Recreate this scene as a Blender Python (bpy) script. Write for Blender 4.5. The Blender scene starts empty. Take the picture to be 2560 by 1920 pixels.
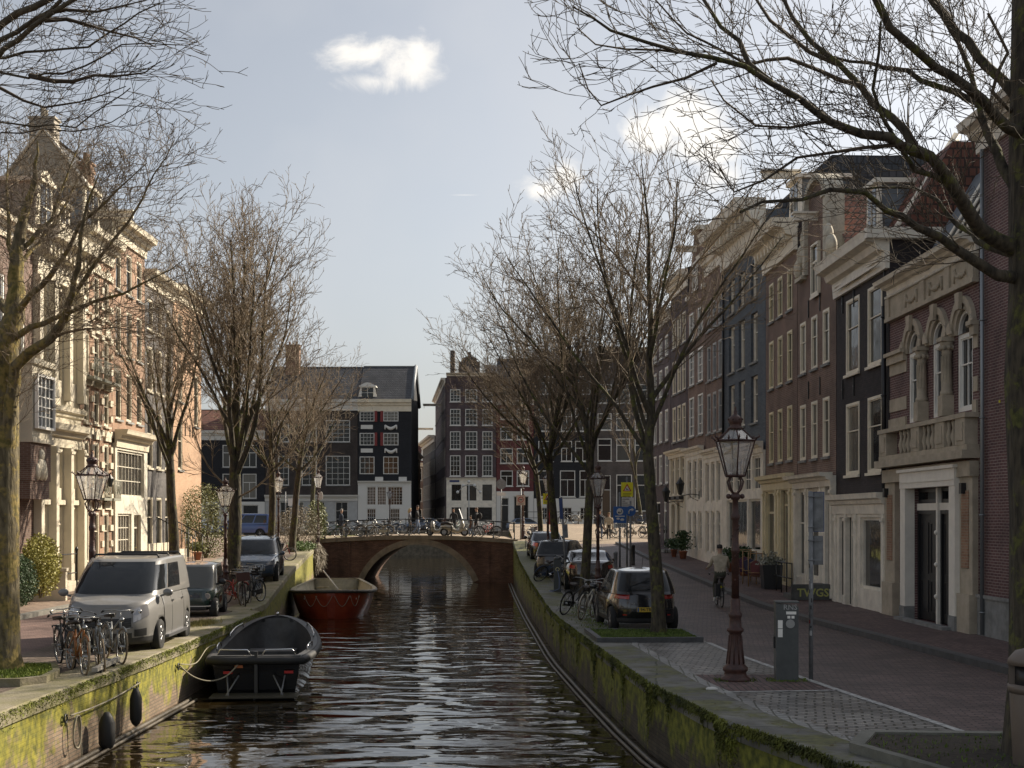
import bpy, bmesh, math, random
import numpy as np
from mathutils import Vector, Matrix, Euler
R = math.radians
random.seed(7)
S = bpy.context.scene
COL = S.collection

# ---------------------------------------------------------------- camera, sky, sun, exposure
cam_d = bpy.data.cameras.new('camera'); cam = bpy.data.objects.new('camera', cam_d); COL.objects.link(cam)
cam.location = (0, 0, 4.0); cam.rotation_euler = (R(90), 0, 0)
cam_d.sensor_width = 36; cam_d.lens = 49.2; cam_d.shift_y = 0.1302; cam_d.clip_end = 3000; cam_d.clip_start = 0.2
S.camera = cam
SUN_EL, SUN_AZ = 32.0, 52.0          # azimuth measured from straight ahead (+Y) towards the right (+X)
sun_d = bpy.data.lights.new('sun', 'SUN'); sun = bpy.data.objects.new('sun', sun_d); COL.objects.link(sun)
sd = Vector((math.sin(R(SUN_AZ))*math.cos(R(SUN_EL)), math.cos(R(SUN_AZ))*math.cos(R(SUN_EL)), math.sin(R(SUN_EL))))
sun.rotation_euler = sd.to_track_quat('Z', 'Y').to_euler(); sun.location = sd*200
sun_d.energy = 4.8; sun_d.angle = R(0.6); sun_d.color = (1.0, 0.88, 0.71)
S.view_settings.view_transform = 'Standard'; S.view_settings.look = 'None'
S.view_settings.exposure = 0.82; S.view_settings.gamma = 1.0
W = bpy.data.worlds.new('World'); S.world = W; W.use_nodes = True
def world():
    nt = W.node_tree; N = nt.nodes; L = nt.links; N.clear()
    out = N.new('ShaderNodeOutputWorld'); bg = N.new('ShaderNodeBackground'); L.new(bg.outputs[0], out.inputs[0])
    sky = N.new('ShaderNodeTexSky'); sky.sky_type = 'NISHITA'; sky.sun_disc = False
    sky.sun_elevation = R(SUN_EL); sky.sun_rotation = R(SUN_AZ)
    sky.air_density = 1.0; sky.dust_density = 2.5; sky.ozone_density = 1.5; sky.altitude = 0
    hsv = N.new('ShaderNodeHueSaturation'); hsv.inputs['Saturation'].default_value = 0.44; hsv.inputs['Value'].default_value = 1.0
    L.new(sky.outputs[0], hsv.inputs['Color'])
    tc = N.new('ShaderNodeTexCoord')
    sep = N.new('ShaderNodeSeparateXYZ'); L.new(tc.outputs['Generated'], sep.inputs[0])
    def M(op, a, b=None, c=None):
        n = N.new('ShaderNodeMath'); n.operation = op
        for i, v in enumerate((a, b, c)):
            if v is None: continue
            if isinstance(v, (int, float)): n.inputs[i].default_value = v
            else: L.new(v, n.inputs[i])
        return n.outputs[0]
    u = M('DIVIDE', sep.outputs[0], M('MAXIMUM', sep.outputs[1], 0.05)); v = M('DIVIDE', sep.outputs[2], M('MAXIMUM', sep.outputs[1], 0.05))
    comb = N.new('ShaderNodeCombineXYZ'); L.new(u, comb.inputs[0]); L.new(v, comb.inputs[1])
    nz = N.new('ShaderNodeTexNoise'); nz.inputs['Scale'].default_value = 26; nz.inputs['Detail'].default_value = 9; nz.inputs['Roughness'].default_value = 0.62
    nz.inputs['Distortion'].default_value = 0.5
    L.new(comb.outputs[0], nz.inputs['Vector'])
    def blob(cx, cy, rx, ry, k=1.0):
        du = M('DIVIDE', M('SUBTRACT', u, cx), rx); dv = M('DIVIDE', M('SUBTRACT', v, cy), ry)
        d = M('SQRT', M('ADD', M('MULTIPLY', du, du), M('MULTIPLY', dv, dv)))
        return M('MULTIPLY', M('SUBTRACT', 1.0, d), k)
    tot = None
    for b in ((-0.100, 0.329, 0.052, 0.019, .95), (-0.082, 0.324, 0.046, 0.024, 1.0), (-0.118, 0.333, 0.026, 0.020), (-0.066, 0.331, 0.024, 0.022, 1.1), (-0.098, 0.312, 0.036, 0.014, .8), 
              (0.124, 0.284, 0.034, 0.026, 1.4), (0.100, 0.276, 0.030, 0.024, 1.4), (0.140, 0.266, 0.045, 0.022, 1.4), (0.150, 0.245, .04, .02, .8), (0.040, 0.243, 0.022, 0.017, 1.2), (0.022, 0.235, 0.03, 0.012, .9)):
        o = blob(*b); tot = o if tot is None else M('MAXIMUM', tot, o)
    dens = M('ADD', tot, M('MULTIPLY', M('SUBTRACT', nz.outputs['Fac'], 0.5), 2.0))
    mr = N.new('ShaderNodeMapRange'); mr.interpolation_type = 'SMOOTHSTEP'; mr.inputs['From Min'].default_value = 0.15; mr.inputs['From Max'].default_value = 0.95
    L.new(dens, mr.inputs['Value'])
    trail = M('MAXIMUM', M('MULTIPLY', blob(-0.034, 0.2303, 0.012, 0.0005), 0.5), 0.0)
    # very soft wide veil of thin cloud
    nv = N.new('ShaderNodeTexNoise'); nv.inputs['Scale'].default_value = 5; nv.inputs['Detail'].default_value = 4; L.new(comb.outputs[0], nv.inputs['Vector'])
    veil = M('MULTIPLY', M('MAXIMUM', M('SUBTRACT', nv.outputs['Fac'], 0.42), 0.0), 1.6)
    m1 = N.new('ShaderNodeMix'); m1.data_type = 'RGBA'; L.new(veil, m1.inputs[0]); L.new(hsv.outputs[0], m1.inputs[6]); m1.inputs[7].default_value = (5.6, 5.7, 5.9, 1)
    m2 = N.new('ShaderNodeMix'); m2.data_type = 'RGBA'; L.new(M('MAXIMUM', M('MULTIPLY', mr.outputs[0], 0.92), trail), m2.inputs[0]); L.new(m1.outputs[2], m2.inputs[6]); m2.inputs[7].default_value = (8.9, 8.5, 7.9, 1)
    L.new(m2.outputs[2], bg.inputs[0]); bg.inputs[1].default_value = 0.073
world()
S.cycles.max_bounces = 6; S.cycles.diffuse_bounces = 3; S.cycles.glossy_bounces = 4; S.cycles.transmission_bounces = 4; S.cycles.transparent_max_bounces = 12
S.cycles.use_denoising = True

# ---------------------------------------------------------------- materials
MATS = {}
def mat(name, col, rough=0.7, metal=0.0, var=0.0, vscale=3.0, col2=None, bump=0.0, bscale=20.0, spec=0.5, emit=None, alpha=None, stretch=None, coat=0.0):
    if name in MATS: return MATS[name]
    m = bpy.data.materials.new(name); m.use_nodes = True; nt = m.node_tree; N = nt.nodes; L = nt.links
    b = N['Principled BSDF']; b.inputs['Roughness'].default_value = rough; b.inputs['Metallic'].default_value = metal
    b.inputs['Base Color'].default_value = (*col, 1); b.inputs['Specular IOR Level'].default_value = spec
    if coat: b.inputs['Coat Weight'].default_value = coat; b.inputs['Coat Roughness'].default_value = 0.05
    if emit: b.inputs['Emission Color'].default_value = (*emit[0], 1); b.inputs['Emission Strength'].default_value = emit[1]
    if alpha is not None: b.inputs['Alpha'].default_value = alpha
    tc = N.new('ShaderNodeTexCoord'); src = tc.outputs['Object']
    if stretch:
        mp = N.new('ShaderNodeMapping'); mp.inputs['Scale'].default_value = stretch; L.new(src, mp.inputs[0]); src = mp.outputs[0]
    if var > 0 or col2:
        n = N.new('ShaderNodeTexNoise'); n.inputs['Scale'].default_value = vscale; n.inputs['Detail'].default_value = 6; n.inputs['Roughness'].default_value = 0.65; L.new(src, n.inputs['Vector'])
        r = N.new('ShaderNodeValToRGB'); L.new(n.outputs['Fac'], r.inputs[0])
        c2 = col2 or tuple(min(1, c*(1+var)) for c in col); c1 = col if col2 else tuple(c*(1-var) for c in col)
        r.color_ramp.elements[0].position = 0.35; r.color_ramp.elements[0].color = (*c1, 1)
        r.color_ramp.elements[1].position = 0.65; r.color_ramp.elements[1].color = (*c2, 1)
        L.new(r.outputs[0], b.inputs['Base Color'])
    if bump > 0:
        n2 = N.new('ShaderNodeTexNoise'); n2.inputs['Scale'].default_value = bscale; n2.inputs['Detail'].default_value = 5; L.new(src, n2.inputs['Vector'])
        bp = N.new('ShaderNodeBump'); bp.inputs['Strength'].default_value = bump; bp.inputs['Distance'].default_value = 0.02
        L.new(n2.outputs['Fac'], bp.inputs['Height']); L.new(bp.outputs[0], b.inputs['Normal'])
    MATS[name] = m; return m

def brick(name, c1, c2, mortar, bw=0.22, bh=0.066, ms=0.007, rough=0.85, plane='wall', grime=0.45, bump=0.5, moss=None, noise2=0.6, rot=0.0, scale_n=0.7):
    """bricks laid in the object's own x-z plane (walls) or x-y plane (ground)"""
    if name in MATS: return MATS[name]
    m = bpy.data.materials.new(name); m.use_nodes = True; nt = m.node_tree; N = nt.nodes; L = nt.links
    b = N['Principled BSDF']; b.inputs['Roughness'].default_value = rough
    tc = N.new('ShaderNodeTexCoord'); sp = N.new('ShaderNodeSeparateXYZ'); L.new(tc.outputs['Object'], sp.inputs[0])
    cb = N.new('ShaderNodeCombineXYZ')
    if plane == 'wall':
        a = N.new('ShaderNodeMath'); a.operation = 'ADD'; L.new(sp.outputs[0], a.inputs[0]); L.new(sp.outputs[1], a.inputs[1]); L.new(a.outputs[0], cb.inputs[0]); L.new(sp.outputs[2], cb.inputs[1])
    else:
        L.new(sp.outputs[0], cb.inputs[0]); L.new(sp.outputs[1], cb.inputs[1])
    mp = N.new('ShaderNodeMapping'); mp.inputs['Rotation'].default_value = (0, 0, rot); L.new(cb.outputs[0], mp.inputs[0])
    # a little wobble so that courses are not ruler-straight
    wn = N.new('ShaderNodeTexNoise'); wn.inputs['Scale'].default_value = 1.3; L.new(tc.outputs['Object'], wn.inputs['Vector'])
    wv = N.new('ShaderNodeVectorMath'); wv.operation = 'SCALE'; wv.inputs['Scale'].default_value = 0.03 if plane == 'wall' else 0.09; L.new(wn.outputs['Color'], wv.inputs[0])
    wa = N.new('ShaderNodeVectorMath'); wa.operation = 'ADD'; L.new(mp.outputs[0], wa.inputs[0]); L.new(wv.outputs[0], wa.inputs[1])
    t = N.new('ShaderNodeTexBrick'); L.new(wa.outputs[0], t.inputs['Vector'])
    t.inputs['Color1'].default_value = (*c1, 1); t.inputs['Color2'].default_value = (*c2, 1); t.inputs['Mortar'].default_value = (*mortar, 1)
    t.inputs['Scale'].default_value = 1.0; t.inputs['Mortar Size'].default_value = ms; t.inputs['Mortar Smooth'].default_value = 0.2
    t.inputs['Brick Width'].default_value = bw; t.inputs['Row Height'].default_value = bh; t.inputs['Bias'].default_value = 0.0
    n = N.new('ShaderNodeTexNoise'); n.inputs['Scale'].default_value = scale_n; n.inputs['Detail'].default_value = 8; n.inputs['Roughness'].default_value = noise2; L.new(tc.outputs['Object'], n.inputs['Vector'])
    r = N.new('ShaderNodeMapRange'); r.inputs['From Min'].default_value = 0.3; r.inputs['From Max'].default_value = 0.7; r.inputs['To Min'].default_value = 1-grime; r.inputs['To Max'].default_value = 1+grime*0.5; L.new(n.outputs['Fac'], r.inputs['Value'])
    mx = N.new('ShaderNodeMix'); mx.data_type = 'RGBA'; mx.blend_type = 'MULTIPLY'; mx.inputs[0].default_value = 1; L.new(t.outputs['Color'], mx.inputs[6]); L.new(r.outputs[0], mx.inputs[7])
    colout = mx.outputs[2]
    if moss:
        (mc1, mc2, ztop, zfall, amount) = moss
        mn = N.new('ShaderNodeTexNoise'); mn.inputs['Scale'].default_value = 1.1; mn.inputs['Detail'].default_value = 9; mn.inputs['Roughness'].default_value = 0.7; L.new(tc.outputs['Object'], mn.inputs['Vector'])
        zr = N.new('ShaderNodeMapRange'); zr.inputs['From Min'].default_value = ztop-zfall; zr.inputs['From Max'].default_value = ztop; zr.inputs['To Min'].default_value = -0.12; zr.inputs['To Max'].default_value = 0.22; L.new(sp.outputs[2], zr.inputs['Value'])
        ad = N.new('ShaderNodeMath'); ad.operation = 'ADD'; L.new(mn.outputs['Fac'], ad.inputs[0]); L.new(zr.outputs[0], ad.inputs[1])
        mr = N.new('ShaderNodeMapRange'); mr.inputs['From Min'].default_value = 0.62-amount*0.25; mr.inputs['From Max'].default_value = 0.72-amount*0.25; L.new(ad.outputs[0], mr.inputs['Value'])
        cn = N.new('ShaderNodeTexNoise'); cn.inputs['Scale'].default_value = 7; cn.inputs['Detail'].default_value = 6; L.new(tc.outputs['Object'], cn.inputs['Vector'])
        cr = N.new('ShaderNodeValToRGB'); L.new(cn.outputs['Fac'], cr.inputs[0]); cr.color_ramp.elements[0].position = .35; cr.color_ramp.elements[0].color = (*mc1, 1); cr.color_ramp.elements[1].position = .65; cr.color_ramp.elements[1].color = (*mc2, 1)
        m3 = N.new('ShaderNodeMix'); m3.data_type = 'RGBA'; L.new(mr.outputs[0], m3.inputs[0]); L.new(colout, m3.inputs[6]); L.new(cr.outputs[0], m3.inputs[7]); colout = m3.outputs[2]
    L.new(colout, b.inputs['Base Color'])
    if bump:
        inv = N.new('ShaderNodeMath'); inv.operation = 'SUBTRACT'; inv.inputs[0].default_value = 1.0; L.new(t.outputs['Fac'], inv.inputs[1])
        n3 = N.new('ShaderNodeTexNoise'); n3.inputs['Scale'].default_value = 9; n3.inputs['Detail'].default_value = 4; L.new(tc.outputs['Object'], n3.inputs['Vector'])
        ad2 = N.new('ShaderNodeMath'); ad2.operation = 'ADD'; L.new(inv.outputs[0], ad2.inputs[0]); L.new(n3.outputs['Fac'], ad2.inputs[1])
        bp = N.new('ShaderNodeBump'); bp.inputs['Strength'].default_value = bump; bp.inputs['Distance'].default_value = 0.01 if plane == 'wall' else 0.015
        L.new(ad2.outputs[0], bp.inputs['Height']); L.new(bp.outputs[0], b.inputs['Normal'])
    MATS[name] = m; return m

# ---------------------------------------------------------------- object helpers
def tag(o, label=None, cat=None, group=None, kind=None):
    if label: o['label'] = label
    if cat: o['category'] = cat
    if group: o['group'] = group
    if kind: o['kind'] = kind
    return o
def thing(name, label, cat, loc=(0, 0, 0), rz=0.0, group=None):
    o = bpy.data.objects.new(name, None); COL.objects.link(o); o.empty_display_size = 0.3
    o.location = loc; o.rotation_euler = (0, 0, rz); return tag(o, label, cat, group)
KIDS = {}
def copy_tree(o, parent=None):
    c = o.copy(); COL.objects.link(c)
    if parent is not None: c.parent = parent
    KIDS[c.name] = []
    for ch in KIDS.get(o.name, []): copy_tree(ch, c)
    if parent is not None: KIDS[parent.name].append(c)
    return c
def dup(o, loc, rz=None, label=None, scale=None, group=None):
    c = copy_tree(o); c.location = loc
    if rz is not None: c.rotation_euler = (c.rotation_euler[0], c.rotation_euler[1], rz)
    if label: c['label'] = label
    if scale: c.scale = (scale,)*3 if isinstance(scale, (int, float)) else scale
    if group: c['group'] = group
    return c

class MB:
    """collects shapes and links them as one mesh object"""
    def __init__(s): s.v = []; s.f = []; s.mi = []; s.sm = []; s.M = None; s.cur = 0; s.smooth = False
    def add(s, vs, fs, smooth=None):
        n = len(s.v)
        if s.M is not None: vs = [s.M @ Vector(p) for p in vs]
        s.v.extend([tuple(p) for p in vs]); sm = s.smooth if smooth is None else smooth
        for f in fs: s.f.append(tuple(i+n for i in f)); s.mi.append(s.cur); s.sm.append(sm)
    def box(s, x0, x1, y0, y1, z0, z1):
        v = [(x, y, z) for z in (z0, z1) for y in (y0, y1) for x in (x0, x1)]
        s.add(v, [(0, 2, 3, 1), (4, 5, 7, 6), (0, 1, 5, 4), (2, 6, 7, 3), (0, 4, 6, 2), (1, 3, 7, 5)], False)
    def quad(s, a, b, c, d): s.add([a, b, c, d], [(0, 1, 2, 3)], False)
    def tube(s, pts, r, n=6, caps=True, smooth=True):
        pts = [Vector(p) for p in pts]; k = len(pts); rs = r if isinstance(r, (list, tuple)) else [r]*k
        vs = []; fs = []; prev = None
        for i, p in enumerate(pts):
            t = (pts[min(i+1, k-1)]-pts[max(i-1, 0)])
            if t.length < 1e-9: t = Vector((0, 0, 1))
            t.normalize()
            if prev is None:
                a = Vector((0, 0, 1)) if abs(t.z) < 0.9 else Vector((1, 0, 0)); u = t.cross(a).normalized()
            else:
                u = prev-t*prev.dot(t)
                u = u.normalized() if u.length > 1e-6 else t.orthogonal().normalized()
            prev = u; w = t.cross(u)
            for j in range(n):
                an = 2*math.pi*j/n; vs.append(p+(u*math.cos(an)+w*math.sin(an))*rs[i])
        for i in range(k-1):
            for j in range(n):
                fs.append((i*n+j, i*n+(j+1) % n, (i+1)*n+(j+1) % n, (i+1)*n+j))
        if caps: fs.append(tuple(range(n-1, -1, -1))); fs.append(tuple((k-1)*n+j for j in range(n)))
        s.add(vs, fs, smooth)
    def lathe(s, prof, n=16, c=(0, 0, 0), smooth=True, sq=None):
        """prof: list of (r, z)"""
        vs = []; fs = []; off = math.pi/n if sq else 0
        for r, z in prof:
            for j in range(n):
                an = 2*math.pi*j/n+off; vs.append((c[0]+r*math.cos(an), c[1]+r*math.sin(an), c[2]+z))
        for i in range(len(prof)-1):
            for j in range(n): fs.append((i*n+j, i*n+(j+1) % n, (i+1)*n+(j+1) % n, (i+1)*n+j))
        fs.append(tuple(range(n-1, -1, -1))); fs.append(tuple((len(prof)-1)*n+j for j in range(n)))
        s.add(vs, fs, smooth)
    def prism(s, outline, y0, y1, axis='y'):
        """outline of (a, b); extruded along axis; a,b are the other two axes in order"""
        n = len(outline)
        def P(a, b, c): return (a, c, b) if axis == 'y' else ((c, a, b) if axis == 'x' else (a, b, c))
        vs = [P(a, b, y0) for a, b in outline]+[P(a, b, y1) for a, b in outline]
        fs = [tuple(range(n-1, -1, -1)), tuple(range(n, 2*n))]+[(i, (i+1) % n, n+(i+1) % n, n+i) for i in range(n)]
        s.add(vs, fs, False)
    def torus(s, R_, r, n=24, k=6, c=(0, 0, 0), axis='y', squash=1.0):
        vs = []; fs = []
        for i in range(n):
            a = 2*math.pi*i/n
            for j in range(k):
                b = 2*math.pi*j/k; rr = R_+r*math.cos(b); h = r*squash*math.sin(b)
                p = (rr*math.cos(a), h, rr*math.sin(a)) if axis == 'y' else ((h, rr*math.cos(a), rr*math.sin(a)) if axis == 'x' else (rr*math.cos(a), rr*math.sin(a), h))
                vs.append((c[0]+p[0], c[1]+p[1], c[2]+p[2]))
        for i in range(n):
            for j in range(k): fs.append((i*k+j, i*k+(j+1) % k, ((i+1) % n)*k+(j+1) % k, ((i+1) % n)*k+j))
        s.add(vs, fs, True)
    def disc(s, r, h, n=20, c=(0, 0, 0), axis='y'):
        ol = [(r*math.cos(2*math.pi*i/n), r*math.sin(2*math.pi*i/n)) for i in range(n)]
        if axis == 'y': s.prism([(a+c[0], b+c[2]) for a, b in ol], c[1]-h, c[1]+h, 'y')
        elif axis == 'x': s.prism([(a+c[1], b+c[2]) for a, b in ol], c[0]-h, c[0]+h, 'x')
        else: s.prism([(a+c[0], b+c[1]) for a, b in ol], c[2]-h, c[2]+h, 'z')
    def ball(s, c, r, n=10, m=6, sc=(1, 1, 1)):
        prof = []
        vs = []; fs = []
        for i in range(m+1):
            th = math.pi*i/m
            for j in range(n):
                a = 2*math.pi*j/n; vs.append((c[0]+r*sc[0]*math.sin(th)*math.cos(a), c[1]+r*sc[1]*math.sin(th)*math.sin(a), c[2]-r*sc[2]*math.cos(th)))
        for i in range(m):
            for j in range(n): fs.append((i*n+j, i*n+(j+1) % n, (i+1)*n+(j+1) % n, (i+1)*n+j))
        s.add(vs, fs, True)
    def build(s, name, mats, parent=None, recalc=True):
        me = bpy.data.meshes.new(name); me.from_pydata(s.v, [], s.f)
        for m in (mats if isinstance(mats, (list, tuple)) else [mats]): me.materials.append(m)
        me.polygons.foreach_set('material_index', s.mi); me.polygons.foreach_set('use_smooth', s.sm)
        if recalc:
            bm = bmesh.new(); bm.from_mesh(me); bmesh.ops.recalc_face_normals(bm, faces=bm.faces); bm.to_mesh(me); bm.free()
        me.update(); return link(name, me, parent)
def link(name, me, parent=None):
    o = bpy.data.objects.new(name, me); COL.objects.link(o); KIDS.setdefault(o.name, [])
    if parent is not None:
        o.parent = parent; KIDS.setdefault(parent.name, []).append(o)
    return o
def interp(pts, x):
    if x <= pts[0][0]: return pts[0][1]
    for (a, b), (c, d) in zip(pts, pts[1:]):
        if x <= c: return b+(d-b)*(x-a)/(c-a)
    return pts[-1][1]
def text_mesh(body, size, depth=0.004, bold=False):
    cu = bpy.data.curves.new('t', 'FONT'); cu.body = body; cu.size = size; cu.extrude = depth; cu.align_x = 'CENTER'; cu.align_y = 'CENTER'; cu.resolution_u = 2
    if bold: cu.offset = size*0.02
    o = bpy.data.objects.new('t', cu); COL.objects.link(o); bpy.context.view_layer.update()
    me = bpy.data.meshes.new_from_object(o.evaluated_get(bpy.context.evaluated_depsgraph_get())); bpy.data.objects.remove(o); bpy.data.curves.remove(cu)
    return me
def text(name, body, size, m, parent, loc, rot=(R(90), 0, 0), bold=False, depth=0.003):
    me = text_mesh(body, size, depth, bold); me.materials.clear(); me.materials.append(m)
    o = link(name, me, parent); o.location = loc; o.rotation_euler = rot; return o
# ================================================================ the setting: ground levels and lines (x as functions of distance)
gR_pts = [(0, 1.2), (44, 1.2), (55, 1.45), (68, 1.75), (80, 2.2), (88, 2.62), (96, 2.95), (115, 3.45), (160, 3.5)]
gL_pts = [(0, 1.2), (44, 1.25), (54, 1.55), (60, 1.75), (75, 2.0), (87, 2.12), (93, 2.45), (115, 2.5), (160, 2.5)]
gR = lambda y: interp(gR_pts, y)
gL = lambda y: interp(gL_pts, y)
eR = lambda y: interp([(6, 9.0), (12, 5.4), (15.7, 3.9), (19.2, 2.95), (23.5, 2.35), (30.5, 1.85), (38.7, 1.33), (55, 0.8), (70, 0.42), (86, 0.09), (100, -0.2)], y)
eL = lambda y: interp([(4, -7.4), (30, -7.2), (41, -7.4), (41.4, -7.85), (44.6, -7.9), (87, -12.2), (100, -13.4)], y)
wR = lambda y: interp([(6, 8.0), (17.6, 5.97), (23.3, 5.2), (28, 4.65), (30, 4.45), (40, 3.95), (60, 3.3), (80, 2.9), (84, 2.8)], y)
kR = lambda y: interp([(6, 11.0), (25, 8.8), (37.3, 7.85), (50, 7.5), (64.6, 7.1), (80, 6.5), (84, 6.2)], y)
hR = lambda y: (11.53-0.026*y) if y < 55.7 else (13.39-0.059*y)
kL = lambda y: interp([(4, -13.0), (60, -13.3), (90, -16.0)], y)
hL = lambda y: interp([(4, -18.0), (47.7, -16.3), (52.1, -16.08), (72.4, -16.08), (90, -18)], y)

asph = mat('asphalt', (0.05, 0.05, 0.05), 0.85, var=.3, bump=.3)
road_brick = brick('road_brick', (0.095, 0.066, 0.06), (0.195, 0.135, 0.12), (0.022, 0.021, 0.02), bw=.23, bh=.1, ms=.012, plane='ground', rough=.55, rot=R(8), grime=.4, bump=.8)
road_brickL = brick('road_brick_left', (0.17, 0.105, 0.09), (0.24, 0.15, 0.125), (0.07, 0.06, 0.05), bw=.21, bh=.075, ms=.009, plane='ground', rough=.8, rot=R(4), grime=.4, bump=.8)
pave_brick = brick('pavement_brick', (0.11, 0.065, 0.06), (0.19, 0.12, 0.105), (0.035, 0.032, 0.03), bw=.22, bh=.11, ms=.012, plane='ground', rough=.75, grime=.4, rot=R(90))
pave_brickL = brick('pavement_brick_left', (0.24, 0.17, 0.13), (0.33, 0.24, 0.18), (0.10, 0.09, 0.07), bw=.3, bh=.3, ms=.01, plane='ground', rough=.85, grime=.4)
plaza_brick = brick('plaza_brick', (0.27, 0.20, 0.14), (0.36, 0.28, 0.19), (0.14, 0.12, 0.09), bw=.21, bh=.1, ms=.008, plane='ground', rough=.85, grime=.3)
setts = brick('sett_stone', (0.16, 0.15, 0.14), (0.34, 0.32, 0.295), (0.028, 0.03, 0.02), bw=.26, bh=.16, ms=.02, plane='ground', rough=.36, grime=.55, bump=1.0, rot=R(12))
MOSSY = ((0.10, 0.105, 0.016), (0.30, 0.27, 0.03))
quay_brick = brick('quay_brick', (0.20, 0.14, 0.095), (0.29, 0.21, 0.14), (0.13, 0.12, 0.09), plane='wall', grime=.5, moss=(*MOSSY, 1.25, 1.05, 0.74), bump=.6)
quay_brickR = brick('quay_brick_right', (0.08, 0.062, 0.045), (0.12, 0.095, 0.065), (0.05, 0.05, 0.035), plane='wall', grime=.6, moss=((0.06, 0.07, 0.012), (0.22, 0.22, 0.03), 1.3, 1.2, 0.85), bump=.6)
coping_m = mat('coping_stone', (0.10, 0.10, 0.08), .7, col2=(0.24, 0.235, 0.20), vscale=1.1, bump=.5, bscale=30)
coping_mossy = mat('coping_mossy', (0.15, 0.14, 0.05), .9, col2=(0.27, 0.235, 0.175), vscale=1.4, bump=.6, bscale=25)
kerb_m = mat('kerb_stone', (0.07, 0.07, 0.07), .6, var=.3, vscale=4, bump=.3)
white_line = mat('road_paint', (0.55, 0.55, 0.52), .7, col2=(0.22, 0.21, 0.2), vscale=9)

def strip(name, fa, fb, g, y0, y1, m, dz=0.0, step=1.5, nx=1, kind='structure', thick=None):
    b = MB(); ys = [y0+(y1-y0)*i/max(1, math.ceil((y1-y0)/step)) for i in range(max(1, math.ceil((y1-y0)/step))+1)]
    vs = []; fs = []
    for y in ys:
        for j in range(nx+1):
            x = fa(y)+(fb(y)-fa(y))*j/nx; vs.append((x, y, g(y)+dz))
    for i in range(len(ys)-1):
        for j in range(nx):
            a = i*(nx+1)+j; fs.append((a, a+1, a+nx+2, a+nx+1))
    if thick:
        n0 = len(vs); vs += [(x, y, z-thick) for x, y, z in vs]; k = nx+1
        for i in range(len(ys)-1):
            fs.append((i*k, (i+1)*k, (i+1)*k+n0, i*k+n0)); fs.append((i*k+nx, i*k+nx+n0, (i+1)*k+nx+n0, (i+1)*k+nx))
        fs.append(tuple([0, n0, n0+nx, nx])); e = (len(ys)-1)*k; fs.append((e, e+nx, e+nx+n0, e+n0))
    b.add(vs, fs, False); o = b.build(name, m)
    if kind: o['kind'] = kind
    return o

# water
def water_mat():
    m = bpy.data.materials.new('canal_water'); m.use_nodes = True; nt = m.node_tree; N = nt.nodes; L = nt.links
    b = N['Principled BSDF']; b.inputs['Base Color'].default_value = (0.022, 0.015, 0.006, 1); b.inputs['Roughness'].default_value = 0.03; b.inputs['IOR'].default_value = 1.38; b.inputs['Specular IOR Level'].default_value = 0.55
    tc = N.new('ShaderNodeTexCoord')
    def nz(scale, sx, sy, det, dist):
        mp = N.new('ShaderNodeMapping'); mp.inputs['Scale'].default_value = (sx, sy, 1); L.new(tc.outputs['Object'], mp.inputs[0])
        n = N.new('ShaderNodeTexNoise'); n.inputs['Scale'].default_value = scale; n.inputs['Detail'].default_value = det; n.inputs['Roughness'].default_value = .45; n.inputs['Distortion'].default_value = dist; L.new(mp.outputs[0], n.inputs['Vector']); return n.outputs['Fac']
    a = nz(.75, .68, 1.2, 1.2, .8); c = nz(3.2, .62, 1.2, 1, .3)
    ad = N.new('ShaderNodeMath'); ad.operation = 'MULTIPLY_ADD'; L.new(c, ad.inputs[0]); ad.inputs[1].default_value = .10; L.new(a, ad.inputs[2])
    # calmer patches against the walls and beyond the bridge
    sp = N.new('ShaderNodeSeparateXYZ'); L.new(tc.outputs['Object'], sp.inputs[0]); mr = N.new('ShaderNodeMapRange'); mr.inputs['From Min'].default_value = 30; mr.inputs['From Max'].default_value = 75; mr.inputs['To Min'].default_value = 1.0; mr.inputs['To Max'].default_value = .22; L.new(sp.outputs[1], mr.inputs['Value'])
    bp = N.new('ShaderNodeBump'); L.new(mr.outputs[0], bp.inputs['Strength']); bp.inputs['Distance'].default_value = 0.095
    L.new(ad.outputs[0], bp.inputs['Height']); L.new(bp.outputs[0], b.inputs['Normal'])
    return m
b = MB(); b.quad((-90, -20, 0), (90, -20, 0), (90, 200, 0), (-90, 200, 0)); w = b.build('water', water_mat()); w['kind'] = 'structure'

# right bank
C = 0.78
qcop = brick('quay_coping', (0.10, 0.098, 0.085), (0.17, 0.165, 0.145), (0.03, 0.035, 0.015), bw=1.3, bh=3.0, ms=.02, plane='ground', rough=.65, grime=.6, rot=R(96), moss=((0.05, 0.055, 0.018), (0.13, 0.13, 0.03), 1.5, 1.0, .12), scale_n=1.6)
strip('parking_setts', lambda y: eR(y)+C, wR, gR, 6, 84, setts, 0.0)
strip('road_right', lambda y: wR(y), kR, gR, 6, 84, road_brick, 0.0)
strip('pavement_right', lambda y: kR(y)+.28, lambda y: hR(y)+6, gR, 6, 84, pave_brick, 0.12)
strip('kerb_right', kR, lambda y: kR(y)+.28, gR, 6, 84, kerb_m, 0.125, thick=.2)
# painted lines: edge of the parking bays, and across
def line_obj(y0, y1): return strip('road_marking', lambda y: wR(y)-.06, lambda y: wR(y)+.06, gR, y0, y1, white_line, 0.006)
line_obj(15.5, 31.2)
def cross(y, x0, x1, w=.1):
    b = MB(); b.add([(x0, y-w/2, gR(y)+.006), (x1, y-w/2+.25, gR(y)+.006), (x1, y+w/2+.25, gR(y)+.006), (x0, y+w/2, gR(y)+.006)], [(0, 1, 2, 3)]); o = b.build('road_marking', white_line); o['kind'] = 'structure'
cross(22.4, eR(22.4)+C+.1, wR(22.4)-.05)
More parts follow.
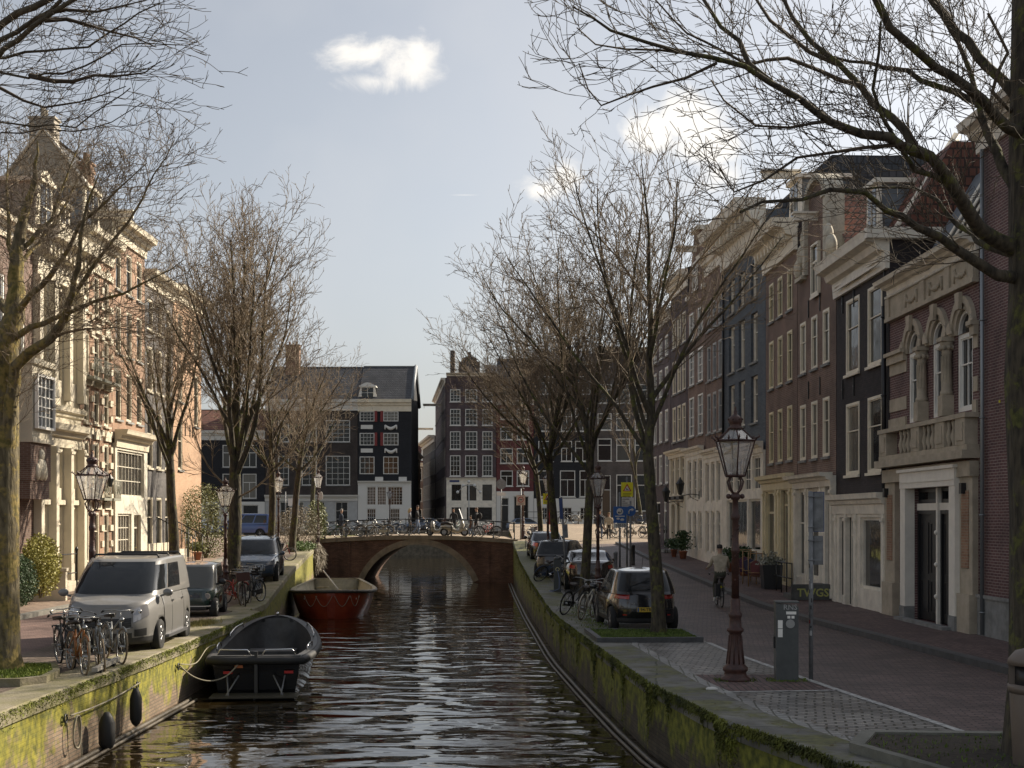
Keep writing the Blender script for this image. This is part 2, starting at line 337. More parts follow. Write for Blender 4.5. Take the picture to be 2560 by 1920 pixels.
# row of pale setts bordering the bay
strip('sett_border', lambda y: eR(y)+C, lambda y: eR(y)+C+.22, gR, 12, 44, brick('sett_border_stone', (0.24, 0.24, 0.23), (0.32, 0.31, 0.29), (0.06, 0.06, 0.04), bw=.2, bh=.17, ms=.015, plane='ground', rough=.5, rot=R(94), grime=.4), 0.005)
# pavement strip (brick) around lamp between the bays
strip('bay_divider', lambda y: eR(y)+C+.23, lambda y: wR(y)-.07, gR, 22.55, 24.9, pave_brick, 0.004, step=.6)
# left bank
CL = 0.75
gLp = lambda y: gL(y)
strip('parking_left', lambda y: eL(y)-CL-2.0, lambda y: eL(y)-CL, gL, 4, 93, brick('parking_brick_left', (0.15, 0.105, 0.08), (0.21, 0.15, 0.12), (0.07, 0.07, 0.03), bw=.21, bh=.1, ms=.01, plane='ground', rough=.8, grime=.5, rot=R(88)), 0.0)
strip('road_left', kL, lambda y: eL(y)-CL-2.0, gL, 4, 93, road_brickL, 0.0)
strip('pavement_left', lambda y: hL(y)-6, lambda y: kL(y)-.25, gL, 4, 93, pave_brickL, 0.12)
strip('kerb_left', lambda y: kL(y)-.25, kL, gL, 4, 93, mat('kerb_left', (0.22, 0.21, 0.18), .8, var=.25), 0.125, thick=.2)
# beyond: cross streets on both sides of the bridge, up to the cross canal
strip('street_left', lambda y: -60, lambda y: eL(y)+.0, gL, 93, 116, plaza_brick, 0.0)
b = MB()
gP = lambda x, y: interp([(84, 2.40), (88, 2.62), (96, 2.95), (108, 3.35), (116, 3.45)], y)
vs = []; fs = []; ys = [84+i*2 for i in range(17)]; xs = [0.0, 2, 4, 8, 12, 20, 40, 60]
for y in ys:
    for x in xs: vs.append((x if x > 0 else eR(y), y, gP(x, y)))
for i in range(len(ys)-1):
    for j in range(len(xs)-1):
        a = i*len(xs)+j; fs.append((a, a+1, a+1+len(xs), a+len(xs)))
b.add(vs, fs); o = b.build('street_right', plaza_brick); o['kind'] = 'structure'
# the far bank of the cross canal
b = MB(); b.box(-90, 90, 147, 260, -1, 2.5); o = b.build('ground_far', plaza_brick); o['kind'] = 'structure'
# dry land under the houses so that no water shows between things
b = MB(); b.box(-90, -18, -10, 92, -1, 1.0); o = b.build('ground_left', asph); o['kind'] = 'structure'
b = MB(); b.box(12.5, 90, -10, 92, -1, 1.0); o = b.build('ground_right', asph); o['kind'] = 'structure'

# quay walls (things with a coping and a mossy fringe)
def quay(name, label, e, g, y0, y1, side, m, cm, cw):
    root = thing(name, label, 'quay wall')
    b = MB(); n = math.ceil((y1-y0)/1.2); ys = sorted(set([y0+(y1-y0)*i/n for i in range(n+1)]+([41.0, 41.4, 44.6] if side < 0 else [])))
    vs = []; fs = []
    for y in ys:
        x = e(y); vs += [(x, y, -1), (x, y, g(y)-.18)]
    for i in range(len(ys)-1): fs.append((2*i, 2*i+1, 2*i+3, 2*i+2))
    b.add(vs, fs); b.build('brickwork', m, root)
    b = MB(); vs = []; fs = []
    rnd = random.Random(3)
    for y in ys:
        x = e(y)-side*.04+rnd.uniform(-.012, .012); xo = e(y)+side*(cw+.01); z = g(y)+.012+rnd.uniform(-.006, .006)
        vs += [(xo, y, z-.3), (xo, y, z), (x+side*.05, y, z), (x, y, z-.04), (x, y, z-.22), (x+side*.1, y, z-.22)]
    for i in range(len(ys)-1):
        for j in range(5): fs.append((6*i+j, 6*i+j+1, 6*i+6+j+1, 6*i+6+j))
    b.add(vs, fs); b.build('coping', cm, root)
    return root
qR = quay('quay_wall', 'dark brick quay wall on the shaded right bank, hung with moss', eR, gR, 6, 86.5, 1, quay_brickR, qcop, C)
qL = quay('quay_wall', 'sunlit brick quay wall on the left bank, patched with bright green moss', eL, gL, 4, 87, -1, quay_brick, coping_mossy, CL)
# walls of the cross canal
b = MB(); b.box(eR(90)-.02, 60, 115.9, 116.3, -1, 3.45); b.box(-60, eL(93), 115.9, 116.3, -1, 2.5); b.box(eL(96)-.6, eL(96), 96, 116, -1, 2.5); b.box(-.2, .3, 96, 116.1, -1, 2.9)
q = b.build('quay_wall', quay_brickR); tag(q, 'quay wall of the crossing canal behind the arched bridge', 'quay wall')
b = MB(); b.box(-60, 60, 146.6, 147, -1, 2.5); q = b.build('quay_wall', mat('far_quay', (0.13, 0.11, 0.08), .9, var=.4)); tag(q, 'far quay wall seen low through the bridge arch', 'quay wall')
# floating timber booms at the waterline
wood_wet = mat('wet_timber', (0.09, 0.075, 0.055), .5, var=.4, vscale=5)
for side, e, y0, y1, lab in ((1, eR, 14, 84, 'long floating timber boom along the right quay wall'), (-1, eL, 12, 30.5, 'long floating timber boom along the left quay wall')):
    b = MB(); n = 24
    for off, r in ((.2, .045), (.34, .03)):
        b.tube([(e(y0+(y1-y0)*i/n)-side*off, y0+(y1-y0)*i/n, .03) for i in range(n+1)], r, 6)
    tag(b.build('timber_boom', wood_wet), lab, 'boom')
# hanging moss and grass tufts
def tufts(name, label, pts, m, n, h, seed, droop=0.0, wd=.006, kind='stuff'):
    rnd = random.Random(seed); V = []; F = []
    for k in range(n):
        p = pts(rnd); L_ = h*rnd.uniform(.4, 1.2); a = rnd.uniform(0, 6.28); sp = rnd.uniform(.2, .9)
        d = Vector((math.cos(a)*sp, math.sin(a)*sp, 1-1.8*droop*rnd.random())).normalized(); s = Vector((-math.sin(a), math.cos(a), 0))*wd*rnd.uniform(.6, 1.6)
        q = Vector(p); i = len(V); V += [q-s, q+s, q+d*L_*.6+s*.7, q+d*L_*.6-s*.7, q+d*L_+Vector((0, 0, -L_*.5*sp))]
        F += [(i, i+1, i+2, i+3), (i+3, i+2, i+4)]
    b = MB(); b.add(V, F); o = b.build(name, m, recalc=False); tag(o, label, name.replace('_', ' '), kind=kind); return o
moss_dark = mat('moss_dark', (0.035, 0.042, 0.012), .95, col2=(0.19, 0.20, 0.03), vscale=1.4)
moss_bright = mat('moss_bright', (0.10, 0.12, 0.018), .95, col2=(0.24, 0.26, 0.035), vscale=3)
def edgeR(r):
    y = r.uniform(14, 40) if r.random() < .8 else r.uniform(40, 80); cl = max(0, math.sin(y*1.7)+math.sin(y*4.3+1)+.6*math.sin(y*9.1)-.3)
    z = gR(y)+.01-abs(r.gauss(0, .045+.15*cl*cl)); return (eR(y)-.05, y, z)
tufts('moss', 'shaggy dark moss hanging over the right quay edge', edgeR, moss_dark, 30000, .075, 5, droop=1.0, wd=.011)
def edgeL(r):
    y = r.uniform(17, 42); z = gL(y)-.0-abs(r.gauss(0, .07+.06*max(0, math.sin(y*2.3)))); return (eL(y)+.05, y, z)
tufts('moss', 'short bright moss along the left quay edge', edgeL, moss_bright, 9000, .04, 6, droop=1.0, wd=.008)
# ================================================================ bridge
bridge_brick = brick('bridge_brick', (0.12, 0.062, 0.042), (0.19, 0.10, 0.066), (0.06, 0.05, 0.038), plane='wall', grime=.6)
bridge_stone = mat('bridge_stone', (0.17, 0.14, 0.10), .85, col2=(0.28, 0.235, 0.17), vscale=2, bump=.4)
iron = mat('black_iron', (0.018, 0.02, 0.02), .42)
def btop(x): return 2.62+0.27*max(0, 1-((x+6.0)/6.4)**2)
def make_bridge():
    r = thing('arched_bridge', 'low brick arch bridge with stone coping across the canal', 'bridge', (-5.9, 86.3, 0)); y0, y1 = 0.0, 9.9
    cx, hw, rise = 0.1, 3.4, 2.32; Rr = (hw*hw+rise*rise)/(2*rise); cz = rise-Rr
    arc = []
    for i in range(25):
        a0 = math.atan2(0-cz, -hw); a1 = math.atan2(0-cz, hw)
        if a0 < 0: a0 += 2*math.pi
        a = a0+(a1-a0)*i/24; arc.append((cx+Rr*math.cos(a), cz+Rr*math.sin(a)))
    X0, X1 = -6.5, 6.25
    top = [(X1+(X0-X1)*i/16, btop(X1+(X0-X1)*i/16-5.9)-.25) for i in range(17)]
    b = MB(); ol = [(X0, -1), (arc[0][0], -1)]+arc+[(arc[-1][0], -1), (X1, -1)]+top; b.prism(ol, y0, y1); b.build('wall', bridge_brick, r)
    for yy in (y0-.05, y1-.03):
        b = MB()
        for i in range(24):
            (xa, za), (xb, zb) = arc[i], arc[i+1]
            def o(x, z, k): d = math.hypot(x-cx, z-cz); return (cx+(x-cx)*(1+k/d), cz+(z-cz)*(1+k/d))
            if za < .0 and zb < .0: continue
            b.prism([(xa, za), (xb, zb), o(xb, zb, .36), o(xa, za, .36)], yy, yy+.09)
        b.build('arch_ring', bridge_stone, r)
    for yy in (y0-.1, y1-.25):
        b = MB()
        for i in range(16):
            xa, xb = X0+(X1-X0)*i/16+.004, X0+(X1-X0)*(i+1)/16-.004; za, zb = btop(xa-5.9), btop(xb-5.9)
            b.prism([(xa, za-.25), (xb, zb-.25), (xb, zb), (xa, za)], yy, yy+.36)
        b.build('coping', bridge_stone, r)
    for q in (-4.5, 4.1): b = MB(); b.box(q, q+.42, -.07, 0, -1, 2.4); b.build('pilaster', bridge_brick, r)
    b = MB()
    vs = []; fs = []
    for i in range(17):
        x = X0+(X1-X0)*i/16; z = btop(x-5.9)-.03; vs += [(x, .27, z), (x, y1-.27, z+.02)]
    for i in range(16): fs.append((2*i, 2*i+2, 2*i+3, 2*i+1))
    b.add(vs, fs); b.build('deck', plaza_brick, r)
    return r
make_bridge()
def railing(y, x0, x1, n, label, zf, h=1.02):
    r = thing('bridge_railing', label, 'railing', (0, y, 0))
    for i in range(n):
        x = x0+(x1-x0)*i/(n-1); z = zf(x); b = MB()
        b.lathe([(.06, 0), (.06, .06), (.035, .1), (.03, .5), (.042, .52), (.03, .56), (.028, h-.08), (.05, h-.05), (.05, h), (.02, h+.05)], 8, (x, 0, z)); b.build('post', iron, r)
    for hh, rr in ((h-.02, .028), (h*.5, .02)):
        b = MB(); b.tube([(x0+(x1-x0)*i/24, 0, zf(x0+(x1-x0)*i/24)+hh) for i in range(25)], rr, 6); b.build('rail', iron, r)
    return r
railing(86.42, -11.55, .15, 10, 'black iron railing along the near edge of the arch bridge', btop)
railing(96.0, -11.7, .1, 9, 'black iron railing along the far edge of the arch bridge', lambda x: btop(x))
railing(115.6, -28, -14.5, 9, 'black iron railing on the left beside the crossing canal', lambda x: 2.5)
railing(115.6, 1.0, 19, 13, 'black iron railing behind the sunlit square on the right', lambda x: 3.45)

# ================================================================ houses
white = mat('white_paint', (0.84, 0.82, 0.76), .5, var=.08, vscale=2)
cream = mat('cream_paint', (0.78, 0.70, 0.55), .5, var=.1, vscale=2)
offw = mat('offwhite_paint', (0.76, 0.70, 0.59), .55, var=.14, vscale=2.5)
sun_cream = mat('cream_plaster', (0.61, 0.55, 0.425), .7, var=.1, vscale=1.5)
grey_p = mat('grey_paint', (0.40, 0.40, 0.39), .55, var=.08)
green_door = mat('dark_green_paint', (0.018, 0.025, 0.022), .35)
black_p = mat('black_paint', (0.018, 0.018, 0.02), .35)
stone = mat('sandstone', (0.36, 0.31, 0.235), .85, col2=(0.50, 0.43, 0.33), vscale=2.5, bump=.4)
bluestone = mat('plinth_stone', (0.22, 0.22, 0.21), .8, var=.25, vscale=3, bump=.3)
lead = mat('lead_sheet', (0.15, 0.17, 0.19), .5, var=.2)
red_paint = mat('red_paint', (0.20, 0.02, 0.018), .5)
tile_red = brick('red_tile', (0.15, 0.055, 0.036), (0.23, 0.09, 0.055), (0.05, 0.025, 0.018), bw=.22, bh=.26, ms=.03, rough=.8, bump=1.2)
tile_dark = brick('dark_tile', (0.035, 0.037, 0.042), (0.06, 0.062, 0.07), (0.012, 0.012, 0.014), bw=.26, bh=.3, ms=.03, rough=.5, bump=1.2)
br_brown = brick('brown_brick', (0.155, 0.085, 0.065), (0.21, 0.125, 0.095), (0.27, 0.235, 0.19), ms=.008)
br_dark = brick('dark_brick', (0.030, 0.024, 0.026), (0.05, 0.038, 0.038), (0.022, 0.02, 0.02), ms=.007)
br_purple = brick('purple_brick', (0.11, 0.052, 0.056), (0.16, 0.078, 0.075), (0.33, 0.27, 0.235), ms=.008)
br_blue = brick('painted_blue_grey_brick', (0.085, 0.10, 0.12), (0.12, 0.14, 0.16), (0.07, 0.08, 0.095), ms=.006, grime=.2)
br_plum = brick('plum_brick', (0.085, 0.062, 0.068), (0.12, 0.085, 0.09), (0.09, 0.075, 0.075), ms=.006)
br_orange = brick('orange_brick', (0.42, 0.25, 0.15), (0.50, 0.31, 0.19), (0.36, 0.29, 0.21), ms=.008, grime=.2)
br_warm = brick('warm_brown_brick', (0.28, 0.15, 0.09), (0.36, 0.21, 0.13), (0.33, 0.27, 0.2), ms=.008)
br_black = brick('black_painted_brick', (0.016, 0.017, 0.021), (0.024, 0.025, 0.03), (0.012, 0.012, 0.015), ms=.006, grime=.2)
br_greyb = brick('grey_brown_brick', (0.10, 0.085, 0.078), (0.135, 0.115, 0.105), (0.09, 0.08, 0.075), ms=.006)
br_maroon = brick('maroon_brick', (0.13, 0.035, 0.035), (0.17, 0.05, 0.048), (0.10, 0.04, 0.04), ms=.006)
plaster = mat('grey_plaster', (0.30, 0.27, 0.22), .9, col2=(0.38, 0.34, 0.28), vscale=.8, bump=.3)
def glass(name, col, rough=.06, cur=0.0):
    m = bpy.data.materials.new(name); m.use_nodes = True; nt = m.node_tree; N = nt.nodes; L = nt.links; b = N['Principled BSDF']
    b.inputs['Base Color'].default_value = (*col, 1); b.inputs['Roughness'].default_value = rough; b.inputs['IOR'].default_value = 1.52; b.inputs['Specular IOR Level'].default_value = .5
    tc = N.new('ShaderNodeTexCoord'); n = N.new('ShaderNodeTexNoise'); n.inputs['Scale'].default_value = 2.2; n.inputs['Detail'].default_value = 2; L.new(tc.outputs['Object'], n.inputs['Vector'])
    bp = N.new('ShaderNodeBump'); bp.inputs['Strength'].default_value = .35; bp.inputs['Distance'].default_value = .012; L.new(n.outputs['Fac'], bp.inputs['Height']); L.new(bp.outputs[0], b.inputs['Normal'])
    if cur:
        sp = N.new('ShaderNodeSeparateXYZ'); L.new(tc.outputs['Object'], sp.inputs[0]); w = N.new('ShaderNodeMath'); w.operation = 'SINE'; k = N.new('ShaderNodeMath'); k.operation = 'MULTIPLY'; k.inputs[1].default_value = 38; L.new(sp.outputs[0], k.inputs[0]); L.new(k.outputs[0], w.inputs[0])
        r = N.new('ShaderNodeMapRange'); r.inputs['From Min'].default_value = -1; r.inputs['From Max'].default_value = 1; r.inputs['To Min'].default_value = .55; L.new(w.outputs[0], r.inputs['Value'])
        mx = N.new('ShaderNodeMix'); mx.data_type = 'RGBA'; mx.blend_type = 'MULTIPLY'; mx.inputs[0].default_value = 1; mx.inputs[6].default_value = (*col, 1); L.new(r.outputs[0], mx.inputs[7]); L.new(mx.outputs[2], b.inputs['Base Color'])
    return m
gl_dark = glass('window_glass', (0.010, 0.011, 0.012)); gl_mid = glass('window_glass_blind', (0.06, 0.055, 0.048)); gl_cur = glass('window_glass_curtain', (0.20, 0.185, 0.155), cur=1)
PANES = [gl_dark]*5+[gl_mid, gl_cur]
wrnd = random.Random(11)

def wall_holes(b, x0, x1, z0, z1, y0, y1, holes, reveal=None):
    hs = [(max(a, x0), min(c, x1), max(d, z0), min(e, z1)) for a, c, d, e in holes if a < x1 and c > x0 and d < z1 and e > z0]
    xs = sorted(set([x0, x1]+[h[0] for h in hs]+[h[1] for h in hs])); zs = sorted(set([z0, z1]+[h[2] for h in hs]+[h[3] for h in hs]))
    def inh(x, z): return any(h[0] < x < h[1] and h[2] < z < h[3] for h in hs)
    for i in range(len(xs)-1):
        for j in range(len(zs)-1):
            if xs[i+1]-xs[i] < 1e-5 or zs[j+1]-zs[j] < 1e-5: continue
            if not inh((xs[i]+xs[i+1])/2, (zs[j]+zs[j+1])/2):
                b.quad((xs[i], y0, zs[j]), (xs[i+1], y0, zs[j]), (xs[i+1], y0, zs[j+1]), (xs[i], y0, zs[j+1]))
    for a, c, d, e in hs:
        r = y1
        b.quad((a, y0, d), (a, r, d), (a, r, e), (a, y0, e)); b.quad((c, y0, d), (c, y0, e), (c, r, e), (c, r, d))
        b.quad((a, y0, e), (a, r, e), (c, r, e), (c, y0, e)); b.quad((a, y0, d), (c, y0, d), (c, r, d), (a, r, d))

def window(root, u0, u1, v0, v1, style='sash', fm=None, pane=None, yo=0.02, sill=True, fw=.085, head=None, barm=None, kind='window'):
    fm = fm or white; pane = pane or wrnd.choice(PANES); e = .003; u0 += e; u1 -= e; v0 += e; v1 -= e
    b = MB(); d = yo+.11
    b.box(u0, u0+fw, yo, d, v0, v1); b.box(u1-fw, u1, yo, d, v0, v1); b.box(u0+fw, u1-fw, yo, d, v1-fw, v1); b.box(u0+fw, u1-fw, yo, d, v0, v0+fw)
    b.cur = 1
    a0, a1, c0, c1 = u0+fw, u1-fw, v0+fw, v1-fw; yb, ye = yo+.04, yo+.085; t = .022
    def vb(x, z0, z1, tt=t): b.box(x-tt, x+tt, yb, ye, z0, z1)
    def hb(z, x0, x1, tt=t): b.box(x0, x1, yb+.004, ye-.004, z-tt, z+tt)
    s = .035
    if style in ('sash', 'sash4', 'sashg', 'high'):
        zm = c0+(c1-c0)*(.62 if style != 'high' else .7)
        for z0, z1, yy in ((c0, zm+.02, 0.02), (zm-.02, c1, -.01)):
            b.box(a0, a0+s, yb+yy, ye+yy, z0, z1); b.box(a1-s, a1, yb+yy, ye+yy, z0, z1); b.box(a0+s, a1-s, yb+yy, ye+yy, z1-s, z1); b.box(a0+s, a1-s, yb+yy, ye+yy, z0, z0+s)
        if style == 'sash4': vb((a0+a1)/2, c0, c1, .014)
        if style == 'sashg':
            for k in (1, 2): vb(a0+(a1-a0)*k/3, c0, c1, .012)
            for k in (1, 2, 4, 5): hb(c0+(c1-c0)*k/6, a0, a1, .012)
    elif style.startswith('grid'):
        nx, nz = [int(q) for q in style[4:].split('x')]
        for k in range(1, nx): vb(a0+(a1-a0)*k/nx, c0, c1, .018 if nx < 6 else .014)
        for k in range(1, nz): hb(c0+(c1-c0)*k/nz, a0, a1, .018 if nz < 6 else .014)
        if nx == 2 or nx == 4: vb((a0+a1)/2, c0, c1, .035)
    elif style == 'cross': vb((a0+a1)/2, c0, c0+(c1-c0)*.66, .03); hb(c0+(c1-c0)*.66, a0, a1, .035)
    elif style == 'T': hb(c0+(c1-c0)*.72, a0, a1, .04)
    if sill: b.cur = 2; b.box(u0-.08, u1+.08, -.09, yo-.004, v0-.09, v0-.008)
    w = b.build(kind, [fm, barm or fm, bluestone if sill != 'w' else fm], root)
    b = MB(); b.quad((a0, yo+.075, c0), (a1, yo+.075, c0), (a1, yo+.075, c1), (a0, yo+.075, c1)); b.build('pane', pane, w)
    return w
def door(root, u0, u1, v0, v1, m=None, fm=None, transom=.5, leaves=1, yo=.06):
    fm = fm or cream; m = m or green_door; e = .003; u0 += e; u1 -= e; fw = .08; b = MB(); b.box(u0, u0+fw, yo-.03, yo+.1, v0, v1); b.box(u1-fw, u1, yo-.03, yo+.1, v0, v1); b.box(u0+fw, u1-fw, yo-.03, yo+.1, v1-fw, v1-.003)
    zt = v1-transom-fw
    if transom: b.box(u0+fw, u1-fw, yo-.03, yo+.1, zt, zt+.07)
    b.cur = 1; lo = u0+fw; wd = (u1-u0-2*fw)/leaves
    for k in range(leaves):
        a = lo+k*wd+.006; c = a+wd-.012
        b.box(a, c, yo+.03, yo+.075, v0+.02, zt-.005 if transom else v1-fw)
        h = (zt if transom else v1-fw)-v0
        for q0, q1 in ((.08, .38), (.44, .92)):
            for (p, q_) in ((a+.09, a+.12), (c-.12, c-.09)): b.box(p, q_, yo+.01, yo+.029, v0+h*q0, v0+h*q1)
            b.box(a+.12, c-.12, yo+.01, yo+.029, v0+h*q0, v0+h*q0+.03); b.box(a+.12, c-.12, yo+.01, yo+.029, v0+h*q1-.03, v0+h*q1)
    dr = b.build('door', [fm, m], root)
    if transom: b = MB(); b.quad((lo, yo+.06, zt+.07), (u1-fw, yo+.06, zt+.07), (u1-fw, yo+.06, v1-fw), (lo, yo+.06, v1-fw)); b.build('transom_pane', gl_dark, dr)
    b = MB(); b.ball((u1-fw-.12, yo, v0+1.05), .03, 8, 6); b.build('handle', mat('brass', (.5, .36, .12), .3, 1.0), dr)
    return dr
def cornice(root, u0, u1, prof, m, name='cornice', brackets=None, y=0.0):
    """prof: list of (out, v) from bottom to top"""
    b = MB(); ol = [(y+.001, prof[0][1])]+[(y-o, v) for o, v in prof]+[(y+.001, prof[-1][1])]
    b.prism(ol, u0, u1, 'x')
    if brackets:
        n, w, z0, z1, out = brackets
        for i in range(n):
            x = u0+(u1-u0)*(i+.5)/n; b.box(x-w/2, x+w/2, y-out, y-.002, z0, z1)
    return b.build(name, m, root)
CORN = lambda z0, z1, o: [(o*.15, z0), (o*.2, z0+(z1-z0)*.45), (o*.45, z0+(z1-z0)*.5), (o*.55, z0+(z1-z0)*.68), (o*.9, z0+(z1-z0)*.74), (o*.95, z0+(z1-z0)*.9), (o, z1)]

class House:
    def __init__(s, name, label, A, B, zg, ztop, D, wm, group=None, side=None, cat='house'):
        A = Vector((A[0], A[1])); B = Vector((B[0], B[1])); s.W = (B-A).length; s.rz = math.atan2((B-A).y, (B-A).x); s.A = A; s.B = B; s.zg = zg; s.D = D; s.H = ztop-zg; s.wm = wm
        s.r = thing(name, label, cat, (A.x, A.y, zg), s.rz, group); s.holes = []; s.win = []; s.side = side or wm; s.pan = None
    def u(s, Y): return (Y-s.A.y)/(s.B.y-s.A.y)*s.W
    def ux(s, X): return (X-s.A.x)/(s.B.x-s.A.x)*s.W
    def w(s, u0, u1, z0, z1, style='sash', fm=None, pane=None, **k):
        if u0 > u1: u0, u1 = u1, u0
        s.holes.append((u0, u1, z0-s.zg, z1-s.zg)); s.win.append(('w', u0, u1, z0-s.zg, z1-s.zg, style, fm, pane, k)); return s
    def row(s, cs, wd, z0, z1, style='sash', fm=None, pane=None, **k):
        for c in cs: s.w(c-wd/2, c+wd/2, z0, z1, style, fm, pane, **k)
        return s
    def d(s, u0, u1, z0, z1, **k):
        if u0 > u1: u0, u1 = u1, u0
        z0 += .002; s.holes.append((u0, u1, z0-s.zg, z1-s.zg)); s.win.append(('d', u0, u1, z0-s.zg, z1-s.zg, k)); return s
    def done(s, panel=None, gable=None, plinth=None):
        W, H, D = s.W, s.H, s.D; b = MB(); e = .004
        wall_holes(b, e, W-e, -.5, H, 0, .2, s.holes)
        b.cur = 1
        b.quad((e, 0, -.5), (e, 0, H), (e, D, H), (e, D, -.5)); b.quad((W-e, 0, -.5), (W-e, D, -.5), (W-e, D, H), (W-e, 0, H)); b.quad((e, D, -.5), (W-e, D, -.5), (W-e, D, H), (e, D, H)); b.quad((e, 0, H), (e, D, H), (W-e, D, H), (W-e, 0, H))
        b.quad((e, .21, -.5), (W-e, .21, -.5), (W-e, .21, H), (e, .21, H))
        s.wall = b.build('wall', [s.wm, s.side], s.r, recalc=False)
        if panel:
            z0, z1, pm, th = panel; z0 -= s.zg; z1 -= s.zg; b = MB(); wall_holes(b, 0, W, z0, z1, -th, -.003, s.holes)
            b.quad((0, -th, z0), (0, -.003, z0), (0, -.003, z1), (0, -th, z1)); b.quad((W, -th, z0), (W, -.003, z0), (W, -.003, z1), (W, -th, z1)); b.quad((0, -th, z1), (W, -th, z1), (W, -.003, z1), (0, -.003, z1))
            b.build('ground_floor_front', pm, s.r, recalc=False)
        for w_ in s.win:
            if w_[0] == 'w': window(s.r, w_[1], w_[2], w_[3], w_[4], w_[5], w_[6], w_[7], **w_[8])
            else: door(s.r, w_[1], w_[2], w_[3], w_[4], **w_[5])
        return s
    def corn(s, z0, z1, o, m, u0=None, u1=None, br=None, y=0.0, name='cornice'):
        z0 -= s.zg; z1 -= s.zg
        if br: br = (br[0], br[1], z0+(z1-z0)*br[2], z0+(z1-z0)*br[3], br[4])
        cornice(s.r, -.02 if u0 is None else u0, s.W+.02 if u1 is None else u1, CORN(z0, z1, o), m, name, br, y); return s
    def posts(s, us, w, z0, z1, m, out=.045, y=-.07, name='pilaster', cap=True):
        for u_ in us:
            b = MB(); b.box(u_-w/2, u_+w/2, y-out, y-.002, z0-s.zg, z1-s.zg)
            if cap: b.box(u_-w/2-.04, u_+w/2+.04, y-out-.04, y-.004, z1-s.zg-.22, z1-s.zg-.12); b.box(u_-w/2-.03, u_+w/2+.03, y-out-.03, y-.004, z0-s.zg, z0-s.zg+.3)
            b.build(name, m, s.r)
        return s
    def roof_par(s, rise, m, ov=.15, y0=0.0, depth=None, side=None):
        D = depth or s.D; H = s.H; b = MB(); W = s.W
        b.quad((0, y0-ov, H+.01), (W, y0-ov, H+.01), (W, y0+D/2, H+rise), (0, y0+D/2, H+rise)); b.quad((0, y0+D+ov, H+.01), (0, y0+D/2, H+rise), (W, y0+D/2, H+rise), (W, y0+D+ov, H+.01))
        b.quad((0, y0+D/2-.12, H+rise+.03), (W, y0+D/2-.12, H+rise+.03), (W, y0+D/2+.12, H+rise+.03), (0, y0+D/2+.12, H+rise+.03))
        ro = b.build('roof', m, s.r, recalc=False)
        for x in (.02, W-.02): b = MB(); b.add([(x, y0, H-.02), (x, y0+D, H-.02), (x, y0+D/2, H+rise-.04)], [(0, 1, 2)]); b.build('gable', side or s.side, s.r, recalc=False)
        return ro
    def roof_mans(s, rise, m, run=1.6, y0=.3):
        b = MB(); H, W, D = s.H, s.W, s.D
        b.quad((.05, y0, H), (W-.05, y0, H), (W-.05, y0+run, H+rise), (.05, y0+run, H+rise)); b.quad((.05, y0+run, H+rise), (W-.05, y0+run, H+rise), (W-.05, D, H+rise), (.05, D, H+rise))
        b.add([(.05, y0, H), (.05, y0+run, H+rise), (.05, D, H+rise), (.05, D, H)], [(0, 1, 2, 3)]); b.add([(W-.05, y0, H), (W-.05, y0+run, H+rise), (W-.05, D, H+rise), (W-.05, D, H)], [(0, 1, 2, 3)])
        return b.build('roof', m, s.r, recalc=False)
    def chimney(s, u_, y, w, d_, z0, z1, m, ro=None):
        b = MB(); z0 -= s.zg; z1 -= s.zg; b.box(u_-w/2, u_+w/2, y-d_/2, y+d_/2, z0, z1); b.box(u_-w/2-.05, u_+w/2+.05, y-d_/2-.05, y+d_/2+.05, z1-.35, z1-.2); b.box(u_-w/2-.06, u_+w/2+.06, y-d_/2-.06, y+d_/2+.06, z1, z1+.08)
        for k in (-.25, .25): b.lathe([(.11, 0), (.09, .35), (.12, .38)], 8, (u_+k*w, y, z1+.08))
        b.build('chimney', m, ro or s.r); return s
    def dormer(s, u_, w, z0, z1, y=.3, dep=1.8, fm=None, sm=None, style='sash', ro=None, top='flat'):
        fm = fm or offw; z0 -= s.zg; z1 -= s.zg; b = MB(); b.box(u_-w/2, u_+w/2, y, y+dep, z0, z1); dm = b.build('dormer', sm or lead, ro or s.r)
        b = MB(); b.box(u_-w/2-.1, u_+w/2+.1, y-.12, y-.01, z0, z1); b.box(u_-w/2-.2, u_+w/2+.2, y-.25, y+dep, z1, z1+.14)
        if top == 'arch': b.prism([(u_-w/2-.1+(w+.2)*i/8, z1+.14+.35*math.sin(math.pi*i/8)) for i in range(9)], y-.18, y-.02)
        for q in (-1, 1): b.prism([(u_+q*(w/2+.1), z0), (u_+q*(w/2+.42), z0), (u_+q*(w/2+.3), z0+.25), (u_+q*(w/2+.1), z1-.2)], y-.1, y-.03)
        b.cur = 1; b.box(u_-w/2+.1, u_+w/2-.1, y-.14, y-.122, z0+.12, z1-.1); b.cur = 0
        b.box(u_-.02, u_+.02, y-.16, y-.141, z0+.12, z1-.1); b.box(u_-w/2+.1, u_-.021, y-.16, y-.141, (z0+z1)/2-.02, (z0+z1)/2+.02); b.box(u_+.021, u_+w/2-.1, y-.16, y-.141, (z0+z1)/2-.02, (z0+z1)/2+.02)
        b.build('dormer_window', [fm, gl_dark], s.r); return s
    def beam(s, u_, z, out=1.0, m=None):
        z -= s.zg; b = MB(); b.box(u_-.1, u_+.1, -out, .3, z, z+.22); b.box(u_-.2, u_+.2, -out-.05, .3, z+.221, z+.29)
        b.tube([(u_, -out+.15, z), (u_, -out+.15, z-.14), (u_, -out+.07, z-.2), (u_, -out+.15, z-.26)], .02, 5); b.build('hoist_beam', m or offw, s.r); return s
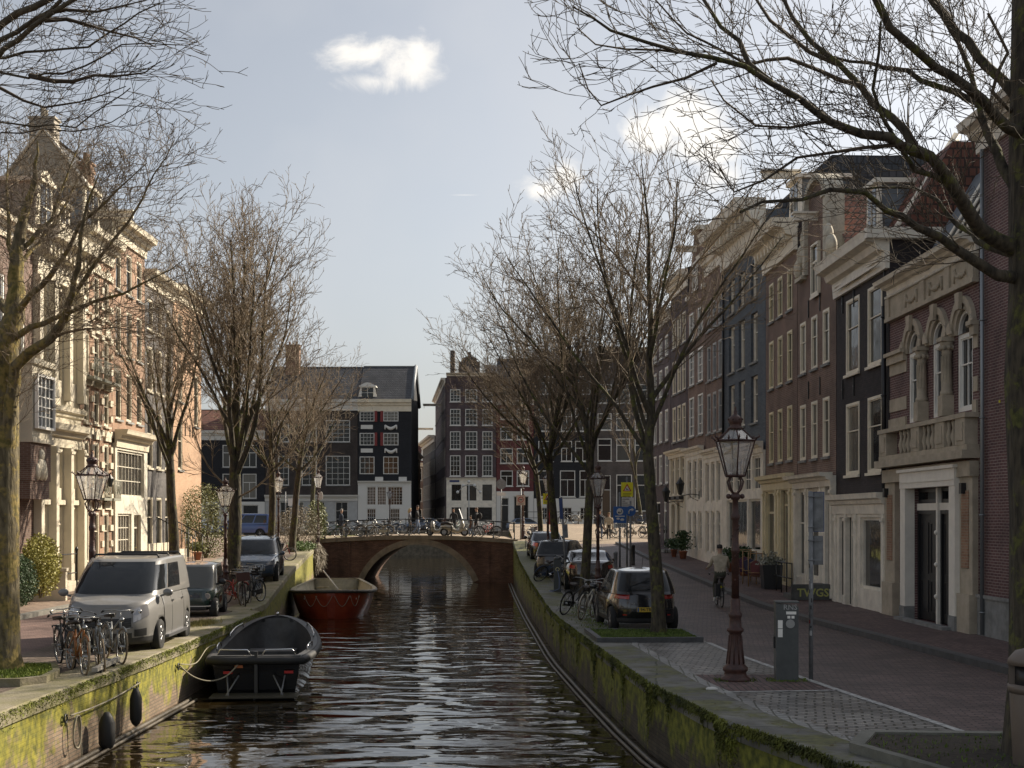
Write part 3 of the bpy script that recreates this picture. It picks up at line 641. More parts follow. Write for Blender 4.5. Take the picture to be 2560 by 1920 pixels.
    def pipe(s, u_, z0, z1, m=None, r=.05, y=-.1):
        b = MB(); z0 -= s.zg; z1 -= s.zg; b.tube([(u_, y, z0), (u_, y, z1)], r, 8); k = z0+.5
        while k < z1: b.torus(r+.01, .02, 8, 4, (u_, y, k), 'z'); k += 2.2
        b.build('drainpipe', m or mat('zinc', (.28, .3, .31), .45, .6), s.r); return s
    def anchors(s, us, zs):
        for u_ in us:
            for z in zs: b = MB(); b.box(u_-.018, u_+.018, -.04, -.002, z-s.zg-.3, z-s.zg+.3); b.box(u_-.05, u_+.05, -.045, -.003, z-s.zg-.03, z-s.zg+.03); b.build('wall_anchor', iron, s.r)
        return s

def HR(label, Yf, Yn, ztop, wm, side=None, D=9, dx=0.0, name='canal_house'):
    return House(name, label, (hR(Yf)+dx, Yf), (hR(Yn)+dx, Yn), gR((Yf+Yn)/2)+.12, ztop, D, wm, side=side)
# ---- right row, near to far
# R1: purple brick house at the frame edge
h = HR('purple brick house with a zinc drainpipe behind the big tree on the right', 32.0, 24.0, 12.9, br_purple, D=10)
h.w(2.2, 3.4, 6.6, 9.0, 'sash', offw); h.w(4.8, 6.0, 6.6, 9.0, 'sash', offw); h.w(2.2, 3.4, 10, 11.8, 'sash', offw); h.w(4.8, 6, 2.4, 4.8, 'sash', offw)
h.done(); h.corn(12.3, 12.95, .55, offw)
b = MB(); b.box(-.0, h.W, -.06, -.003, 0, .85); b.box(0, h.W, -.1, -.061, .85, .93); b.build('plinth', bluestone, h.r); h.pipe(.42, 1.35, 12.3)
ro = h.roof_mans(2.0, lead, run=2.2)
b = MB(); b.box(1.2, 1.26, -.02, -.004, 5.2, 5.26); b.build('yellow_plate', mat('yellow_plate', (.7, .62, .02), .5), h.r)

# R2: stone-arched house
h = HR('brick house with three stone arched windows above a tall white portal', 38.95, 32.05, 10.45, br_purple)
zg = h.zg; U = h.u
cs = [U(36.75), U(34.8), U(32.98)]; aw = .52
h.row(cs, 2*aw, 6.5, 8.35, 'sash4', white, gl_dark, yo=.03, sill=False, fw=.11)
for c in cs: h.holes.append((c-aw, c+aw, 8.35-zg-.001, 8.9-zg))
pu0, pu1 = U(36.75), U(33.35); h.holes.append((pu0, pu1, .002, 4.75-zg))
h.done()
b = MB()
for c in cs:   # spandrels that round off the arched openings
    z = 8.35-zg; pts = [(c+aw*math.cos(math.pi*i/12), z+.55*math.sin(math.pi*i/12)) for i in range(13)]
    for i in range(12):
        (xa, za), (xb, zb) = pts[i], pts[i+1]
        b.add([(xa, .005, za), (xb, .005, zb), (xb, .005, z+.552), (xa, .005, z+.552), (xa, .19, za), (xb, .19, zb)], [(0, 1, 2, 3), (0, 4, 5, 1)])
b.build('arch_spandrels', stone, h.r, recalc=False)
for c in cs:
    z = 8.35-zg; b = MB()
    for r0, r1, out in ((aw, aw+.14, .06), (aw+.14, aw+.30, .11)):
        n = 14
        for i in range(n):
            a0, a1 = math.pi*i/n, math.pi*(i+1)/n
            f = lambda r, a: (c+r*math.cos(a), z+(r*1.06)*math.sin(a))
            b.prism([f(r0, a0), f(r1, a0), f(r1, a1), f(r0, a1)], -out, -.003)
    b.prism([(c-.1, z+aw+.02), (c+.1, z+aw+.02), (c+.16, z+aw+.42), (c-.16, z+aw+.42)], -.2, -.112)
    for q in (-1, 1): b.prism([(c+q*(aw+.02), z+.05), (c+q*(aw+.34), z+.05), (c+q*(aw+.38), z+.2), (c+q*(aw+.2), z+.34)], -.15, -.112)
    b.build('arch_surround', stone, h.r)
    b = MB(); r_ = aw-.06
    pts = [(c+r_*math.cos(math.pi*i/12), z+r_*1.0*math.sin(math.pi*i/12)) for i in range(13)]
    for i in range(12):
        (xa, za), (xb, zb) = pts[i], pts[i+1]; k = (r_+.07)/r_
        b.prism([(xa, za), (xb, zb), (c+(xb-c)*k, z+(zb-z)*k), (c+(xa-c)*k, z+(za-z)*k)], .02, .11)
    w_ = b.build('arched_frame', white, h.r); b = MB(); b.add([(c-r_, .1, z)]+[(x, .1, zz) for x, zz in reversed(pts)], [tuple(range(14))]); b.build('pane', gl_dark, w_)
def column(u_, z0, z1, r, m, out, hh=h):
    b = MB(); c = (u_, -out, 0); z0 -= hh.zg; z1 -= hh.zg; b.box(u_-r*1.3, u_+r*1.3, -out-r*1.3, -.003, z0, z0+.5)
    b.lathe([(r*1.25, z0+.5), (r*1.25, z0+.58), (r, z0+.62), (r*1.02, z0+.8), (r*.86, z1-.42), (r*1.0, z1-.4), (r*.9, z1-.36), (r*1.3, z1-.14), (r*1.35, z1-.1)], 14, c)
    for k in range(7): a = math.pi+math.pi*k/6; b.box(u_+r*.97*math.cos(a)-.012, u_+r*.97*math.cos(a)+.012, -out+r*.97*math.sin(a)-.012, -out+r*.97*math.sin(a)+.012, z0+.85, z1-.45)
    for k in range(8): a = 2*math.pi*k/8; b.ball((u_+r*1.1*math.cos(a), -out+r*1.1*math.sin(a), z1-.25), .07, 6, 4)
    b.box(u_-r*1.5, u_+r*1.5, -out-r*1.5, -.003, z1-.1, z1); b.build('column', m, hh.r)
for u_ in ((cs[0]+cs[1])/2, (cs[1]+cs[2])/2): column(u_, 6.45, 8.35, .13, stone, .12)
for u0, u1 in ((.05, cs[0]-aw-.1), (cs[2]+aw+.1, h.W-.02)):
    b = MB(); b.box(u0, u1, -.12, -.003, 8.2-zg, 8.42-zg); b.box(u0-.02, u1+.02, -.2, -.002, 8.42-zg, 8.52-zg)
    b.box(u0+.01, u1-.01, -.03, -.003, 6.9-zg, 7.25-zg); b.box(u0+.01, u1-.01, -.03, -.003, 7.9-zg, 8.199-zg); b.box(u0+.01, u1-.01, -.06, -.003, 6.41-zg, 6.7-zg); b.build('stone_bands', stone, h.r)
h.corn(10.12, 10.5, .5, offw, br=(60, .055, -.16, .0, .16))
b = MB(); b.box(.02, h.W-.02, -.08, -.003, 9.5-zg, 10.05-zg); b.box(-.02, h.W, -.16, -.003, 9.4-zg, 9.499-zg)
for k in (0, 1, 2, 3):
    c = [.15, (cs[0]+cs[1])/2, (cs[1]+cs[2])/2, h.W-.2][k]; b.box(c-.2, c+.16, -.13, -.081, 9.5-zg, 10.05-zg)
b.build('frieze', stone, h.r)
for c in cs:   # carved swags on the frieze
    b = MB()
    for k in range(11):
        a = math.pi*k/10; b.ball((c-.42*math.cos(a), -.1, 9.88-zg-.2*math.sin(a)), .065-.02*abs(math.cos(a)), 7, 5)
    for q in (-1, 1): b.tube([(c+q*.44, -.1, 9.92-zg), (c+q*.47, -.1, 9.58-zg)], [.05, .025], 6)
    b.ball((c, -.1, 9.7-zg), .08, 8, 6); b.build('carved_swag', stone, h.r)
# balustrade
b = MB(); b.box(-.05, h.W+.04, -.34, -.003, 6.3-zg, 6.41-zg); b.box(-.05, h.W+.04, -.3, -.003, 5.55-zg, 5.68-zg); b.box(-.1, h.W+.06, -.42, -.002, 5.36-zg, 5.549-zg)
for u_ in (.35, (cs[0]+cs[1])/2, (cs[1]+cs[2])/2, h.W-.4):
    b.box(u_-.33, u_+.33, -.31, -.003, 5.681-zg, 6.299-zg); b.box(u_-.22, u_+.22, -.335, -.311, 5.78-zg, 6.2-zg)
for c in cs:
    for k in range(4):
        x = c-.48+.32*k; b.lathe([(.06, 5.68-zg), (.045, 5.75-zg), (.09, 5.9-zg), (.04, 6.12-zg), (.06, 6.2-zg), (.06, 6.3-zg)], 8, (x, -.2, 0))
b.build('balustrade', stone, h.r)
b = MB(); b.box(-.02, h.W, -.22, -.002, 4.95-zg, 5.3-zg); b.box(0, .9, -.14, -.003, .9, 4.95-zg); b.box(h.W-.95, h.W-.04, -.14, -.003, .9, 4.95-zg)
b.box(-.03, .95, -.22, -.003, 0, .9); b.box(h.W-1.0, h.W-.02, -.22, -.003, 0, .9); b.build('stone_pilasters', stone, h.r)
for q in (.25, h.W-.72): b = MB(); b.box(q, q+.46, -.165, -.141, 1.5, 3.3); b.build('brick_panel', br_warm, h.r)
b = MB(); a0, a1 = pu0, pu1; zt = 4.75-zg
b.box(a0-.42, a0-.002, -.26, -.003, .35, zt); b.box(a1+.002, a1+.42, -.26, -.003, .35, zt); b.box(a0-.42, a1+.42, -.28, -.003, zt+.002, zt+.42); b.box(a0-.5, a1+.5, -.34, -.002, zt+.421, zt+.5)
b.box(a0-.34, a1+.34, -.3, -.281, zt+.14, zt+.18); b.build('portal_frame', mat('portal_white', (.80, .75, .66), .5, var=.06), h.r)
for q in (a0-.44, a1): b = MB(); b.box(q, q+.44, -.28, -.003, 0, .345); b.build('portal_foot', bluestone, h.r)
um = (a0+a1)/2+.05
for (q0, q1) in ((a0+.01, um-.06), (um+.06, a1-.01)):
    window(h.r, q0, q1, 3.05, zt-.01, 'plain', black_p, gl_dark, yo=.1, sill=False); door(h.r, q0, q1, .02, 2.85, m=black_p, fm=black_p, transom=0, leaves=2, yo=.1)
b = MB(); b.box(um-.059, um+.059, .0, .2, .0, zt-.005); b.box(a0, um-.06, .06, .19, 2.86, 3.04); b.box(um+.06, a1, .06, .19, 2.86, 3.04)
for z in (.7, 1.5, 2.3, 3.6): b.ball((um, -.01, z), .06, 8, 6)
b.build('portal_mullion', mat('portal_white', (.5, .47, .42)), h.r)
b = MB(); b.box(a0-.2, a1+.2, -.5, -.28, -.1, .08); b.build('doorstep', bluestone, h.r)
for u_ in (.18, h.W-.6): b = MB(); b.box(u_, u_+.16, -.26, -.142, 4.55-zg, 4.8-zg); b.build('wall_light', black_p, h.r)
b = MB(); b.box(.2, h.W-.1, .4, 2.6, h.H-.02, h.H+.02)
b.quad((.3, .5, h.H+.02), (h.W-.1, .5, h.H+.02), (h.W-.1, 2.3, h.H+3.0), (.3, 2.3, h.H+3.0)); b.quad((.3, 2.3, h.H+3), (h.W-.1, 2.3, h.H+3), (h.W-.1, 8, h.H+3), (.3, 8, h.H+3)); b.add([(.3, .5, h.H), (.3, 2.3, h.H+3), (.3, 8, h.H+3), (.3, 8, h.H)], [(0, 1, 2, 3)])
rf = b.build('roof', lead, h.r, recalc=False)
b = MB()
for k in range(7):
    x = 2.2+k*.72; b.tube([(x, .42, h.H+.1), (x, 2.15, h.H+2.95)], .05, 4)
b.build('glazing_bars', offw, rf)
b = MB()
for k in range(6):
    x = 2.25+k*.72; b.quad((x+.04, .47, h.H+.12), (x+.64, .47, h.H+.12), (x+.64, 2.18, h.H+2.9), (x+.04, 2.18, h.H+2.9))
b.build('skylight', gl_dark, rf, recalc=False)
h.chimney(h.W-.9, 5.5, .95, .75, 12.5, 16.6, br_brown, rf)

# R3: black house
h = HR('black brick house with two bays of cream sash windows and a red tiled dormer roof', 44.7, 39.0, 11.9, br_dark, side=br_dark)
U = h.u
for a, c in ((43.6, 41.95), (41.2, 39.6)): h.w(U(a)+.1, U(c)-.05, 5.3, 7.5, 'sash', cream, yo=-.02, sill='w'); h.w(U(a)+.1, U(c)-.05, 8.4, 10.7, 'sash', cream, yo=-.02, sill='w')
h.d(U(44.0), U(43.3), 1.33, 4.0, fm=offw, m=green_door); h.d(U(43.1), U(42.4), 1.33, 4.0, fm=offw, m=green_door); h.w(U(41.6), U(39.5), 1.9, 4.0, 'plain', offw, gl_mid, yo=-.03, sill='w')
h.done(panel=(1.0, 4.66, offw, .1)); h.corn(4.1, 4.7, .3, offw, y=-.1, br=None); h.posts([U(44.4), U(43.2), U(42.05), U(39.2)], .2, 1.3, 4.1, offw, y=-.1)
h.corn(10.95, 12.0, .75, offw, br=None); h.anchors([U(43.9), U(42.6), U(39.4)], [8.0, 10.7])
b = MB(); z = h.zg; b.box(.3, h.W-.3, -.18, -.1601, 11.25-z, 11.3-z); b.prism([(.4, 11.1-z), (h.W-.4, 11.1-z), (h.W/2, 11.35-z)], -.24, -.2); b.build('cornice_panel', offw, h.r)
b = MB(); b.box(h.W-.05, h.W+.25, -.7, 5, 11.75-z, 12.05-z); b.build('side_cornice', offw, h.r)
rf = h.roof_mans(2.6, tile_red, run=1.5); h.dormer(U(42.0), 1.0, 12.05, 13.9, y=.5, ro=rf); h.pipe(h.W-.12, 4.7, 9.9, black_p, .07, -.12)
h.chimney(1.0, 5.2, .8, .6, 13.5, 15.7, plaster, rf)
b = MB(); b.tube([(h.W-.8, .3, 11.95-z), (h.W-.8, 2.2, 14.9-z)], .12, 4); b.build('roof_ladder', offw, rf)

# R4b: brown brick neck-gable house
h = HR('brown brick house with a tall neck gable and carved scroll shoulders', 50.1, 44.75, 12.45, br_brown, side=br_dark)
U = h.u; z = h.zg
for a in (49.25, 47.6, 46.0): h.w(U(a)-.42, U(a)+.42, 6.0, 7.95, 'sash', cream, yo=-.02, pane=gl_mid if a > 47 else gl_dark); h.w(U(a)-.42, U(a)+.42, 9.05, 10.85, 'sash', cream, yo=-.02)
h.d(U(45.7), U(44.95), 1.6, 5.0, fm=offw); h.w(U(48.0), U(46.5), 1.9, 5.0, 'sash', offw, gl_dark, yo=-.03, sill='w'); h.w(U(49.8), U(48.6), 1.9, 5.0, 'sash', offw, gl_dark, yo=-.03, sill='w')
h.done(panel=(1.0, 5.35, offw, .12)); h.corn(5.0, 5.45, .45, offw, y=-.12); h.posts([.12, U(48.3), U(46.3), h.W-.14], .2, 1.4, 5.0, offw, y=-.12)
nw = 1.45; c = h.W/2+.2
b = MB(); ol = [(c-nw, 12.45-z), (c+nw, 12.45-z), (c+nw, 14.55-z)]+[(c+nw*.86*math.cos(math.pi*i/10), 14.6-z+.85*math.sin(math.pi*i/10)) for i in range(11)]+[(c-nw, 14.55-z)]
b.prism(ol, -.002, .4); b.build('neck_gable', br_brown, h.r)
window(h.r, c-.5, c+.5, 11.5-z, 13.25-z, 'cross', cream, gl_dark, yo=-.12, sill='w')
b = MB()
for q in (-1, 1):
    b.box(c+q*nw-.16, c+q*nw+.16, -.14, .5, 12.4-z, 14.6-z); b.ball((c+q*(nw+.75), -.1, 12.75-z), .38, 10, 8, (1, .5, 1)); b.ball((c+q*(nw+.42), -.1, 13.15-z), .33, 10, 8, (.8, .5, 1.2)); b.ball((c+q*(nw+.25), -.08, 13.7-z), .22, 8, 6, (.8, .5, 1.5))
    b.box(c+q*(nw+.55)-.5, c+q*(nw+.55)+.5, -.2, .4, 12.3-z, 12.44-z)
for i in range(10):
    a0, a1 = math.pi*i/10, math.pi*(i+1)/10; f = lambda k, a: (c+nw*k*math.cos(a), 14.6-z+.85*k*math.sin(a))
    b.prism([f(.86, a0), f(1.08, a0), f(1.08, a1), f(.86, a1)], -.16, .5)
b.box(c-nw*1.1, c-nw*.8, -.2, .45, 14.5-z, 14.66-z); b.box(c+nw*.8, c+nw*1.1, -.2, .45, 14.5-z, 14.66-z); b.build('gable_scrolls', mat('scroll_stone', (.5, .46, .37), .8, var=.2, vscale=5, bump=.5), h.r)
b = MB(); b.add([(0.05, .42, 12.4-z), (0.05, 8.9, 12.4-z), (c, 8.9, 14.9-z), (c, .42, 14.9-z), (h.W-.05, .42, 12.4-z), (h.W-.05, 8.9, 12.4-z)], [(0, 1, 2, 3), (3, 2, 5, 4)]); b.build('roof', tile_red, h.r, recalc=False)
h.beam(c, 14.0, .8); h.anchors([U(48.4), U(46.8)], [11.2, 8.4])

# R4a: brown brick house with three narrow cream windows
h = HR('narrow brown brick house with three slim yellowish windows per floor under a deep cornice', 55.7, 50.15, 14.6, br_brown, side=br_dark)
U = h.u; cr2 = mat('yellow_cream_paint', (.68, .59, .38), .5, var=.1)
for a in (54.6, 53.0, 51.35): h.w(U(a)-.4, U(a)+.4, 6.1, 8.1, 'sash', cr2, yo=-.02); h.w(U(a)-.4, U(a)+.4, 9.0, 10.85, 'sash', cr2, yo=-.02); h.w(U(a)-.4, U(a)+.4, 11.6, 13.1, 'sash', cr2, yo=-.02)
h.w(U(55.2), U(53.6), 2.2, 5.0, 'T', cr2, gl_mid, yo=-.03, sill='w'); h.d(U(52.4), U(51.2), 1.6, 5.0, fm=cr2, m=black_p)
h.done(panel=(1.0, 5.5, cr2, .12)); h.corn(5.05, 5.6, .35, cr2, y=-.12); h.posts([.15, U(53.2), U(52.7), U(50.8)], .24, 1.5, 5.05, cr2, y=-.12)
h.corn(13.6, 14.75, .95, cream, br=(9, .16, .35, .72, .5)); rf = h.roof_mans(1.9, tile_dark, run=2.0); h.dormer(U(51.0), 1.3, 14.8, 16.2, y=.2, ro=rf, sm=lead); h.beam(U(51.0), 16.35, 1.1)

# R5: blue-grey painted house
h = HR('blue grey painted brick house with tall recessed windows and a very deep cornice', 63.5, 55.75, 16.3, br_blue, side=br_blue)
U = h.u
for a in (62.0, 60.0, 57.7): h.w(U(a)-.6, U(a)+.6, 7.9, 9.85, 'sash', offw, gl_mid, yo=.12); h.w(U(a)-.6, U(a)+.6, 10.4, 12.45, 'sash', offw, gl_cur, yo=.12); h.w(U(a)-.6, U(a)+.6, 13.0, 14.5, 'sash', offw, gl_mid, yo=.12)
h.w(U(62.6), U(58.6), 2.6, 4.75, 'plain', offw, gl_dark, yo=-.03, sill='w'); h.w(U(58.3), U(56.2), 2.6, 4.75, 'plain', offw, gl_dark, yo=-.03, sill='w')
for a in (62.0, 60.3, 58.6, 56.9): h.w(U(a)-.7, U(a)+.7, 5.1, 6.5, 'grid3x3', offw, gl_dark, yo=-.03, sill=False)
h.done(panel=(1.0, 6.7, offw, .1)); h.corn(6.6, 7.05, .4, offw, y=-.1)
b = MB(); b.box(0, h.W, -.2, -.101, 0, .9); b.build('plinth', bluestone, h.r)
h.corn(15.1, 16.75, 1.25, offw, br=(10, .18, .45, .72, .8)); rf = h.roof_mans(2.2, tile_dark, run=2.4); h.pipe(.15, 7.1, 15.1, black_p, .06)
# R6a / R6b
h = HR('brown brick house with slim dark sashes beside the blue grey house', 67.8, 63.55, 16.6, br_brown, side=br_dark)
U = h.u
for z0, z1 in ((8.0, 9.9), (10.5, 12.2), (12.9, 14.2)):
    for a in (67.0, 65.7, 64.4): h.w(U(a)-.38, U(a)+.38, z0, z1, 'sash', grey_p, yo=-.01)
for a in (67.0, 65.7, 64.4): h.w(U(a)-.42, U(a)+.42, 2.3, 4.3, 'T', offw, gl_dark, yo=-.03, sill=False); h.w(U(a)-.42, U(a)+.42, 4.7, 6.6, 'plain', offw, gl_dark, yo=-.03, sill=False)
h.done(panel=(1.2, 6.9, offw, .1)); h.corn(6.8, 7.2, .3, offw, y=-.1); h.corn(15.6, 16.6, .5, offw); h.roof_par(2.2, tile_dark)
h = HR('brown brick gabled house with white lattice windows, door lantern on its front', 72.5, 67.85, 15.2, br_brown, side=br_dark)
U = h.u
for z0, z1, st in ((8.1, 10.1, 'grid2x4'), (10.7, 12.4, 'grid2x4'), (13.0, 14.4, 'grid2x2')):
    for a in (71.4, 69.1): h.w(U(a)-.62, U(a)+.62, z0, z1, st, white, yo=-.02)
for a in (71.6, 70.2, 68.8): h.w(U(a)-.5, U(a)+.5, 4.9, 6.9, 'grid2x4', offw, gl_dark, yo=-.03, sill=False); h.w(U(a)-.45, U(a)+.45, 2.4, 4.3, 'grid2x3', offw, gl_dark, yo=-.03, sill=False)
h.done(panel=(1.2, 7.2, offw, .1)); h.corn(7.1, 7.5, .3, offw, y=-.1)
z = h.zg; b = MB(); b.prism([(0.02, 15.2-z), (h.W-.02, 15.2-z), (h.W-.9, 16.8-z), (h.W/2+.6, 18.3-z), (h.W/2-.6, 18.3-z), (.9, 16.8-z)], -.003, .4); b.build('gable', br_brown, h.r)
for q in ((h.W/2-.8, h.W/2+.8, 18.3), (-.05, .5, 15.15), (h.W-.5, h.W+.05, 15.15)): b = MB(); b.box(q[0], q[1], -.14, .48, q[2]-z, q[2]+.22-z); b.build('gable_coping', offw, h.r)
window(h.r, h.W/2-.5, h.W/2+.5, 15.4-z, 16.8-z, 'cross', white, gl_dark, yo=-.13, sill='w')
b = MB(); b.add([(0.05, .4, 15.2-z), (0.05, 8.9, 15.2-z), (h.W/2, 8.9, 18-z), (h.W/2, .4, 18-z), (h.W-.05, .4, 15.2-z), (h.W-.05, 8.9, 15.2-z)], [(0, 1, 2, 3), (3, 2, 5, 4)]); b.build('roof', tile_dark, h.r, recalc=False); h.beam(h.W/2, 17.3)
def wall_lamp(X, Y, z, lab):
    r = thing('wall_lantern', lab, 'lantern', (X, Y, z)); b = MB(); b.tube([(.95, 0, -.1), (.5, 0, -.05), (.15, 0, -.12), (0, 0, -.1)], .022, 6); b.tube([(.93, 0, .1), (.93, 0, -.5)], .02, 6); b.tube([(.93, 0, -.4), (.6, 0, -.25), (.4, 0, -.07)], .014, 5); b.build('bracket', iron, r)
    b = MB(); b.lathe([(.03, -.1), (.1, -.06), (.11, 0), (.2, .42), (.22, .46), (.12, .62), (.05, .7), (.03, .78)], 6, (0, 0, 0), False); b.build('lamp_head', iron, r)
    b = MB(); b.lathe([(.112, .03), (.19, .38)], 6, (0, 0, 0), False); b.build('glass', glass('lantern_glass_dark', (.12, .12, .11)), r)
wall_lamp(hR(69)-1.0, 69.2, 5.2, 'black six sided lantern on a bracket, the taller of the two wall lanterns'); wall_lamp(hR(73)-1.0, 73.4, 4.9, 'small rusty wall lantern on a bracket further along the shaded row')
h = HR('dark plum brick house with cream windows and a row of window boxes', 77.6, 72.55, 16.9, br_plum, side=br_dark)
U = h.u
for z0, z1 in ((8.1, 10.0), (10.7, 12.5), (13.2, 14.8)):
    for a in (76.5, 75.0, 73.6): h.w(U(a)-.48, U(a)+.48, z0, z1, 'sash', cream, yo=-.02)
for a in (76.6, 75.1, 73.6): h.w(U(a)-.5, U(a)+.5, 5.2, 7.2, 'T', cream, gl_mid, yo=-.03, sill=False)
h.w(U(76.9), U(75.7), 2.6, 4.7, 'plain', cream, gl_dark, sill=False); h.d(U(75.2), U(74.2), 2.05, 4.8, fm=cream)
h.done(panel=(1.5, 7.4, sun_cream, .1)); h.corn(7.2, 7.6, .35, cream, y=-.1); h.corn(16.0, 16.9, .5, offw); h.roof_par(2.0, tile_dark)
b = MB()
for a in (76.6, 75.1, 73.6): b.box(U(a)-.45, U(a)+.45, -.36, -.12, 4.95-h.zg, 5.12-h.zg)
b.build('window_boxes', black_p, h.r)
h = HR('dark purple brick corner house at the far end of the shaded row', 84.2, 77.7, 15.6, br_plum, side=br_plum)
U = h.u
for z0, z1 in ((5.9, 7.6), (8.3, 10.1), (10.9, 12.5), (13.1, 14.3)):
    for a in (83.0, 81.0, 79.0): h.w(U(a)-.5, U(a)+.5, z0, z1, 'sash', white, yo=-.01)
h.w(U(83.2), U(81.2), 3.0, 4.9, 'cross', white); h.d(U(80), U(79), 2.3, 4.9, fm=white)
h.done(); h.corn(15.0, 15.6, .4, offw); h.roof_par(2.2, tile_dark)

# ---- left row (sunlit)
def HL(label, Yn, Yf, ztop, wm, side=None, D=9, x0=None, x1=None, name='canal_house'):
    return House(name, label, (hL(Yn) if x0 is None else x0, Yn), (hL(Yf) if x1 is None else x1, Yf), gL((Yn+Yf)/2)+.12, ztop, D, wm, side=side)
h = HL('brick house with white sashes at the left edge of the picture', 37.0, 43.4, 13.4, br_brown, x0=-16.6, x1=-16.35)
for z0, z1 in ((2.6, 4.8), (5.8, 7.9), (9.0, 11.2)):
    for c in (1.2, 3.2, 5.2): h.w(c-.5, c+.5, z0, z1, 'grid2x4', white)
h.done(); h.corn(12.8, 13.4, .5, cream); h.roof_par(3.6, tile_red)
h = HL('narrow dark brick house with a white oriel window above a carved relief', 43.45, 47.65, 13.6, br_brown, x0=-16.35, x1=-16.3)
z = h.zg; h.row([1.2, 3.0], .8, 9.3, 11.8, 'sash', white); h.d(.6, 1.7, 1.4, 4.2, fm=sun_cream); h.done()
b = MB(); b.box(2.0, 3.9, -.75, -.003, 6.6-z, 9.0-z); b.box(1.9, 4.0, -.85, -.003, 9.0-z, 9.18-z); b.box(1.95, 3.95, -.8, -.003, 6.45-z, 6.6-z); b.build('oriel', sun_cream, h.r)
w_ = window(h.r, 2.1, 3.8, 6.9-z, 8.7-z, 'grid4x5', white, gl_dark, yo=-.9, sill=False)
b = MB(); b.box(2.0, 3.9, -.7, -.003, 5.2-z, 6.45-z); b.box(2.05, 3.85, -.66, -.003, 4.6-z, 5.2-z); b.build('corbel', br_brown, h.r)
b = MB(); b.ball((2.95, -.72, 6.05-z), .2, 10, 8, (1, .5, 1.1)); b.ball((2.95, -.72, 5.6-z), .38, 10, 8, (1, .35, 1)); b.ball((2.6, -.72, 5.5-z), .2, 8, 6, (.8, .4, 1.4)); b.ball((3.3, -.72, 5.5-z), .2, 8, 6, (.8, .4, 1.4)); b.build('carved_relief', sun_cream, h.r)
h.corn(13.0, 13.6, .5, cream); h.roof_par(3.4, tile_red)
# L2 cream classical house
h = HL('cream classical house with tall paired windows and deep cornices', 47.7, 52.05, 13.4, sun_cream, side=br_warm)
W_ = h.W; lb = sun_cream
for c in (.75, 2.2, 3.6):
    h.w(c-.42, c+.42, 5.05 if c > 1 else 5.05, 6.35, 'cross' if c > 3 else 'plain', lb, gl_mid if c > 3 else gl_dark, yo=.1, sill=False)
    h.w(c-.42, c+.42, 8.9, 12.1, 'T', lb, gl_dark, yo=.1, sill=False)
h.d(.35, 1.15, 1.4, 4.4, fm=lb, m=green_door, transom=.6); h.d(1.8, 2.6, 1.4, 4.4, fm=lb, m=green_door, transom=.6); h.w(3.18, 4.02, 2.3, 4.3, 'cross', lb, gl_cur, yo=.1, sill=False)
h.done(); h.posts([.12, 1.48, 2.9, W_-.12], .26, 1.4, 6.5, lb, out=.28, y=0); h.posts([.12, 1.48, 2.9, W_-.12], .3, 8.2, 12.3, lb, out=.24, y=0)
h.corn(6.5, 7.3, .5, lb); h.corn(7.3, 7.95, .3, lb, name='parapet'); h.corn(12.3, 14.0, .95, lb, br=(12, .14, .42, .72, .55)); 
b = MB()
for c in (.75, 2.2, 3.6): b.box(c-.5, c+.5, -.12, -.003, 4.45-h.zg, 4.62-h.zg)
b.build('sills', lb, h.r); h.dormer(1.5, 1.1, 14.0, 15.7, fm=lb, sm=plaster, top='arch'); h.dormer(3.3, .9, 14.0, 15.3, fm=lb, sm=plaster)
# L3 striped house
h = HL('red brick house banded with white stone blocks and small iron balconies', 52.1, 56.25, 14.6, br_warm, side=br_warm)
z = h.zg; cs3 = (.8, 2.1, 3.4); ws = sun_cream
for c in cs3:
    for z0, z1 in ((2.3, 4.2), (4.9, 6.9), (7.6, 8.9), (9.4, 11.0), (11.8, 13.3)): h.w(c-.33, c+.33, z0, z1, 'sash', ws, gl_dark, yo=.02, sill='w')
h.done()
k = 0; zz = 1.6
while zz < 14:
    for c in (.22, 1.45, 2.75, h.W-.2): b = MB(); b.box(c-(.2 if k % 2 else .14), c+(.2 if k % 2 else .14), -.07, -.003, zz-z, zz-z+.24); b.build('stone_block', ws, h.r)
    zz += .62; k += 1
for c in cs3:
    for zt in (4.3, 7.0, 9.0, 11.1, 13.4): b = MB(); b.prism([(c-.42, zt-z), (c+.42, zt-z), (c+.3, zt+.3-z), (c, zt+.42-z), (c-.3, zt+.3-z)], -.09, -.004); b.build('window_lintel', ws, h.r)
h.corn(14.0, 14.9, .6, ws); h.beam(2.1, 15.6, 1.4, offw); h.dormer(2.1, 1.6, 14.9, 16.6, fm=ws, sm=lead)
for zz in (4.75, 9.3):
    for c in cs3[:3]:
        b = MB(); b.box(c-.5, c+.5, -.45, -.003, zz-z-.1, zz-z); 
        for i in range(9): b.tube([(c-.48+.12*i, -.43, zz-z), (c-.48+.12*i, -.43, zz-z+.7)], .012, 4)
        b.tube([(c-.5, -.01, zz-z+.7), (c-.5, -.43, zz-z+.7), (c+.5, -.43, zz-z+.7), (c+.5, -.01, zz-z+.7)], .018, 4); b.torus(.16, .012, 10, 4, (c, -.44, zz-z+.35)); b.torus(.16, .012, 10, 4, (c+.28, -.44, zz-z+.35)); b.torus(.16, .012, 10, 4, (c-.28, -.44, zz-z+.35)); b.build('balcony', mat('balcony_iron', (.25, .25, .2), .6), h.r)
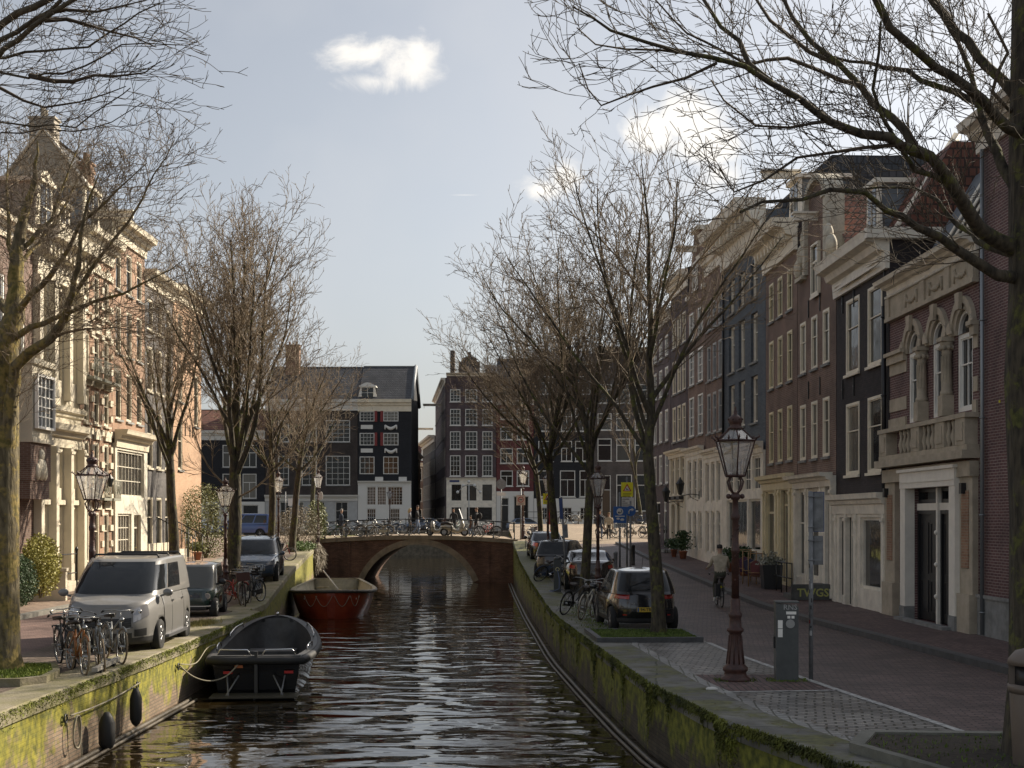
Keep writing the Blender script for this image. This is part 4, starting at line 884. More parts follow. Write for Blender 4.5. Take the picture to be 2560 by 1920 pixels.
# L4 tall gabled house with lattice front
h = HL('tall brown brick house with a white lattice shopfront and a bare plaster gable side', 56.3, 61.25, 15.9, br_warm, side=plaster)
for z0, z1 in ((8.0, 10.0), (10.7, 12.6), (13.3, 15.0)):
    for c in (.9, 2.5, 4.1): h.w(c-.42, c+.42, z0, z1, 'sash', sun_cream, gl_dark)
lw = mat('lattice_white', (.60, .56, .46), .6, var=.1)
h.w(.3, 4.4, 4.85, 6.75, 'grid8x3', lw, gl_mid, sill=False, yo=-.05); h.w(.35, 2.4, 2.0, 4.15, 'grid5x4', lw, gl_mid, sill=False, yo=-.05); h.d(2.8, 3.9, 1.65, 4.1, fm=lw)
h.done(panel=(1.2, 7.0, lw, .12)); h.corn(6.85, 7.55, .55, sun_cream, y=-.1); h.corn(15.3, 16.1, .6, sun_cream)
rf = h.roof_par(3.7, tile_dark, depth=5.6); h.chimney(.5, 2.9, .7, 1.0, 18.8, 20.1, plaster, rf); h.chimney(.5, 1.2, .5, .5, 17.0, 18.3, br_warm, rf)
b = MB(); z = h.zg; b.tube([(.0, -.1, 15.95-z), (.0, 2.8, 19.7-z), (.0, 5.7, 15.95-z)], .1, 4); b.build('verge', offw, rf)
# L5
h = HL('dark grey brick house with tall sashes between the lattice shopfront and the orange gable', 61.3, 66.35, 14.8, brick('slate_brick', (.09, .085, .085), (.13, .12, .115), (.1, .09, .08), ms=.007), side=br_warm)
for z0, z1 in ((2.6, 4.9), (6.2, 8.7), (9.6, 11.6), (12.3, 13.7)):
    for c in (.9, 2.5, 4.1): h.w(c-.5, c+.5, z0, z1, 'sash', sun_cream, gl_dark, sill='w')
h.done(); h.corn(14.2, 14.9, .5, sun_cream); h.roof_par(1.8, tile_dark)
b = MB(); b.box(.2, 4.8, -.12, -.003, 0, .9); b.build('plinth', sun_cream, h.r)
# L6
h = HL('orange brick house with few tall dark windows at the end of the sunlit row', 66.4, 72.4, 14.9, br_orange, side=br_orange)
h.w(1.0, 1.9, 6.3, 8.6, 'sash', sun_cream, gl_dark); h.w(4.4, 5.3, 8.6, 11.2, 'sash', sun_cream, gl_dark); h.w(1.0, 1.9, 9.6, 11.4, 'sash', sun_cream, gl_dark); h.w(1.0, 1.9, 12.2, 13.8, 'sash', sun_cream, gl_dark); h.w(4.4, 5.3, 12.2, 13.8, 'sash', sun_cream, gl_dark); h.d(2.6, 3.6, 1.8, 4.4, fm=sun_cream)
h.done(); h.corn(14.4, 15.1, .5, sun_cream); h.anchors([2.4, 3.4, 4.0], [8.3, 11.4]); h.roof_par(1.2, tile_dark)
# ---- far row across the crossing canal, facing the camera
K = 158/3500
fx = lambda x: (x-1280)*K
fz = lambda y: 4+(1293-y)*K
def HF(label, xa, xb, ztop, wm, D=12, Y=158, zg=2.5, side=None):
    h = House('canal_house', label, (fx(xa), Y), (fx(xb), Y), zg, ztop, D, wm, side=side); h.x0 = fx(xa); return h
def FW(h, xs, ys, style, fm, pane=None, **k):
    for a, c in xs:
        for y0, y1 in ys: h.w(fx(a)-h.x0, fx(c)-h.x0, fz(y1), fz(y0), style, fm, pane, **k)
fwht = mat('far_white', (.68, .66, .61), .6)
h = HF('low black house far left with white sashes and a white cornice', 440, 662, fz(1080), br_black)
FW(h, ((470, 500), (556, 590), (606, 641)), ((1112, 1168), (1184, 1246)), 'cross', fwht)
FW(h, ((470, 500), (520, 545), (606, 646)), ((1262, 1325),), 'cross', fwht, sill=False)
h.done(panel=(2.5, fz(1254), fwht, .1)); h.corn(fz(1100), fz(1076), .5, fwht); h.roof_par(3.0, tile_red)
h = HF('wide brown house with tall white lattice windows and a dark tiled roof', 663, 894, fz(1000), brick('umber_brick', (.05, .038, .033), (.07, .054, .047), (.045, .04, .036), ms=.006))
FW(h, ((695, 722), (754, 792)), ((1139, 1213), (1050, 1105)), 'grid2x5', fwht); FW(h, ((814, 875),), ((1139, 1213), (1050, 1105)), 'grid4x5', fwht)
FW(h, ((700, 725), (735, 760), (790, 812), (838, 870)), ((1254, 1320),), 'grid2x3', fwht, sill=False)
h.done(panel=(2.5, fz(1247), grey_p, .1)); h.corn(fz(1252), fz(1237), .6, fwht, y=-.1); h.corn(fz(1026), fz(998), .5, fwht); rf = h.roof_par(4.4, tile_dark); h.chimney(fx(715)-h.x0, 5, 1.6, 1, 19, 24, br_warm, rf)
h = HF('black house with red shutters, white swags and a white band under its dark roof', 895, 1028, fz(998), br_black)
FW(h, ((899, 936), (958, 996)), ((1028, 1053), (1082, 1113)), 'grid4x3', fwht, yo=-.03, sill=False); FW(h, ((899, 936), (958, 996)), ((1141, 1185),), 'grid3x3', fwht, yo=-.03, sill=False)
FW(h, ((917, 940), (943, 966), (969, 1007)), ((1216, 1263),), 'grid5x6', fwht, yo=-.04, sill=False); FW(h, ((917, 940), (975, 1000)), ((1271, 1305),), 'grid4x3', fwht, yo=-.04, sill=False)
h.done(panel=(2.5, fz(1210), fwht, .12)); h.corn(fz(1212), fz(1202), .35, fwht, y=-.1); h.corn(fz(1028), fz(998), .6, cream); rf = h.roof_par(4.4, tile_dark)
h.dormer(fx(918)-h.x0, 1.5, fz(996), fz(966), y=.4, fm=fwht, ro=rf, top='arch')
z = h.zg
for a, c, q in ((936.5, 943, 1), (951, 957.5, 1)):
    for y0, y1 in ((1027, 1054), (1081, 1114)): b = MB(); b.box(fx(a)-h.x0, fx(c)-h.x0, -.12, -.004, fz(y1)-z, fz(y0)-z); b.build('shutter', red_paint, h.r)
b = MB()
for xx in (977,):
    for yy in (1062, 1121):
        p = [(fx(xx-14+28*i/12)-h.x0, -.06, fz(yy+9*math.sin(math.pi*i/12))-z) for i in range(13)]; b.tube(p, [.07+.14*math.sin(math.pi*i/12) for i in range(13)], 6)
        for q in (-14, 14): b.tube([(fx(xx+q)-h.x0, -.06, fz(yy)-z), (fx(xx+q*1.03)-h.x0, -.06, fz(yy+11)-z)], .09, 6)
for yy in (1062, 1121): b.box(fx(902)-h.x0, fx(932)-h.x0, -.05, -.004, fz(yy+10)-z, fz(yy)-z)
for xx in (948, 1007): b.box(fx(xx-10)-h.x0, fx(xx+10)-h.x0, -.2, -.004, fz(1203)-z, fz(1192)-z)
b.build('white_ornaments', fwht, h.r)
b = MB(); b.tube([(h.W+.1, -.1, h.H-.05), (h.W+.1, 6, h.H+4.4), (h.W+.1, 12.1, h.H)], .22, 4); b.build('verge', lead, rf)
# alley houses
def alley(label, A, B, zt, wm, wins, fm=offw, D=6):
    h = House('alley_house', label, A, B, 2.5, zt, D, wm, cat='house')
    for z0, z1 in wins:
        n = max(2, int(h.W/2.4))
        for i in range(n): c = h.W*(i+.5)/n; h.w(c-.5, c+.5, z0, z1, 'sash', fm)
    h.done(); return h
FL5 = ((3.2, 5.3), (6.5, 8.7), (9.9, 12.0), (13.2, 15.2), (16.4, 18.2))
h = alley('dark side facade turning into the narrow alley, hoist beam at the top', (-10.4, 190), (-7.55, 158.4), 19.8, br_plum, FL5); h.corn(19.2, 19.8, .5, offw); h.beam(20, 17.5, 2.2); 
h = alley('gabled dark house deeper in the alley with a pale cornice', (-13.6, 214), (-10.5, 190.2), 15.0, br_greyb, FL5[:4]); h.corn(14.3, 15.2, .9, offw); h.beam(17, 16.3, 2.0); h.roof_par(1.5, tile_dark)
alley('cream plastered house on the sunny side of the alley', (-12.3, 163), (-12.0, 176), 10.6, sun_cream, FL5[:2]).corn(10, 10.7, .5, offw)
alley('second sunny alley house with a warm brick front', (-12.5, 176.2), (-13.1, 200), 12.5, br_warm, FL5[:3]).corn(12, 12.6, .5, offw)
h = alley('low house with a white dormer closing the end of the alley', (-19, 226), (-11, 226), 12.8, br_brown, FL5[:3]); rf = h.roof_par(3.2, tile_red); h.dormer(5.4, 1.8, 12.9, 15.0, ro=rf, fm=white); h.corn(12.2, 12.8, .5, offw)
# right of the alley
h = HF('plum brown house with three bays above a white ground floor at the alley corner', 1116, 1240, fz(932), br_plum)
FW(h, ((1125, 1151), (1163, 1193), (1206, 1231)), ((973, 1004), (1022, 1063), (1078, 1123), (1138, 1190)), 'grid3x4', fwht, yo=-.02, sill='w')
FW(h, ((1129, 1153), (1167, 1191), (1206, 1230)), ((1211, 1251),), 'grid3x3', black_p, yo=-.02, sill=False, barm=black_p); FW(h, ((1129, 1153), (1167, 1230)), ((1268, 1300),), 'plain', black_p, yo=-.02, sill=False)
h.done(panel=(2.5, fz(1195), offw, .1)); h.corn(fz(1200), fz(1194), .25, offw, y=-.1); h.corn(fz(940), fz(932), .5, offw)
z = h.zg; b = MB(); c = fx(1173)-h.x0; b.prism([(c-1.2, h.H), (c+1.2, h.H), (c+1.2, h.H+1.3)]+[(c+.9*math.cos(math.pi*i/8), h.H+1.3+.6*math.sin(math.pi*i/8)) for i in range(9)]+[(c-1.2, h.H+1.3)], 0, .5); b.box(c-.2, c+.2, .1, .4, h.H+1.8, h.H+2.4); b.build('neck_gable', br_greyb, h.r)
b = MB(); b.box(.4, .9, .5, 2.5, h.H, h.H+2.6); b.build('chimney', br_greyb, h.r)
b = MB(); b.box(.35, 1.45, -.13, -.103, fz(1205)-z, fz(1199)-z); b.build('street_sign', mat('sign_blue_dark', (.02, .04, .14), .5), h.r)
h = HF('dark red narrow house with four pairs of white windows', 1241, 1334, fz(1003), br_maroon)
FW(h, ((1251, 1282), (1292, 1323)), ((1022, 1048), (1066, 1099), (1120, 1158), (1176, 1215)), 'cross', fwht, yo=-.02, sill='w'); h.d(fx(1252)-h.x0, fx(1272)-h.x0, 2.5, 6.2, fm=fwht, m=black_p, transom=.8); FW(h, ((1284, 1322),), ((1240, 1310),), 'plain', fwht, sill=False)
h.done(panel=(2.5, fz(1228), fwht, .1)); h.corn(fz(1012), fz(1000), .4, fwht); h.roof_par(5.5, tile_dark)
h = HF('tall dark grey house with big white framed windows over a white plinth', 1335, 1484, fz(905), br_black)
FW(h, ((1346, 1383), (1403, 1430), (1438, 1476)), ((940, 985), (1021, 1078), (1102, 1153)), 'cross', fwht, yo=-.02, sill='w'); FW(h, ((1346, 1383), (1400, 1438), (1449, 1476)), ((1176, 1242),), 'cross', fwht, yo=-.02, sill='w'); FW(h, ((1350, 1380), (1400, 1430), (1450, 1475)), ((1268, 1300),), 'grid3x2', fwht, yo=-.02, sill=False)
h.done(panel=(2.5, fz(1246), fwht, .1)); h.corn(fz(912), fz(903), .5, fwht); h.roof_par(2.0, tile_dark)
h = HF('very tall grey brown house with a flat roofline behind the right hand trees', 1485, 1720, fz(872), br_greyb)
FW(h, ((1494, 1529), (1541, 1575), (1587, 1619), (1650, 1690)), ((960, 1008), (1033, 1075), (1096, 1152)), 'T', fwht, yo=-.02, sill='w'); FW(h, ((1541, 1580), (1587, 1622), (1650, 1690)), ((1186, 1278),), 'T', fwht, yo=-.02, sill='w'); h.d(fx(1504)-h.x0, fx(1527)-h.x0, 3.2, fz(1188), fm=fwht, m=mat('oak_door', (.09, .055, .03), .5), transom=1.6)
h.done(); h.corn(fz(880), fz(868), .5, offw); h.chimney(fx(1580)-h.x0, 3, 2, 1, 22.5, 24.5, br_greyb)
h = HF('high brick rear block with a pointed roof rising behind the dark red house', 1205, 1400, fz(905), br_brown, Y=172); h.zg; h.done(); h.roof_par(1.8, tile_dark)
# ================================================================ trees (bare, late winter)
bark = mat('bark', (0.055, 0.045, 0.03), .95, col2=(0.12, 0.10, 0.065), vscale=5, bump=1.0, bscale=14, stretch=(1, 1, .3))
def mossy_bark(name, c1, c2, g1, g2, amt):
    m = bpy.data.materials.new(name); m.use_nodes = True; nt = m.node_tree; N = nt.nodes; L = nt.links; b = N['Principled BSDF']; b.inputs['Roughness'].default_value = .95
    tc = N.new('ShaderNodeTexCoord'); mp = N.new('ShaderNodeMapping'); mp.inputs['Scale'].default_value = (1, 1, .25); L.new(tc.outputs['Object'], mp.inputs[0])
    n = N.new('ShaderNodeTexNoise'); n.inputs['Scale'].default_value = 16; n.inputs['Detail'].default_value = 6; L.new(mp.outputs[0], n.inputs['Vector'])
    r = N.new('ShaderNodeValToRGB'); L.new(n.outputs['Fac'], r.inputs[0]); r.color_ramp.elements[0].position = .36; r.color_ramp.elements[0].color = (*c1, 1); r.color_ramp.elements[1].position = .62; r.color_ramp.elements[1].color = (*c2, 1)
    n2 = N.new('ShaderNodeTexNoise'); n2.inputs['Scale'].default_value = 3.0; n2.inputs['Detail'].default_value = 8; n2.inputs['Roughness'].default_value = .7; L.new(tc.outputs['Object'], n2.inputs['Vector'])
    r2 = N.new('ShaderNodeMapRange'); r2.inputs['From Min'].default_value = .62-amt*.3; r2.inputs['From Max'].default_value = .70-amt*.3; L.new(n2.outputs['Fac'], r2.inputs['Value'])
    n4 = N.new('ShaderNodeTexNoise'); n4.inputs['Scale'].default_value = 12; L.new(tc.outputs['Object'], n4.inputs['Vector']); r4 = N.new('ShaderNodeValToRGB'); L.new(n4.outputs['Fac'], r4.inputs[0]); r4.color_ramp.elements[0].position = .4; r4.color_ramp.elements[0].color = (*g1, 1); r4.color_ramp.elements[1].position = .6; r4.color_ramp.elements[1].color = (*g2, 1)
    mx = N.new('ShaderNodeMix'); mx.data_type = 'RGBA'; L.new(r2.outputs[0], mx.inputs[0]); L.new(r.outputs[0], mx.inputs[6]); L.new(r4.outputs[0], mx.inputs[7]); L.new(mx.outputs[2], b.inputs['Base Color'])
    bp = N.new('ShaderNodeBump'); bp.inputs['Strength'].default_value = 1; bp.inputs['Distance'].default_value = .03; L.new(n.outputs['Fac'], bp.inputs['Height']); L.new(bp.outputs[0], b.inputs['Normal']); return m
bark_moss = mossy_bark('mossy_bark', (.03, .025, .018), (.085, .07, .047), (.045, .05, .014), (.11, .11, .03), .34)
bark_gold = mossy_bark('lichen_bark', (.07, .055, .03), (.17, .14, .08), (.12, .10, .025), (.24, .18, .06), .5)
twig_m = mat('twig_bark', (0.11, 0.08, 0.052), .8, col2=(0.23, 0.175, 0.11), vscale=.6)
twig_dark = mat('twig_bark_dark', (0.055, 0.042, 0.03), .85, col2=(0.11, 0.085, 0.055), vscale=.7)

def tube_mesh(name, lines, m, parent, sides):
    """lines: list of (pts Nx3, radii N). Fast vectorised tubes."""
    P = np.concatenate([np.asarray(l[0], float) for l in lines]); Rr = np.concatenate([np.asarray(l[1], float) for l in lines]); cnt = np.array([len(l[0]) for l in lines])
    T = np.empty_like(P); s = 0
    st = np.concatenate([[0], np.cumsum(cnt)[:-1]]); en = st+cnt-1
    T[1:-1] = P[2:]-P[:-2]; T[st] = P[np.minimum(st+1, len(P)-1)]-P[st]; T[en] = P[en]-P[np.maximum(en-1, 0)]
    T /= np.maximum(np.linalg.norm(T, axis=1, keepdims=True), 1e-9)
    ref = np.tile(np.array([[.31, .95, .05]]), (len(P), 1)); U = np.cross(T, ref); nn = np.linalg.norm(U, axis=1, keepdims=True); U = np.where(nn > .05, U/np.maximum(nn, 1e-9), np.array([[1., 0, 0]])); V = np.cross(T, U)
    an = np.arange(sides)*2*np.pi/sides
    vs = P[:, None, :]+(U[:, None, :]*np.cos(an)[None, :, None]+V[:, None, :]*np.sin(an)[None, :, None])*Rr[:, None, None]
    vs = vs.reshape(-1, 3); mask = np.ones(len(P), bool); mask[en] = False; i = np.nonzero(mask)[0]
    j = np.arange(sides); j2 = (j+1) % sides
    F = np.stack([i[:, None]*sides+j, i[:, None]*sides+j2, (i[:, None]+1)*sides+j2, (i[:, None]+1)*sides+j], -1).reshape(-1, 4)
    me = bpy.data.meshes.new(name); me.vertices.add(len(vs)); me.vertices.foreach_set('co', vs.ravel()); me.loops.add(F.size); me.loops.foreach_set('vertex_index', F.ravel().astype(np.int32))
    me.polygons.add(len(F)); me.polygons.foreach_set('loop_start', np.arange(0, F.size, 4, dtype=np.int32)); me.polygons.foreach_set('use_smooth', np.ones(len(F), bool)); me.update(calc_edges=True); me.materials.append(m)
    return link(name, me, parent)

def rot_about(v, ax, a):
    return v*math.cos(a)+ax.cross(v)*math.sin(a)+ax*(ax.dot(v))*(1-math.cos(a))
class Tree:
    def __init__(s, seed, up=.05, wig=.10, tips=True, minr=.006): s.r = random.Random(seed); s.thick = []; s.thin = []; s.up = up; s.wig = wig; s.minr = minr
    def branch(s, p, d, L, r0, r1, seg, up=None, wig=None, bend=None):
        n = max(2, int(round(L/seg))); P = [p]; D = []; r = s.r; w = s.wig if wig is None else wig; u = s.up if up is None else up
        for i in range(n):
            d = (d+Vector((r.gauss(0, w), r.gauss(0, w), r.gauss(0, w)))+Vector((0, 0, u))+(bend or Vector((0, 0, 0)))).normalized(); p = p+d*(L/n); P.append(p); D.append(d)
        rad = [r0+(r1-r0)*(i/n)**.8 for i in range(n+1)]; D.append(D[-1])
        return P, D, rad
    def put(s, P, rad):
        (s.thick if rad[0] > .05 else s.thin).append((P, rad))
    def kids(s, P, D, rad, t0, t1, n, ang, Lf, depth, spec):
        r = s.r; N = len(P)-1; side = r.uniform(0, 6.28)
        for k in range(n):
            t = t0+(t1-t0)*(k+r.uniform(.1, .9))/n; i = min(N-1, int(t*N)); f = t*N-i; p = P[i].lerp(P[i+1], f); d = D[i]
            side += 2.4+r.uniform(-.5, .5); ax = d.orthogonal().normalized(); ax = rot_about(ax, d, side); a = ang*r.uniform(.7, 1.3); nd = rot_about(d, ax, a)
            if nd.z < -.35: nd.z *= .3; nd.normalize()
            rr = rad[min(i, len(rad)-1)]; s.grow(p, nd, Lf(t)*r.uniform(.7, 1.25), rr, depth, spec)
    def grow(s, p, d, L, rp, depth, spec):
        if depth >= len(spec): return
        sp = spec[depth]; r0 = max(min(rp*.6, sp['r']*L), s.minr); r1 = max(r0*sp.get('tip', .35), s.minr*.7)
        P, D, rad = s.branch(p, d, L, r0, r1, sp['seg'], sp.get('up'), sp.get('wig')); s.put(P, rad)
        if sp.get('n'):
            n = max(1, int(round(sp['n']*L*s.r.uniform(.85, 1.15)))) if sp.get('perm') else sp['n']
            s.kids(P, D, rad, sp.get('t0', .2), 1.0, n, sp['ang'], lambda t: sp['kl']*L*(1-.55*t) if not sp.get('kabs') else sp['kabs']*(1.1-.5*t), depth+1, spec)
    def finish(s, name, label, loc, tm, cm, group=None, rz=0):
        root = thing(name, label, 'tree', loc, rz, group)
        tube_mesh('trunk', s.thick, tm, root, 9); tube_mesh('crown', s.thin, cm, root, 3); return root

def street_tree(seed, label, loc, H=12.5, fork=3.2, tr=.21, spread=.55, nl=7, tm=None, cm=None, dens=1.0, lean=(0, 0), group='bare canal side trees', bias=(0, 0), low=0, minr=.0085, clear=None):
    T = Tree(seed, minr=minr); r = T.r
    P, D, rad = T.branch(Vector((0, 0, -.1)), Vector((lean[0], lean[1], 1)).normalized(), fork+.1, tr*1.12, tr*.85, .45, up=.02, wig=.022)
    rad[0] = tr*1.5; rad[1] = tr*1.15 if len(rad) > 1 else tr; T.put(P, rad)
    spec = [dict(r=.010, seg=.35, n=1.6*dens, perm=1, ang=.5, kl=.5, t0=.12, up=.045, wig=.07, tip=.3),
            dict(r=.008, seg=.26, n=2.8*dens, perm=1, ang=.55, kl=.45, t0=.12, up=.05, wig=.10, tip=.35),
            dict(r=.008, seg=.2, n=3.4*dens, perm=1, ang=.6, kabs=.6, t0=.1, up=.05, wig=.12),
            dict(r=.008, seg=.2, n=2.6*dens, perm=1, ang=.65, kabs=.3, t0=.2, up=.04, wig=.14),
            dict(r=.008, seg=.17, wig=.15, up=.04)]
    top = P[-1]; a0 = r.uniform(0, 6.28)
    lead = None
    for k in range(nl):
        a = a0+2.4*k+r.uniform(-.3, .3); tilt = spread*(r.uniform(.7, 1.25) if k else .08)
        d = Vector((math.cos(a)*math.sin(tilt)+bias[0], math.sin(a)*math.sin(tilt)+bias[1], math.cos(tilt))).normalized()
        if lead is None: p = P[-1]; L = (H-fork)*.98; br0 = tr*.82
        else:
            f = (.02+.50*(k-1)/max(1, nl-2))*(1 if k % 3 else .3); i_ = min(len(lead)-2, int(f*(len(lead)-1))); p = lead[i_]; L = (H-fork)*(1-f*.85)*r.uniform(.78, .98); br0 = tr*r.uniform(.36, .52)*(1-.5*f)
        BP, BD, br = T.branch(p, d, L, br0, .012, .45, up=.03 if k else .01, wig=.06 if k else .05)
        if lead is None: lead = BP
        T.put(BP[:], br); T.kids(BP, BD, br, .2, 1.0, int(L*2.0*dens), .55, lambda t: (H-fork)*.36*(1-.45*t), 0, spec)
    for k in range(low):
        a = a0+k*2.2; T.grow(P[-2]+Vector((0, 0, -.3*k)), Vector((math.cos(a), math.sin(a), .45)).normalized(), (H-fork)*.5, tr*.5, 0, spec)
    return T.finish('bare_tree', label, loc, tm or bark_moss, cm or twig_m)
import time as _t; _t0 = _t.time()
street_tree(57, 'big vase shaped bare tree behind the green microcar on the left quay', (-10.0, 50, 1.4), H=13.0, fork=4.0, tr=.25, spread=.56, nl=16, dens=1.15, low=2, bias=(-.0, 0))
street_tree(22, 'bare tree by the house steps between the grey van and the big vase shaped tree', (-13.3, 55, 1.55), H=11.2, fork=4.3, tr=.2, spread=.52, nl=11, dens=1.1, bias=(-.0, 0))
street_tree(23, 'slim mossy bare tree rising behind the dark blue SUV', (-11.4, 66, 1.8), H=9.4, fork=4.4, tr=.17, spread=.75, nl=12, dens=1.2, bias=(.05, 0))
street_tree(24, 'mossy bare tree at the left bridge corner with drooping brown twigs', (-12.4, 79, 2.0), H=11, fork=4.6, tr=.19, spread=.85, nl=12, dens=1.15, bias=(.1, 0), low=2)
street_tree(25, 'bare tree beyond the bridge in front of the wide brown house', (-16.5, 121-5.5, 2.5), H=13, fork=5.5, tr=.2, spread=.7, nl=6, dens=.8, minr=.012)
street_tree(58, 'bare tree in a grass bed directly behind the black hatchback', (3.45, 33, 1.2), H=11.5, fork=4.3, tr=.155, spread=.55, nl=12, dens=1.15, lean=(.025, 0), minr=.007)
street_tree(32, 'slim bare tree beside the bronze coupe, second from the front on the right quay', (2.45, 47.5, 1.25), H=12.4, fork=4.2, tr=.16, spread=.6, nl=14, dens=1.12, bias=(-.05, 0))
street_tree(33, 'bare tree standing behind the dark electric hatchback', (1.95, 61.5, 1.6), H=12.6, fork=4.3, tr=.18, spread=.62, nl=14, dens=1.12, bias=(-.06, 0))
street_tree(34, 'bare tree by the bikes at the right bridge corner', (1.7, 81, 2.2), H=11.5, fork=4.2, tr=.16, spread=.8, nl=12, dens=1.2, bias=(-.12, 0), low=1)
street_tree(35, 'thin bare tree in front of the tall grey brown house across the square', (10.6, 124-9, 3.4), H=12, fork=3.6, tr=.15, spread=.5, nl=5, dens=.7, minr=.012)

# near trees: limbs follow the branching seen in the photograph, each with real depth
def limb_tree(name, label, loc, trunk, limbs, seed, tm, cm, dens=1.0, minr=.0035, sides=10, klen=1.0, upk=.05, ls=1.0):
    T = Tree(seed, minr=minr); r = T.r; o = Vector(loc)
    spec = [dict(r=.0085, seg=.14, n=3.6*dens, perm=1, ang=.6, kabs=.75*klen, t0=.1, up=upk, wig=.10, tip=.35),
            dict(r=.0075, seg=.10, n=4.6*dens, perm=1, ang=.6, kabs=.42*klen, t0=.1, up=upk, wig=.13),
            dict(r=.008, seg=.08, n=5.0*dens, perm=1, ang=.65, kabs=.17, t0=.1, up=.04, wig=.15),
            dict(r=.01, seg=.07, n=0, wig=.1)]
    TP = [Vector(p)-o for p, _ in trunk]; T.thick.append((TP, [q for _, q in trunk]))
    for pts, r0, r1, kl in limbs:
        r0 *= ls
        P0 = [Vector(p)-o for p in pts]; P = []   # resample with a light wiggle
        for a, b_ in zip(P0, P0[1:]):
            n = max(1, int((b_-a).length/.22))
            for i in range(n): P.append(a.lerp(b_, i/n)+Vector((r.gauss(0, .012), r.gauss(0, .03), r.gauss(0, .012))))
        P.append(P0[-1]); D = [(P[min(i+1, len(P)-1)]-P[max(i-1, 0)]).normalized() for i in range(len(P))]; n = len(P)-1
        rad = [r0+(r1-r0)*(i/n)**.75 for i in range(n+1)]; (T.thick if r0 > .03 else T.thin).append((P, rad))
        L = sum((b_-a).length for a, b_ in zip(P, P[1:])); T.kids(P, D, rad, .15, 1.0, int(L*4.6*dens), .75, lambda t: kl*(1.15-.6*t), 0, spec)
    root = thing(name, label, 'tree', loc, 0); tube_mesh('trunk', T.thick, tm, root, sides); tube_mesh('crown', T.thin, cm, root, 4); return root
def pt(x, y, Y): return ((x-1280)*Y/3500, Y, 4+(1293-y)*Y/3500)
def q1(x, y, Y): return pt(1400+x*.5244, y*.5244, Y)      # coordinates noted from an enlarged view
